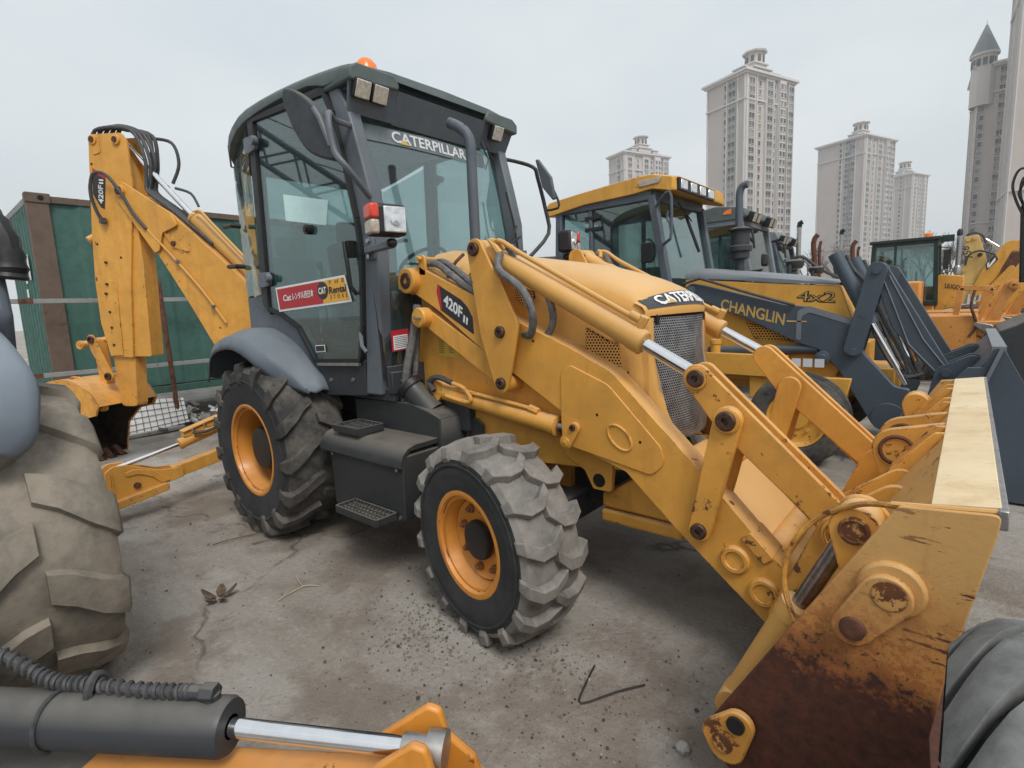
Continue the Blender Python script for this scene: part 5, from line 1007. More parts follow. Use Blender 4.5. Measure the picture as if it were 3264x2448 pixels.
# pipe rails on posts
for z, nm in ((1.935, 'upper'), (.940, 'lower')):
    RL = thing('pipe_rail', nm+' grey pipe rail with dark red bands in front of the green container', 'rail', (-5.55, -1.9, 0))
    b = MB(); b.beam((0, 0, z), (0, 6.4, z), .03, .062); pl = obj('rail', b, 'rail_grey', RL, bevel=.004)
    for y in ((.42 if z > 1 else .40), 2.9, 5.2):
        b = MB(); b.box((0, y, z), (.034, .15, .066)); obj('red_band', b, 'rusty', RL)
    for y in (3.1, 6.1):
        b = MB(); b.beam((-.03 if z > 1 else .03, y, 0), (-.03 if z > 1 else .03, y, z+.03), .04, .04); obj('post', b, 'rusty', RL)
rod('steel_pole', [(-5.0, -.058, 0), (-5.0, -.07, 1.1), (-5.02, -.083, 2.17)], .033, 'rusty', 'rusty brown steel pole standing upright in front of the green container', 'pole', n=8)
PN = thing('mesh_panel', 'white sheet panel behind a dark square wire grid lying before the container', 'panel', (-4.9, -.4, 0))
b = MB(); b.slab((0, -.42, .02), (0, .44, .10), (-.12, .44, .46), (-.12, -.10, .50), .02); obj('sheet', b, 'white', PN)
for k in range(10):
    y = -.40+.088*k; b = MB(); b.tube([(.008, y, .03+.08*(y+.42)), (-.112+(.09 if y < -.1 else 0), y, .48-(.0 if y > -.1 else (-.1-y)*1.3))], .004, 5); obj('wire', b, 'hose', PN)
for k in range(5):
    t = .12+k*.19; b = MB(); b.tube([(.008-.12*t, -.42+.33*t*.9, .03+.46*t), (.008-.12*t, .44, .10+.36*t)], .004, 5); obj('wire', b, 'hose', PN)
b = MB(); b.beam((.05, -.50, .03), (.05, .36, .05), .09, .05); obj('timber', b, 'rail_grey', PN, bevel=.006)
# heap of scrap under the container edge: uncountable
plain('scrap', (.10, .09, .08), .9, nscale=6, var=.8); plain('scrap_pale', (.42, .42, .42), .8, nscale=6, var=.4)
b = MB()
for k in range(260):
    y = random.uniform(-.5, 4.5); x = -5.3+random.gauss(0, .25); s = random.uniform(.02, .11); b.mi = 0 if random.random() < .72 else 1
    b.box((x, y, max(.01, random.gauss(.08, .07))), (s*random.uniform(.4, 2.2), s*random.uniform(.4, 2), s*random.uniform(.2, .9)), M.Rotation(random.uniform(0, 6), 3, V((random.random(), random.random(), random.random()+.1)).normalized()))
tag(obj('scrap_heap', b, ['scrap', 'scrap_pale'], smooth=0), 'heap of dark and pale scrap under the container', 'scrap', kind='stuff')
# ---------------- litter on the yard ----------------
b = MB(); random.seed(21)
def peb(x, y, s):
    k = len(b.v); vs = []
    for p in ((1, 0, 0), (-1, 0, 0), (0, 1, 0), (0, -1, 0), (0, 0, 1), (0, 0, -.6)): vs.append(V((x, y, s*.35))+V(p)*s*random.uniform(.55, 1.1))
    b.add(vs, [(0, 2, 4), (2, 1, 4), (1, 3, 4), (3, 0, 4), (2, 0, 5), (1, 2, 5), (3, 1, 5), (0, 3, 5)])
for k in range(6500):
    a = random.uniform(0, 1); b.mi = random.choice((0, 0, 0, 1, 2))
    x, y = random.uniform(-2.5, 3.8), random.uniform(-2.4, 1.5)
    if random.random() < .25: x, y = random.gauss(2.95, .45), random.gauss(-1.15, .35)
    elif random.random() < .15: x, y = random.gauss(2.0, .25), random.gauss(-1.2, .18)
    peb(x, y, min(.014, random.expovariate(1/.0020)+.0010))
plain('stone_dark', (.075, .064, .055), .9, nscale=30, var=.4); plain('stone_mid', (.17, .148, .125), .9, nscale=30, var=.4); plain('stone_pale', (.30, .29, .27), .9, nscale=30, var=.3)
tag(obj('gravel', b, ['stone_dark', 'stone_mid', 'stone_pale'], smooth=0), 'dark and pale grit scattered over the dirty concrete', 'gravel', kind='stuff')
b = MB()   # crumbled soil by the front tyre
for k in range(420):
    t = random.gauss(0, 1); x, y = (random.gauss(1.90, .22), random.gauss(-1.14, .14)) if random.random() < .6 else (random.gauss(2.5, .16), random.gauss(-1.0, .1)); peb(x, y, random.uniform(.002, .011))
tag(obj('soil_crumbs', b, 'stone_mid', smooth=0), 'brown soil crumbled round the front tyre', 'soil', kind='stuff')
random.seed(5)
plain('twig', (.10, .075, .05), .9); plain('straw', (.42, .36, .26), .9); plain('wire_black', (.03, .026, .026), .6)
rod('bent_wire', [(2.960, -.844, .008), (2.887, -.957, .010), (2.807, -1.090, .005), (2.772, -1.012, .012), (2.731, -.864, .006)], .0042, 'wire_black', 'thin black bent wire lying on the concrete by the bucket', 'wire', n=6)
rod('twig', [(.154, -1.227, .01), (.235, -1.049, .018), (.362, -.795, .012)], .0035, 'twig', 'dry twig with a looped end lying beside the big rear tyre', 'twig')
rod('twig', [(-.069, -1.403, .01), (-.051, -1.317, .016), (.024, -1.052, .012)], .0035, 'twig', 'dry twig lying behind the big rear tyre, towards the muddy tyre', 'twig')
rod('straw', [(1.04, -1.471, .006), (1.014, -1.305, .01), (1.083, -1.242, .006)], .0035, 'straw', 'pale straw stalk lying between the muddy tyre and the black step box', 'straw')
rod('straw', [(1.014, -1.305, .008), (.93, -1.29, .012), (.845, -1.261, .006)], .003, 'straw', 'short pale straw stalk crossing the longer straw', 'straw')
LF = thing('leaf_clump', 'small clump of dry curled brown leaves on the concrete', 'leaves', (.74, -1.665, 0))
plain('leaf_brown', (.11, .075, .05), .9, nscale=40, var=.5)
for k in range(5):
    a = k*1.3; b = MB(); rows = []
    for i in range(5):
        t = i/4; w_ = .022*math.sin(math.pi*min(1, t*.9+.06))+.003; c_ = V((math.cos(a)*(.02+.075*t), math.sin(a)*(.02+.075*t), .006+.035*t*t*(1+.5*(k % 2)))); s_ = V((-math.sin(a), math.cos(a), 0)); rows.append([c_-s_*w_+Zv*.012, c_, c_+s_*w_+Zv*.012])
    b.loft(rows); lf = obj('leaf', b, 'leaf_brown', LF, smooth=60); mm = lf.modifiers.new('solid', 'SOLIDIFY'); mm.thickness = .002
for (x, y, s, lab) in ((3.21, -1.052, .026, 'grey angular stone lying near the bucket corner'), (2.754, -.957, .013, 'small grey stone lying beside the thin bent wire')):
    b = MB(); b.lathe([(0, .001), (.0, s), (s*.5, s*1.05), (s*.95, s*.6), (s, .001)], (x, y, 0), (x, y, 1), 7); tag(obj('stone', b, 'stone_pale', smooth=20), lab, 'stone')
# =====================================================================
#  grey-armed backhoe loader next in the row
# =====================================================================
paint('cl_yellow', (.66, .34, .055), rust=.2, dust=.3, grime=.25); paint('cl_grey', (.055, .075, .10), rough=.45, dust=.45, dustcol=(.22, .24, .26), grime=.2)
paint('cl_top', (.16, .18, .205), rough=.5, dust=.4, dustcol=(.30, .31, .32), grime=.2)
CL = thing('backhoe_loader', 'backhoe loader with yellow cab roof, yellow hood and slate grey loader arms', 'backhoe loader')
HB = fillet([(1.46, 1.815), (2.177, 1.735), (2.955, 1.652, .02), (3.075, 1.31), (3.02, .95), (2.9, .70), (1.46, .75)], .015, 2)
b = MB(); b.plate(HB, 3.15, 4.15); CB = obj('engine_hood', b, 'cl_yellow', CL, bevel=.01)
tp = [(1.46, 1.82, 1.90), (1.60, 1.81, 1.925), (2.0, 1.77, 1.865), (2.47, 1.71, 1.795), (2.95, 1.66, 1.70)]
rows = []
for x, zs, zt in tp:
    hf = [(3.145, zs), (3.147, zs+(zt-zs)*.45), (3.20, zt-.012), (3.32, zt), (3.65, zt+.01)]; rows.append([V((x, y, z)) for y, z in hf]+[V((x, 7.3-y, z)) for y, z in hf[-2::-1]])
b = MB(); b.loft(rows); b.add(rows[0], [tuple(range(len(rows[0])))]); TPp = obj('hood_top', b, 'cl_top', CB, smooth=50)
for x in (2.28, 2.45, 2.62, 2.79):
    b = MB(); zt = 1.925-.165*(x-1.6); b.lathe([(0, .001), (0, .04), (.006, .035), (.007, .001)], (x, 3.30, zt-.012), (x, 3.30, zt+1), 16); o_ = obj('louvre', b, 'void', TPp)
b = MB(); perforated(b, [(2.12, 1.33), (2.20, 1.16), (2.60, 1.13), (2.60, 1.20)], .03, .010, lambda x, z: V((x, 3.138, z))); SV = obj('side_vent', b, 'cl_yellow', CB, smooth=0)
b = MB(); b.plate([(2.12, 1.33), (2.20, 1.16), (2.60, 1.13), (2.60, 1.20)], 3.142, 3.149); obj('vent_backing', b, 'void', SV)
text('lettering', '4x2', 'decal_black', CB, (2.585, 3.15, 1.525), (.335, 0, -.030), (.01, 0, .105), bold=.04)
text('lettering', '4x2', 'decal_gold', CB, (2.594, 3.147, 1.532), (.318, 0, -.029), (.01, 0, .092), bold=-.02)
b = MB(); b.box((1.8, 3.65, .75), (3.2, .7, .25)); b.box((2.9, 3.65, .85), (.5, .8, .5)); b.plate([(2.2, .55), (2.2, .80), (3.1, .80), (3.05, .55)], 3.02, 3.2); obj('chassis', b, 'cl_yellow', CL, bevel=.01)
b = MB(); b.plate([(1.7, .80), (1.7, 1.02), (2.55, 1.0), (2.55, .78)], 2.98, 3.12); SD = obj('side_frame', b, 'cl_yellow', CL, bevel=.006)
for k in range(4):
    b = MB(); b.slab((2.50+k*.10, 2.976, .90), (2.58+k*.10, 2.976, .90), (2.58+k*.10, 2.976, .98), (2.50+k*.10, 2.976, .98), .002); obj('info_sticker', b, 'decal_silver', SD, smooth=0)
b = MB(); b.lathe([(0, .05), (.10, .05), (.11, .06), (.15, .06), (.16, .03)], (1.84, 3.05, 1.0), (1.84, 3.05, 2), 16, cap=True); obj('filler_cap', b, 'cl_yellow', CL)
def ribwheel(name, par, C, R0, rr, W, rim, flip=False):
    mb = MB(); h = W/2; T = M.Translation(V(C)) @ M.Rotation(math.pi if flip else 0, 4, 'Z')
    mb.lathe([(-h*.7, rr), (-h*.95, rr+.03), (-h, rr+.5*(R0-rr)), (-h*.96, R0-.05), (-h*.80, R0-.012), (-h*.62, R0-.004), (-h*.60, R0-.02), (-h*.52, R0-.02), (-h*.50, R0), (-h*.12, R0), (-h*.10, R0-.02), (h*.10, R0-.02), (h*.12, R0), (h*.5, R0), (h*.96, R0-.05), (h, rr+.4*(R0-rr)), (h*.7, rr)], (0, 0, 0), (0, 1, 0), 56); mb.xf(T)
    ty = obj(name, mb, 'rubber_rear', par, smooth=30)
    b = MB(); b.lathe([(-h*.7, rr-.02), (-h*.80, rr+.012), (-h*.86, rr+.004), (-h*.8, rr-.012), (-h*.55, rr-.03), (-h*.50, rr-.06), (-h*.48, .10), (-h*.62, .085), (-h*.64, .001)], (0, 0, 0), (0, 1, 0), 44); b.xf(T); rm = obj('rim', b, rim, ty, smooth=28)
    for k in range(8):
        a = k*math.pi/4; q = V((.135*math.sin(a), -h*.48, .135*math.cos(a))); b = MB(); b.cyl(q, q-V((0, .03, 0)), .016, n=6); b.xf(T); obj('wheel_nut', b, rim, ty)
    return ty
ribwheel('front_wheel', CL, (2.715, 2.81, .435), .43, .25, .32, 'cl_yellow'); ribwheel('front_wheel', CL, (2.715, 4.49, .435), .43, .25, .32, 'cl_yellow', True)
wheel('rear_wheel', CL, (.55, 2.75, .66), .67, .33, .46, 15, 'bar', disc=.1, hub=.15, rim='cl_yellow'); wheel('rear_wheel', CL, (.55, 4.55, .66), .67, .33, .46, 15, 'bar', flip=True, disc=.1, hub=.15, rim='cl_yellow', sgn=-1)
GA = fillet([(1.48, 1.68, .07), (1.56, 1.765, .06), (1.70, 1.735, .03), (2.5, 1.50), (2.72, 1.47, .06), (3.09, 1.335, .03), (3.16, 1.05, .2), (3.42, .74, .1), (3.53, .72, .03), (3.54, .62, .04), (3.46, .36, .1), (3.30, .33, .1), (3.20, .50), (2.99, .87, .1), (2.82, 1.06, .05), (2.62, 1.13, .2), (2.21, 1.34), (1.63, 1.595, .04), (1.52, 1.60, .05)], .05, 4)
for y0_, sg in ((3.05, 1), (4.25, -1)):
    b = MB(); b.plate(GA, y0_, y0_+.10*sg); A_ = obj('loader_arm', b, 'cl_grey', CL, bevel=.006)
    b = MB(); b.plate(fillet([(2.615, 1.16), (2.62, 1.44, .06), (2.72, 1.48, .05), (3.07, 1.34), (3.08, 1.29), (2.72, 1.42, .05), (2.66, 1.38, .04), (2.66, 1.15)], .01, 3), y0_-.004*sg, y0_); obj('arm_edge', b, 'cl_top', A_)
    for (x, z, r) in ((1.56, 1.675, .06), (2.85, .985, .065)):
        b = MB(); b.lathe([(0, r), (.03, r), (.035, r*.6), (.05, r*.55), (.052, .001)], (x, y0_, z), (x, y0_-sg, z), 20); obj('pin', b, 'cl_grey', A_, smooth=30)
    b = MB(); b.lathe([(0, .13), (.02, .128), (.024, .001)], (3.385, y0_, .46), (3.385, y0_-sg, .46), 26); obj('boss', b, 'cl_grey', A_, smooth=30)
    b = MB(); b.plate(hull((3.25, 1.77, .075), (3.10, 1.08, .075)), y0_-.05*sg, y0_-.02*sg); b.plate(hull((3.25, 1.77, .075), (3.10, 1.08, .075)), y0_+.12*sg, y0_+.15*sg); BK2 = obj('bell_crank', b, 'cl_grey', CL, bevel=.005)
    for (x, z, r) in ((3.25, 1.77, .032), (3.10, 1.05, .032), (3.17, 1.40, .045)):
        b = MB(); b.cyl((x, y0_-.05*sg, z), (x, y0_-(.075 if r < .04 else .053)*sg, z), r, n=14); obj('pin', b, 'cl_grey', BK2)
    b = MB(); b.plate(hull((3.275, 1.75, .062), (3.44, 1.30, .075), (3.76, .86, .062)), y0_+.02*sg, y0_+.07*sg); P_ = obj('pusher_lever', b, 'cl_grey', CL, bevel=.006)
    b = MB(); b.tube([V((x, y0_+.017*sg, z)) for x, z in ((3.29, 1.70), (3.40, 1.40), (3.50, 1.12), (3.72, .86))], .006, 6); b.tube([V((x, y0_+.017*sg, z)) for x, z in ((3.335, 1.72), (3.52, 1.33), (3.60, 1.16), (3.78, .90))], .006, 6); obj('rib_bead', b, 'cl_top', P_)
    q0, q1, q2 = V((2.905, y0_+.07*sg, 1.95)), V((3.22, y0_+.07*sg, 1.30)), V((3.50, y0_+.07*sg, .76))
    b = MB(); b.cyl(q0, q1, .062, n=20); C_ = obj('tilt_cylinder', b, 'cl_grey', CL); b = MB(); b.cyl(q1, q2, .026, n=16); obj('piston_rod', b, 'chrome', C_)
    b = MB(); b.tube([q0+V((.09, 0, -.02)), q0+V((.15, 0, -.15)), q0.lerp(q1, .5)+V((.10, 0, .03)), q1+V((.10, 0, .0)), q1+V((.22, .02, -.25)), q2+V((.02, 0, .1))], .016, 7, 5, rib=.15); obj('hydraulic_hose', b, 'hose', C_)
    b = MB(); b.cyl((1.75, y0_+.05*sg, 1.03), (2.80, y0_+.05*sg, 1.062), .045, n=18); obj('lift_cylinder', b, 'cl_grey', CL)
O_ = V((1.885, 3.05, 1.470)); text('lettering', 'CHANGLIN', 'decal_gold', CL, O_, (.62, 0, -.175), (.012, 0, .115), bold=.02)
b = MB(); b.plate([(2.53, 1.345), (2.70, 1.335), (2.71, 1.325), (2.53, 1.33)], 3.046, 3.049); obj('brush_stroke', b, 'decal_gold', CL, smooth=0)
b = MB(); b.tube([(1.50, 3.02, 1.76), (1.65, 3.02, 1.80), (1.72, 3.02, 1.79), (2.2, 3.02, 1.62), (2.6, 3.02, 1.49)], .014, 8, 4); obj('hydraulic_hose', b, 'hose', CL)
b = MB()
for k in range(7):
    a = random.uniform(-.1, .1); b.tube([(3.18+.03*k, 3.25+.05*k, 1.30+a), (3.3+.03*k, 3.3+.05*k, 1.0+a), (3.45+.02*k, 3.35+.06*k, .80), (3.6, 3.4+.05*k, .85-a)], .014, 6, 4)
obj('hose_bundle', b, 'hose', CL)
# bucket of the grey machine
BS2 = fillet([(3.80, .86), (3.90, 1.0), (3.985, 1.0), (4.04, 1.145), (4.09, 1.145), (4.22, .88), (4.36, .45), (4.46, .04), (4.40, .015), (3.75, .03), (3.60, .20), (3.60, .45)], .02, 2)
b = MB()
for y in (2.46, 4.82): b.plate(BS2, y, y+.02)
b.plate([(4.07, 1.14), (3.86, .86), (3.62, .45), (3.64, .2), (3.78, .05), (4.46, .02), (4.46, .04), (3.79, .07), (3.66, .21), (3.64, .45), (3.88, .85), (4.085, 1.13)], 2.48, 4.82); GB = obj('loader_bucket', b, 'cl_grey', CL, bevel=.004)
b = MB(); b.beam((4.065, 2.47, 1.14), (4.065, 4.83, 1.14), .08, .03); obj('spill_guard', b, 'cl_top', GB)
b = MB(); b.slab((3.998, 2.452, .915), (4.07, 2.452, 1.15), (4.095, 2.452, 1.15), (4.02, 2.452, .905), .02); obj('edge_strip', b, 'cl_top', GB)
for y in (3.0, 3.2, 4.1, 4.3):
    b = MB(); b.plate(hull((3.76, .88, .07), (3.93, .98, .06), (3.72, .6, .08)), y-.012, y+.012); hp_ = obj('hinge_plate', b, 'cl_grey', GB, bevel=.004); b = MB(); b.cyl((3.77, y-.03, .89), (3.77, y+.03, .89), .035, n=14); obj('pin', b, 'cl_grey', hp_)
# cab
def simple_cab(par, x0, x1, y0, y1, z0, z1, rake, frame, gl='glass_far', inter=True):
    """four-post cab: raked front, door split, real panes"""
    fr = MB()
    def C(x, y, z): return V((x+(rake*(z1-z)/(z1-z0) if x > (x0+x1)/2 else -.05*(z1-z)/(z1-z0)), y, z))
    for y in (y0, y1):
        for x in (x0, x1): fr.beam(C(x, y, z0), C(x, y, z1), .09, .09, up=X)
        xm = x0+(x1-x0)*.36; fr.beam((xm, y, z0), (xm, y, z1), .06, .05, up=X)
        fr.beam(C(x0, y, z1), C(x1, y, z1), .08, .10); fr.beam(C(x0, y, z0), C(x1, y, z0), .08, .12)
    for x in (x0, x1):
        fr.beam(C(x, y0, z1), C(x, y1, z1), .08, .10); fr.beam(C(x, y0, z0), C(x, y1, z0), .08, .12)
    cb = obj('cab', fr, frame, par, bevel=.012)
    for y in (y0, y1):
        b = MB(); b.slab(C(x0, y, z0), C(x1, y, z0), C(x1, y, z1), C(x0, y, z1), .006); obj('side_pane', b, gl, cb, smooth=0)
    for x in (x0, x1):
        b = MB(); b.slab(C(x, y0, z0), C(x, y1, z0), C(x, y1, z1), C(x, y0, z1), .006); obj('windshield' if x == x1 else 'rear_window', b, gl, cb, smooth=0)
    if inter:
        ym = (y0+y1)/2; b = MB(); b.box((x0+.45, ym, z0+.25), (.45, .5, .35)); b.box((x0+.25, ym, z0+.62), (.14, .46, .6)); b.box((x0+.25, ym, z0+1.0), (.1, .26, .16)); obj('seat', b, 'seat', cb, bevel=.03)
        b = MB(); b.box((x1-.1, ym, z0+.18), (.25, 1.0, .4)); b.tube([V((x1-.38, ym+.18*math.cos(t), z0+.62+.14*math.sin(t))) for t in [k*math.pi/8 for k in range(17)]], .015, 6); obj('dashboard', b, 'interior', cb, bevel=.02)
    return cb
cb = simple_cab(CL, -.08, 1.16, 2.97, 4.33, 1.60, 2.74, .20, 'slate')
b = MB(); b.plate([(-.15, 1.0), (-.15, 1.62), (1.38, 1.62), (1.46, 1.0)], 2.98, 4.32); obj('cab_base', b, 'slate', cb, bevel=.01)
RO = fillet([(-.29, 2.80, .02), (-.22, 2.86, .03), (.275, 2.905, .1), (1.0, 2.955, .1), (1.20, 2.952, .05), (1.445, 2.888, .02), (1.455, 2.736, .02), (1.20, 2.80, .03), (.95, 2.775, .03), (.30, 2.76, .1), (-.26, 2.69, .02)], .02, 3)
rows = []
for y, s_ in ((2.90, .96), (2.93, 1.), (3.05, 1.0), (4.25, 1.0), (4.37, 1.), (4.40, .96)): rows.append([V((.58+(x-.58)*s_, y, 2.83+(z-2.83)*s_+(.015 if 3 < y < 4.3 else 0))) for x, z in RO])
b = MB(); b.loft(rows, closed=True, caps=True); ro2 = obj('roof', b, 'cl_yellow', cb, bevel=.008)
b = MB(); b.plate(fillet([(1.02, 2.90), (1.30, 2.905), (1.27, 2.845), (1.05, 2.835)], .01, 2), 2.885, 2.90); obj('marker_lamp', b, 'lens_smoke', ro2, bevel=.003)
b = MB(); b.box((1.465, 3.45, 2.81), (.03, 1.02, .13)); obj('lamp_panel', b, 'black', ro2, bevel=.004)
for y in (3.06, 3.32, 3.58, 3.84):
    b = MB(); b.box((1.483, y, 2.81), (.02, .16, .10)); obj('roof_lamp', b, 'lens_clear', ro2, bevel=.01)
b = MB(); b.tube([(1.20, 2.95, 2.60), (1.40, 2.78, 2.70), (1.46, 2.78, 2.66), (1.46, 2.78, 2.28), (1.43, 2.79, 2.22), (1.30, 2.94, 2.20)], .016, 7, 2); b.tube([(1.43, 2.78, 2.52), (1.41, 2.78, 2.44), (1.45, 2.78, 2.38)], .012, 6); obj('mirror_arm', b, 'slate', cb)
b = MB(); b.tube([(1.22, 3.5, 2.72), (1.34, 3.62, 2.50)], .008, 6); b.beam((1.28, 3.58, 2.58), (1.38, 3.75, 2.15), .02, .03); obj('wiper', b, 'black', cb)
b = MB(); b.tube([(1.36, 2.93, 1.76), (1.43, 2.90, 1.76), (1.45, 2.90, 1.40)], .014, 6, 2); obj('grab_rail', b, 'slate', cb)
for z in (2.60, 2.47):
    b = MB(); b.box((.40, 2.955, z), (.22, .03, .05)); obj('hinge', b, 'black', cb, bevel=.008)
b = MB(); b.box((1.10, 2.955, 2.13), (.15, .03, .22)); obj('door_lock', b, 'black', cb, bevel=.01)
b = MB(); b.lathe([(0, .05), (.18, .05), (.20, .10), (.27, .10), (.28, .125), (.32, .125), (.33, .125), (.34, .10), (.50, .10), (.50, .13), (.515, .135), (.54, .06)], (1.90, 3.60, 1.82), (1.90, 3.60, 3), 24); PC = obj('pre_cleaner', b, 'cab_black', CB, smooth=30)
b = MB(); b.tube([(1.885, 3.6, 2.30), (1.885, 3.6, 2.60), (1.885, 3.6, 2.72), (1.91, 3.6, 2.79), (1.97, 3.6, 2.81)], .040, 14, 3); obj('exhaust_stack', b, 'slate', CB)
rebase(CL, (1.5, 3.65, 0))
# ---------------- next machines along the row ----------------
def rear_backhoe(name, label, y0, roofmat, framemat, armmat, zc=2.75, x1=1.18, front_lamp=True, beacon=False, body='cl_grey'):
    t = thing(name, label, 'backhoe loader')
    c_ = simple_cab(t, x1-1.25, x1-.05, y0, y0+1.35, 1.55, zc, .22, framemat)
    rr = [(x1-1.35, zc+.04), (x1-1.3, zc+.14), (x1-.4, zc+.26), (x1, zc+.20), (x1+.06, zc+.06), (x1-.1, zc+.03)]
    b = MB(); b.plate(fillet(rr, .03, 3), y0-.06, y0+1.42); r_ = obj('roof', b, roofmat, c_, bevel=.03, seg=3)
    b = MB(); b.plate([(x1-.26, zc+.17), (x1-.16, zc+.20), (x1-.16, zc+.12), (x1-.29, zc+.12)], y0-.068, y0-.055); obj('marker_lamp', b, 'amber', r_)
    for yy in (.12, .32, 1.0, 1.2):
        b = MB(); b.box((x1+.09, y0+yy, zc+.06), (.09, .15, .15), M.Rotation(R(20), 3, 'Y')); l_ = obj('roof_lamp', b, 'black', r_, bevel=.015); b = MB(); b.box((x1+.138, y0+yy, zc+.042), (.01, .12, .12), M.Rotation(R(20), 3, 'Y')); obj('lamp_lens', b, 'lens_led', l_)
    if beacon:
        b = MB(); b.lathe([(0, .09), (.10, .085), (.12, .06), (.125, .001)], (x1-.75, y0+.3, zc+.22), (x1-.75, y0+.3, 9), 18); obj('beacon', b, 'amber', r_); b = MB(); b.tube([(x1-.62, y0+.25, zc+.2), (x1-.58, y0+.25, zc+.36), (x1-.52, y0+.25, zc+.2)], .012, 6); obj('lift_eye', b, 'black', r_)
    b = MB(); b.plate([(x1+.1, .8), (x1+.1, 1.78), (x1+1.4, 1.6), (x1+1.6, 1.2), (x1+1.5, .8)], y0+.2, y0+1.15); obj('engine_hood', b, armmat, t, bevel=.03, seg=3)
    b = MB(); b.box((x1+.2, y0+.68, .75), (3.2, .7, .3)); b.plate([(x1-1.3, 1.0), (x1-1.3, 1.58), (x1+.2, 1.58), (x1+.25, 1.0)], y0, y0+1.35); obj('chassis', b, body, t, bevel=.02)
    for (xx, rr_) in ((x1-.7, .66), (x1+1.5, .45)):
        for fl in (False, True): ribwheel('wheel', t, (xx, y0+(-.15 if not fl else 1.5), rr_), rr_-.005, rr_*.52, .38, 'rim_orange', fl)
    b = MB(); b.tube([(x1+.15, y0-.02, 2.42), (x1+.1, y0-.25, 2.60), (x1+.22, y0-.30, 2.55), (x1+.25, y0-.28, 2.3)], .018, 7, 2); b.tube([(x1+.12, y0-.02, 1.98), (x1+.35, y0-.25, 1.98)], .02, 7); mr_ = obj('mirror_arm', b, 'cab_black', c_)
    b = MB(); b.box((x1+.40, y0-.28, 2.12), (.10, .22, .18), M.Rotation(R(15), 3, 'Z')); obj('driving_lamp', b, 'cab_black', c_, bevel=.03, seg=3)
    b = MB(); b.tube([(x1+.6, y0+.25, 1.5), (x1+.6, y0+.25, 2.05)], .03, 10); b.lathe([(0, .1), (.05, .13), (.11, .13), (.14, .06)], (x1+.62, y0+.5, 2.0), (x1+.62, y0+.5, 3), 18, cap=True); obj('pre_cleaner', b, 'cab_black', t)
    return t
m1 = rear_backhoe('backhoe_loader', 'dark green roofed backhoe loader with amber marker lamp behind the tall grey exhaust', 6.0, 'slate_roof', 'cl_top', 'cat_yellow'); rebase(m1, (1.2, 6.7, 0))
m2 = rear_backhoe('backhoe_loader', 'grey backhoe loader with round orange beacon on its roof, behind the dark green roof', 8.7, 'cl_top', 'cl_grey', 'cat_yellow', 2.62, .95, beacon=True); rebase(m2, (1.0, 9.4, 0))
# light green-cab loader further along
paint('deep_green', (.008, .028, .025), rough=.4, dust=.15); paint('orange_old', (.62, .265, .06), rust=.8, dust=.3, dustcol=(.5, .36, .22)); paint('beige_yellow', (.62, .42, .13), rust=.2, dust=.2); paint('lg_yellow', (.66, .33, .05), rust=.6, dust=.2)
GG = thing('motor_grader', 'dark green box cab machine with orange beacon standing in the row', 'grader')
cb = simple_cab(GG, 2.05, 3.22, 13.0, 14.5, 1.30, 2.70, .05, 'deep_green'); b = MB(); b.box((2.63, 13.75, 2.76), (1.34, 1.7, .07)); b.box((3.42, 13.2, 2.74), (.22, .25, .14)); r_ = obj('roof', b, 'deep_green', cb, bevel=.01)
b = MB(); b.lathe([(0, .08), (.09, .075), (.12, .03)], (3.05, 13.3, 2.80), (3.05, 13.3, 4), 16, cap=True); obj('beacon', b, 'amber', r_)
b = MB(); b.box((2.6, 13.75, 1.0), (1.3, 1.5, .62)); b.box((2.2, 13.75, .7), (3.8, .6, .4)); b.plate([(3.25, 1.95), (3.75, 1.88), (3.72, 1.2), (3.25, 1.1)], 13.2, 14.3); bd = obj('body', b, 'lg_yellow', GG, bevel=.02)
b = MB(); b.box((3.02, 12.98, 1.75), (.06, .03, .12)); obj('door_handle', b, 'steel', cb)
b = MB(); b.tube([(3.26, 12.95, 2.55), (3.48, 12.8, 2.5), (3.5, 12.8, 1.98), (3.28, 12.95, 1.93)], .015, 6); b.box((3.42, 12.8, 2.25), (.10, .05, .42)); obj('mirror', b, 'black', cb)
b = MB(); b.cyl((3.6, 14.1, 1.8), (3.6, 14.1, 2.9), .05, n=12); b.lathe([(0, .07), (.15, .08), (.2, .05)], (3.6, 14.1, 1.95), (3.6, 14.1, 4), 12); ex_ = obj('exhaust_stack', b, 'steel', GG)
b = MB(); b.lathe([(0, .056), (.1, .06), (.16, .03)], (3.6, 14.1, 2.84), (3.6, 14.1, 4), 12, cap=True); obj('rain_cap', b, 'black', ex_)
text('lettering', 'LIUGONG', 'decal_black', GG, (3.42, 13.19, 1.63), (.40, 0, -.10), (0, 0, .11), bold=.02)
for x in (1.2, 3.9): ribwheel('wheel', GG, (x, 13.1, .62), .62, .32, .4, 'lg_yellow')
rebase(GG, (2.6, 13.75, 0))
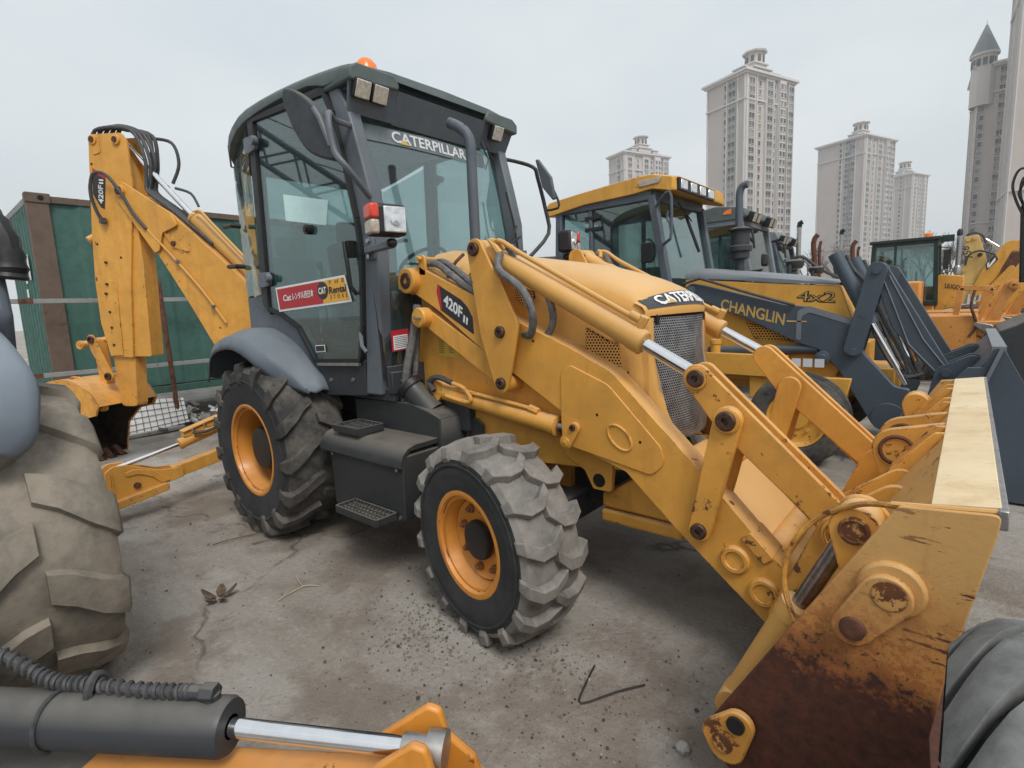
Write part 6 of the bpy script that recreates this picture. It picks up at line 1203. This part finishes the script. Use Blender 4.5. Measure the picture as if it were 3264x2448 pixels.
# folded beige dipper and yellow boom of a far backhoe
FBk = thing('backhoe_loader', 'far backhoe loader with beige dipper marked 756 and yellow boom', 'backhoe loader')
b = MB(); b.plate(fillet([(3.66, 2.93), (3.94, 2.97), (4.02, 2.75), (4.12, 2.40), (4.20, 2.05), (4.05, 1.75), (3.85, 1.55), (3.75, 1.2), (3.62, 1.2), (3.70, 1.9), (3.64, 2.1), (3.72, 2.3)], .03, 3), 16.0, 16.3); D_ = obj('dipper', b, 'beige_yellow', FBk, bevel=.012)
for (x, z) in ((3.74, 2.86), (3.88, 2.89), (4.0, 2.45), (3.70, 2.08)):
    b = MB(); b.cyl((x, 16.0, z), (x, 15.96, z), .05, n=14); obj('pin', b, 'pin' if z == 2.45 else 'beige_yellow', D_)
text('lettering', '756', 'decal_grey', D_, (3.88, 15.998, 2.38), (-.12, 0, .33), (-.16, 0, -.03), bold=.01)
b = MB(); b.plate(fillet([(4.06, 2.05), (4.45, 2.68), (4.55, 2.75), (4.95, 2.72), (4.95, 2.55), (4.60, 2.48), (4.35, 1.85), (4.10, 1.45), (3.85, 1.3), (3.90, 1.6)], .03, 3), 15.93, 15.985); b.plate(fillet([(4.3, 2.3), (4.6, 2.48), (5.0, 2.5), (5.0, 1.2), (4.2, 1.2)], .03, 3), 15.99, 16.3); B_ = obj('boom', b, 'lg_yellow', FBk, bevel=.012)
b = MB(); b.plate(fillet([(4.48, 2.25), (4.62, 2.45), (5.0, 2.42), (5.0, 1.75), (4.42, 1.78)], .03, 3), 15.94, 15.989); obj('boom_shade_plate', b, 'rusty', B_)  # flat rust-brown plate; shade inside the open boom is put into its colour
b = MB(); b.plate(hull((4.30, 1.55, .10), (4.62, 2.05, .07)), 15.86, 15.92); obj('swing_link', b, 'lg_yellow', B_, bevel=.01)
b = MB(); b.plate([(4.12, 2.20), (4.30, 2.42), (4.36, 2.30), (4.16, 2.04)], 15.92, 15.93); DC = obj('decal_panel', b, 'decal_black', B_, smooth=0)
b = MB(); b.plate([(4.15, 2.20), (4.20, 2.26), (4.18, 2.14), (4.25, 2.27), (4.30, 2.36), (4.31, 2.28), (4.21, 2.12), (4.17, 2.10)], 15.915, 15.92); obj('decal_mark', b, 'white', DC, smooth=0)
b = MB(); b.cyl((4.02, 16.15, 2.90), (4.35, 16.15, 2.62), .035, n=12); obj('piston_rod', b, 'chrome', B_)
b = MB(); b.tube([(3.72, 15.95, 2.2), (3.78, 15.9, 2.45), (4.0, 15.9, 2.55), (4.3, 15.92, 2.42)], .025, 7, 4); b.tube([(3.70, 16.1, 2.98), (3.85, 16.1, 3.04), (4.02, 16.1, 2.95), (4.10, 16.1, 2.75)], .03, 7, 4); obj('hydraulic_hose', b, 'hose', B_)
b = MB(); b.box((4.8, 16.8, .8), (1.6, 1.5, .9)); b.box((5.6, 16.8, 1.5), (1.2, 1.4, 1.4)); obj('chassis', b, 'lg_yellow', FBk, bevel=.03)
for y in (15.9, 17.7): ribwheel('wheel', FBk, (5.3, y, .6), .6, .3, .4, 'lg_yellow', y > 17)
rebase(FBk, (5.0, 16.8, 0))
# faded orange loader frame
OL_ = thing('loader', 'faded orange loader with open frame arms and rusty edges', 'loader')
for y in (9.0, 10.0):
    b = MB(); b.plate(fillet([(3.93, .85), (4.10, 1.10), (4.30, 1.60), (4.36, 1.70), (4.45, 1.68), (4.46, 1.56), (4.35, 1.40), (4.25, .98), (4.10, .80)], .03, 3), y, y+.06); A_ = obj('loader_arm', b, 'orange_old', OL_, bevel=.01)
    b = MB(); b.lathe([(0, .075), (.04, .072), (.05, .03), (.052, .001)], (4.40, y, 1.62), (4.40, y-1, 1.62), 18); obj('boss', b, 'orange_old', A_)
    b = MB(); b.beam((3.66, y, .70), (3.76, y, 1.60), .06, .08, up=X); b.beam((3.74, y, 1.60), (4.16, y, 1.57), .06, .08); b.beam((4.16, y, 1.57), (3.90, y, .75), .06, .07, up=X); obj('frame', b, 'orange_old', OL_, bevel=.006)
    b = MB(); b.plate(hull((4.02, .70, .16), (3.85, .55, .10), (4.10, .95, .05)), y-.08, y-.02); CPl = obj('coupler', b, 'orange_old', OL_, bevel=.012)
    b = MB(); b.tube([V((4.0+.07*math.cos(t), y-.085, .74+.07*math.sin(t))) for t in [k*math.pi/8 for k in range(17)]], .012, 6); obj('boss', b, 'rusty', CPl)
    b = MB(); b.plate(hull((3.98, 1.0, .035), (4.13, .93, .07)), y-.14, y-.09); obj('link', b, 'steel', CPl, bevel=.008)
b = MB(); b.beam((4.05, 10.6, .9), (4.75, 10.6, 2.0), .16, .26); b.beam((4.75, 10.6, 2.0), (5.3, 10.6, 1.9), .16, .22); bm_ = obj('boom', b, 'lg_yellow', OL_, bevel=.01)
b = MB(); b.cyl((4.2, 10.6, 1.35), (4.7, 10.6, 2.22), .06, n=14); obj('boom_cylinder', b, 'lg_yellow', bm_)
b = MB(); b.box((4.0, 9.9, .8), (.7, 1.9, .5)); b.box((3.4, 9.5, .85), (1.2, 1.2, .6)); obj('body', b, 'orange_old', OL_, bevel=.02)
b = MB(); b.tube([(3.93, 8.9, 1.55), (3.90, 8.85, 1.3), (3.98, 8.9, 1.0), (3.9, 8.9, .8)], .022, 7, 4); obj('hydraulic_hose', b, 'rusty', OL_)
b = MB(); b.plate(fillet([(4.18, 1.02), (4.35, 1.10), (4.75, 1.35), (5.2, 1.2), (5.2, .1), (4.4, .1), (4.15, .45), (4.20, .75)], .05, 3), 6.6, 8.4); obj('bucket', b, 'cab_black', OL_, bevel=.02)
for x in (3.0,):
    for y in (9.0, 10.6): ribwheel('wheel', OL_, (x, y, .55), .55, .28, .36, 'orange_old', y > 10)
b = MB(); b.tube([(1.34, 10.4, 1.4), (1.30, 10.4, 2.2), (1.26, 10.4, 2.70), (1.34, 10.4, 2.86)], .05, 10, 3); b.tube([(1.40, 10.4, 1.9), (1.38, 10.4, 2.6), (1.42, 10.4, 2.70)], .03, 8, 2); obj('exhaust_stack', b, 'rusty', OL_)
b = MB(); b.box((1.9, 10.0, 1.45), (1.6, .9, .7)); b.box((1.9, 10.0, .8), (2.6, .6, .5)); obj('engine_hood', b, 'orange_old', OL_, bevel=.05, seg=3)
b = MB(); b.tube([(1.15, 9.3, 1.95), (1.1, 9.2, 2.25), (1.3, 9.2, 2.35), (1.6, 9.3, 2.1), (1.9, 9.5, 1.9)], .03, 8, 4); obj('hydraulic_hose', b, 'hose', OL_)
b = MB(); b.cyl((1.12, 9.75, 1.5), (1.12, 9.75, 3.0), .045, n=12); ex_ = obj('exhaust_pipe', b, 'steel', OL_); b = MB(); b.tube([(1.12, 9.75, 2.98), (1.13, 9.75, 3.06), (1.18, 9.75, 3.08)], .05, 10); obj('rain_cap', b, 'black', ex_)
rebase(OL_, (3.0, 9.8, 0))
OL2 = copy_tree(OL_); OL2.location = (3.35, 12.3, 0); OL2['label'] = 'second faded orange loader, parked behind the first orange frame arms'
# dark mast with hoses at the right edge
MS = thing('drill_mast', 'black upright mast with looping hoses at the edge of the row', 'mast')
b = MB(); b.beam((4.30, 5.05, 1.62), (4.26, 5.05, 2.40), .10, .08, up=X); b.beam((4.28, 5.05, 2.0), (4.95, 5.05, 2.0), .08, .10); b.beam((4.95, 5.05, 0), (4.95, 5.05, 2.6), .14, .14, up=X); obj('mast', b, 'black', MS, bevel=.01)
b = MB(); b.tube([(4.24, 5.0, 2.3), (4.18, 5.0, 2.45), (4.145, 5.0, 2.60), (4.17, 5.0, 2.73), (4.22, 5.0, 2.76), (4.26, 5.0, 2.68), (4.22, 5.0, 2.60), (4.20, 5.0, 2.5), (4.27, 5.0, 2.35)], .012, 7, 5); b.tube([(4.27, 5.0, 2.3), (4.21, 5.0, 2.5), (4.22, 5.0, 2.66), (4.3, 5.0, 2.7)], .012, 7, 5); obj('hydraulic_hose', b, 'black', MS)
rebase(MS, (4.95, 5.05, 0))
# =====================================================================
#  tower blocks
# =====================================================================
plain('tower_wall', (.50, .445, .42), .85, nscale=.12, var=.07, bmp=0); plain('tower_trim', (.60, .575, .56), .8, nscale=.3, var=.05, bmp=0); plain('tower_pale', (.56, .52, .50), .85, nscale=.2, var=.06, bmp=0)
plain('tower_glass', (.085, .09, .10), .25, nscale=.8, var=.5, bmp=0); plain('tower_roof', (.20, .22, .235), .7, nscale=.5, var=.1, bmp=0)
m, nt, bs = _mat('tower_glass2'); oi = nt.nodes.new('ShaderNodeObjectInfo')
setc(nt, bs, mix(nt, mth(nt, 'POWER', oi.outputs['Random'], 2.2), (.06, .065, .075), (.27, .27, .26))); bs.inputs['Roughness'].default_value = .2
rr_ = V((math.cos(R(40.9148)), math.sin(R(40.9148)), 0)); ff_ = V((-math.sin(R(40.9148)), math.cos(R(40.9148)), 0))
DR = (rr_*.876+ff_*.482).normalized(); DL = (-rr_*.482+ff_*.876).normalized()
def win_mesh(w_, h_, kind):
    b = MB(); b.mi = 1; b.box((0, -.05, 0), (w_, .12, h_)); b.mi = 0
    b.box((0, -.10, h_/2+.10), (w_+.3, .3, .2)); b.box((0, -.10, -h_/2-.10), (w_+.3, .35, .2))
    for x in (-w_/2, w_/2): b.box((x, -.08, 0), (.16, .2, h_))
    if kind: b.box((0, -.13, 0), (.12, .06, h_)); b.box((0, -.20, -h_*.28), (w_+.1, .08, .12))
    me = obj('window', b, ['tower_trim', 'tower_glass2'], None, smooth=0).data
    bpy.data.objects.remove(bpy.data.objects[-1]) if False else None
    return me
def _keep(me):
    for o in list(bpy.data.objects):
        if o.data is me: bpy.data.objects.remove(o)
    return me
WIDE = _keep(win_mesh(3.3, 2.3, 1)); SLIM = _keep(win_mesh(1.5, 1.9, 0)); MIDW = _keep(win_mesh(2.2, 2.1, 1))
def tower(label, corner, wL, wR, H, fl0, fl1, colsL, colsR, top='lantern', fh=3.15, wall='tower_wall', face=None, bays=True):
    """corner: nearest corner (world). faces run along DL and DR."""
    t = thing('tower_block', label, 'tower block', (corner[0], corner[1], 0)); dr_ = face or DR; az = math.atan2(dr_.y, dr_.x); t.rotation_euler = (0, 0, az)
    # local frame: x along the right face, y away along the left face
    dep = wL
    b = MB(); b.box((wR/2, dep/2, H/2), (wR, dep, H)); obj('wall', b, wall, t)
    for k, (x0, x1, pr) in enumerate(((wR*.02, wR*.20, .5), (wR*.40, wR*.56, .7), (wR*.66, wR*.80, 1.5), (wR*.88, wR*.99, .6)) if bays else ()):
        b = MB(); b.box(((x0+x1)/2, -pr/2, (H-1)/2), (x1-x0, pr, H-1)); obj('bay', b, 'tower_pale', t)
    for x in ((.0, .20, .40, .56, .66, .80, .88, 1.) if bays else (0., 1.)):
        b = MB(); b.box((wR*x, -.45, (H-.5)/2), (.34, 1.1, H-.5)); obj('pilaster', b, 'tower_trim', t)
    for y in (0., .18, .46, 1.0):
        b = MB(); b.box((-.25, dep*y, (H-.5)/2), (.6, .5, H-.5)); obj('pilaster', b, 'tower_trim', t)
    for z, pr, th in ((H, 1.9, .8), (H-.75, 1.2, .6), (H-9.8, .7, .5), (H*.32, .6, .45)):
        b = MB(); b.box((wR/2, dep/2, z), (wR+2*pr, dep+2*pr, th)); obj('cornice', b, 'tower_trim', t)
    b = MB(); z = H+.4; b.add([V((-1.6, -1.6, z)), V((wR+1.6, -1.6, z)), V((wR+1.6, dep+1.6, z)), V((-1.6, dep+1.6, z)), V((wR*.3, dep*.3, z+2.6)), V((wR*.75, dep*.3, z+2.6)), V((wR*.75, dep*.7, z+2.6)), V((wR*.3, dep*.7, z+2.6))], [(0, 1, 5, 4), (1, 2, 6, 5), (2, 3, 7, 6), (3, 0, 4, 7), (4, 5, 6, 7)]); rf = obj('roof', b, 'tower_roof', t, smooth=0)
    if top == 'lantern':
        cx, cy = wR*.52, dep*.42
        for (s, z0_, z1_) in ((7.5, H, H+4.5), (5.6, H+4.5, H+6.8)):
            b = MB(); b.box((cx, cy, (z0_+z1_)/2), (s*1.35, s, z1_-z0_)); obj('penthouse', b, 'tower_pale', rf)
            b = MB(); b.box((cx, cy, z1_), (s*1.35+1.2, s+1.2, .5)); obj('cornice', b, 'tower_trim', rf)
        for dx in (-8.4, 8.8):
            b = MB(); b.box((cx+dx, cy-1, H+1.8), (4.2, 5, 3.6)); b.box((cx+dx, cy-1, H+3.8), (5.0, 5.8, .5)); obj('parapet_block', b, 'tower_pale', rf)
        b = MB(); b.lathe([(0, 3.4), (4.2, 3.4), (4.2, 4.6), (4.8, 4.8), (5.9, 2.6), (6.3, .01)], (cx, cy, H+6.8), (cx, cy, H+7.8), 8); lt = obj('lantern', b, 'tower_pale', rf, smooth=0)
        for k in range(8):
            a = R(22.5+45*k); b = MB(); p = V((cx+3.18*math.cos(a), cy+3.18*math.sin(a), H+8.6)); b.box(p, (1.0, 1.0, 2.4), M.Rotation(a, 3, 'Z')); obj('arch_opening', b, 'tower_glass', lt)
    if top == 'spire':
        for (cx, cy) in ((1.2, 1.2),):
            b = MB(); b.lathe([(H-14, 3.6), (H+3.6, 3.6), (H+3.6, 4.4), (H+4.4, 4.4), (H+14.5, .25), (H+16.5, .05)], (cx, cy, 0), (cx, cy, 1), 12); b.mi = 0; sp_ = obj('turret', b, 'tower_pale', t, smooth=30)
            b = MB(); b.lathe([(H+4.45, 4.35), (H+14.6, .28)], (cx, cy, 0), (cx, cy, 1), 12); b.xf(M.Translation((cx, cy, 0)) @ M.Scale(1.02, 4, (1, 0, 0)) @ M.Scale(1.02, 4, (0, 1, 0)) @ M.Translation((-cx, -cy, 0))); obj('spire_roof', b, 'tower_roof', sp_, smooth=0)
            for k in range(6):
                a = R(180+30*k); b = MB(); b.box((cx+3.55*math.cos(a), cy+3.55*math.sin(a), H+1.2), (.5, 1.2, 2.6), M.Rotation(a, 3, 'Z')); obj('arch_opening', b, 'tower_glass', sp_)
    for f in range(fl0, fl1):
        z = (f+.55)*fh
        if z > H-1.2: continue
        for (u, me, pr) in colsR:
            o = bpy.data.objects.new('window', me); COL.objects.link(o); o.parent = t; o.location = (wR*u, -pr, z)
        for (u, me, pr) in colsL:
            o = bpy.data.objects.new('window', me); COL.objects.link(o); o.parent = t; o.location = (-pr, dep*u, z); o.rotation_euler = (0, 0, R(-90))
    return t
CRF = [(.11, WIDE, .5), (.30, SLIM, 0), (.48, WIDE, .7), (.61, SLIM, 0), (.695, SLIM, 1.5), (.765, SLIM, 1.5), (.84, MIDW, 0), (.94, WIDE, .6)]
CLF = [(.24, WIDE, .2), (.34, WIDE, .2), (.50, SLIM, .05)]
CLB = [(.33, WIDE, .2), (.50, SLIM, .05)]
tower('tallest pale tower block with corniced lantern top, behind the grey exhaust pipe', (-65.8, 220.11), 17.5, 28.5, 87, 3, 28, CLB, CRF)
tower('pale tower block just over the yellow cab roof, only its top storeys showing', (-157.47, 294.17), 13.5, 35, 91, 18, 29, [(.4, WIDE, .2)], CRF)
tower('pale tower block with a blank wide flank, rising behind the grey loader arms', (-47.64, 376.13), 27, 31, 92, 2, 29, CLF, CRF)
tower('small far tower block with lantern top beyond the dark green cab', (-35.88, 525.26), 26, 22, 92, 6, 29, [(.3, SLIM, .05)], [(.15, MIDW, .5), (.48, MIDW, .7), (.70, SLIM, 1.5), (.92, MIDW, .6)])
FE = (rr_*.80-ff_*.60).normalized()
tower('tower block with a pointed grey spire on its round corner turret', (1.31, 272.99), 24, 14.5, 83, 2, 27, [(.12, MIDW, .2), (.35, SLIM, .2)], [(.10, SLIM, .2), (.48, MIDW, .2), (.76, WIDE, .2)], top='spire', face=FE, bays=False)
tower('broad pinkish tower block with a mostly blank wall, tallest of all', (11.04, 244.37), 24, 60, 104, 2, 33, [], [(.16, SLIM, .05)], top=None, face=FE, bays=False)
# ---------------- bare winter trees ----------------
plain('bark', (.13, .11, .10), .9, nscale=8, var=.3)
random.seed(11)
def bare_tree(x, y, hgt, lab):
    t = thing('bare_tree', lab, 'tree', (x, y, 0), group='bare trees behind the machines')
    tr = MB(); cr = MB(); tr.tube([(0, 0, 0), (.1, 0, hgt*.2), (.05, .1, hgt*.42)], hgt*.016, 7, 2)
    def grow(p, d, l, r, k):
        q = p+d*l; mid = (p+q)/2+V((random.uniform(-1, 1), random.uniform(-1, 1), 0))*l*.06
        cr.tube([p, mid, q], r, 4 if k > 1 else 6, cap=False)
        if k >= 5: return
        for j in range(3 if k < 4 else 2):
            nd = (d+V((random.gauss(0, .5), random.gauss(0, .5), random.uniform(.0, .5)))).normalized(); grow(p.lerp(q, random.uniform(.55, 1.)), nd, l*random.uniform(.58, .82), max(r*.62, .010), k+1)
    for j in range(4):
        a = j*1.6+random.random(); grow(V((.05, .1, hgt*(.25+.05*j))), V((math.cos(a)*.5, math.sin(a)*.5, 1)).normalized(), hgt*.2, hgt*.008, 1)
    obj('trunk', tr, 'bark', t); obj('crown', cr, 'bark', t, smooth=0); return t
for x, y in [(-20.53, 55.43), (-12.23, 73.81), (-10.42, 81.48), (-6.62, 95.19), (-0.55, 76.86), (0.41, 79.7), (1.27, 87.83), (2.0, 105.13), (3.43, 76.43), (4.47, 85.01), (6.64, 102.89), (8.55, 106.92)]:
    bare_tree(x, y, random.uniform(7.5, 10.5), 'bare leafless winter tree behind the parked machines')

# ---------------- lattice crane standing behind the photographer, mirrored in the cab door ----------------
CRN = thing('crane', 'lattice boom crane mirrored in the cab door glass', 'crane', (-1.2, -9.6, 0))
base = V((-1.2, -9.6, 0)); A0, A1 = V((-1.69, -9.14, .9)), V((-10.6, -3.86, 8.35)); ad_ = (A1-A0).normalized(); sd_ = ad_.cross(Zv).normalized(); ud_ = sd_.cross(ad_); Lb = (A1-A0).length
ch = [A0-base+sd_*a*.28+ud_*b_*.28 for a in (-1, 1) for b_ in (-1, 1)]
for p in ch:
    b = MB(); b.tube([p, p+ad_*Lb], .055, 8); obj('boom_chord', b, 'cl_top', CRN)
nb_ = int(Lb/.55)
for k in range(nb_):
    t0, t1 = ad_*(Lb*k/nb_), ad_*(Lb*(k+1)/nb_); b = MB()
    for i, j in ((0, 1), (2, 3), (0, 2), (1, 3)): b.tube([ch[i if k % 2 else j]+t0, ch[j if k % 2 else i]+t1], .026, 5, cap=False)
    obj('lacing', b, 'cl_top', CRN, smooth=0)
b = MB(); b.box((.3, -.3, 1.3), (3.2, 2.4, 1.6)); obj('crane_house', b, 'cl_yellow', CRN, bevel=.05)
for y in (-1.3, .9):
    b = MB(); b.plate(hull((-1.5, .42, .42), (1.8, .42, .42)), y, y+.6); obj('crawler_track', b, 'rubber_dark', CRN, bevel=.03)
b = MB()
for k in range(3): b.tube([A0-base+V((0, 0, 2.2)), A0-base+ad_*Lb*(.5+.2*k)+ud_*.3], .012, 5)
obj('stay_rope', b, 'black', CRN)

# ---------------- thin overcast air ----------------
b = MB(); b.box((-60, 180, 66), (1900, 1900, 134)); hz = obj('haze', b, 'void', None, smooth=0); hz.data.materials.clear()
m = bpy.data.materials.new('haze_air'); m.use_nodes = True; nt = m.node_tree; nt.nodes.remove(nt.nodes['Principled BSDF'])
pv = nt.nodes.new('ShaderNodeVolumePrincipled'); pv.inputs['Density'].default_value = .0007; pv.inputs['Color'].default_value = (.92, .95, .97, 1); nt.links.new(pv.outputs[0], nt.nodes['Material Output'].inputs['Volume'])
hz.data.materials.append(m); tag(hz, 'thin pale overcast haze filling the air', 'haze', kind='stuff')
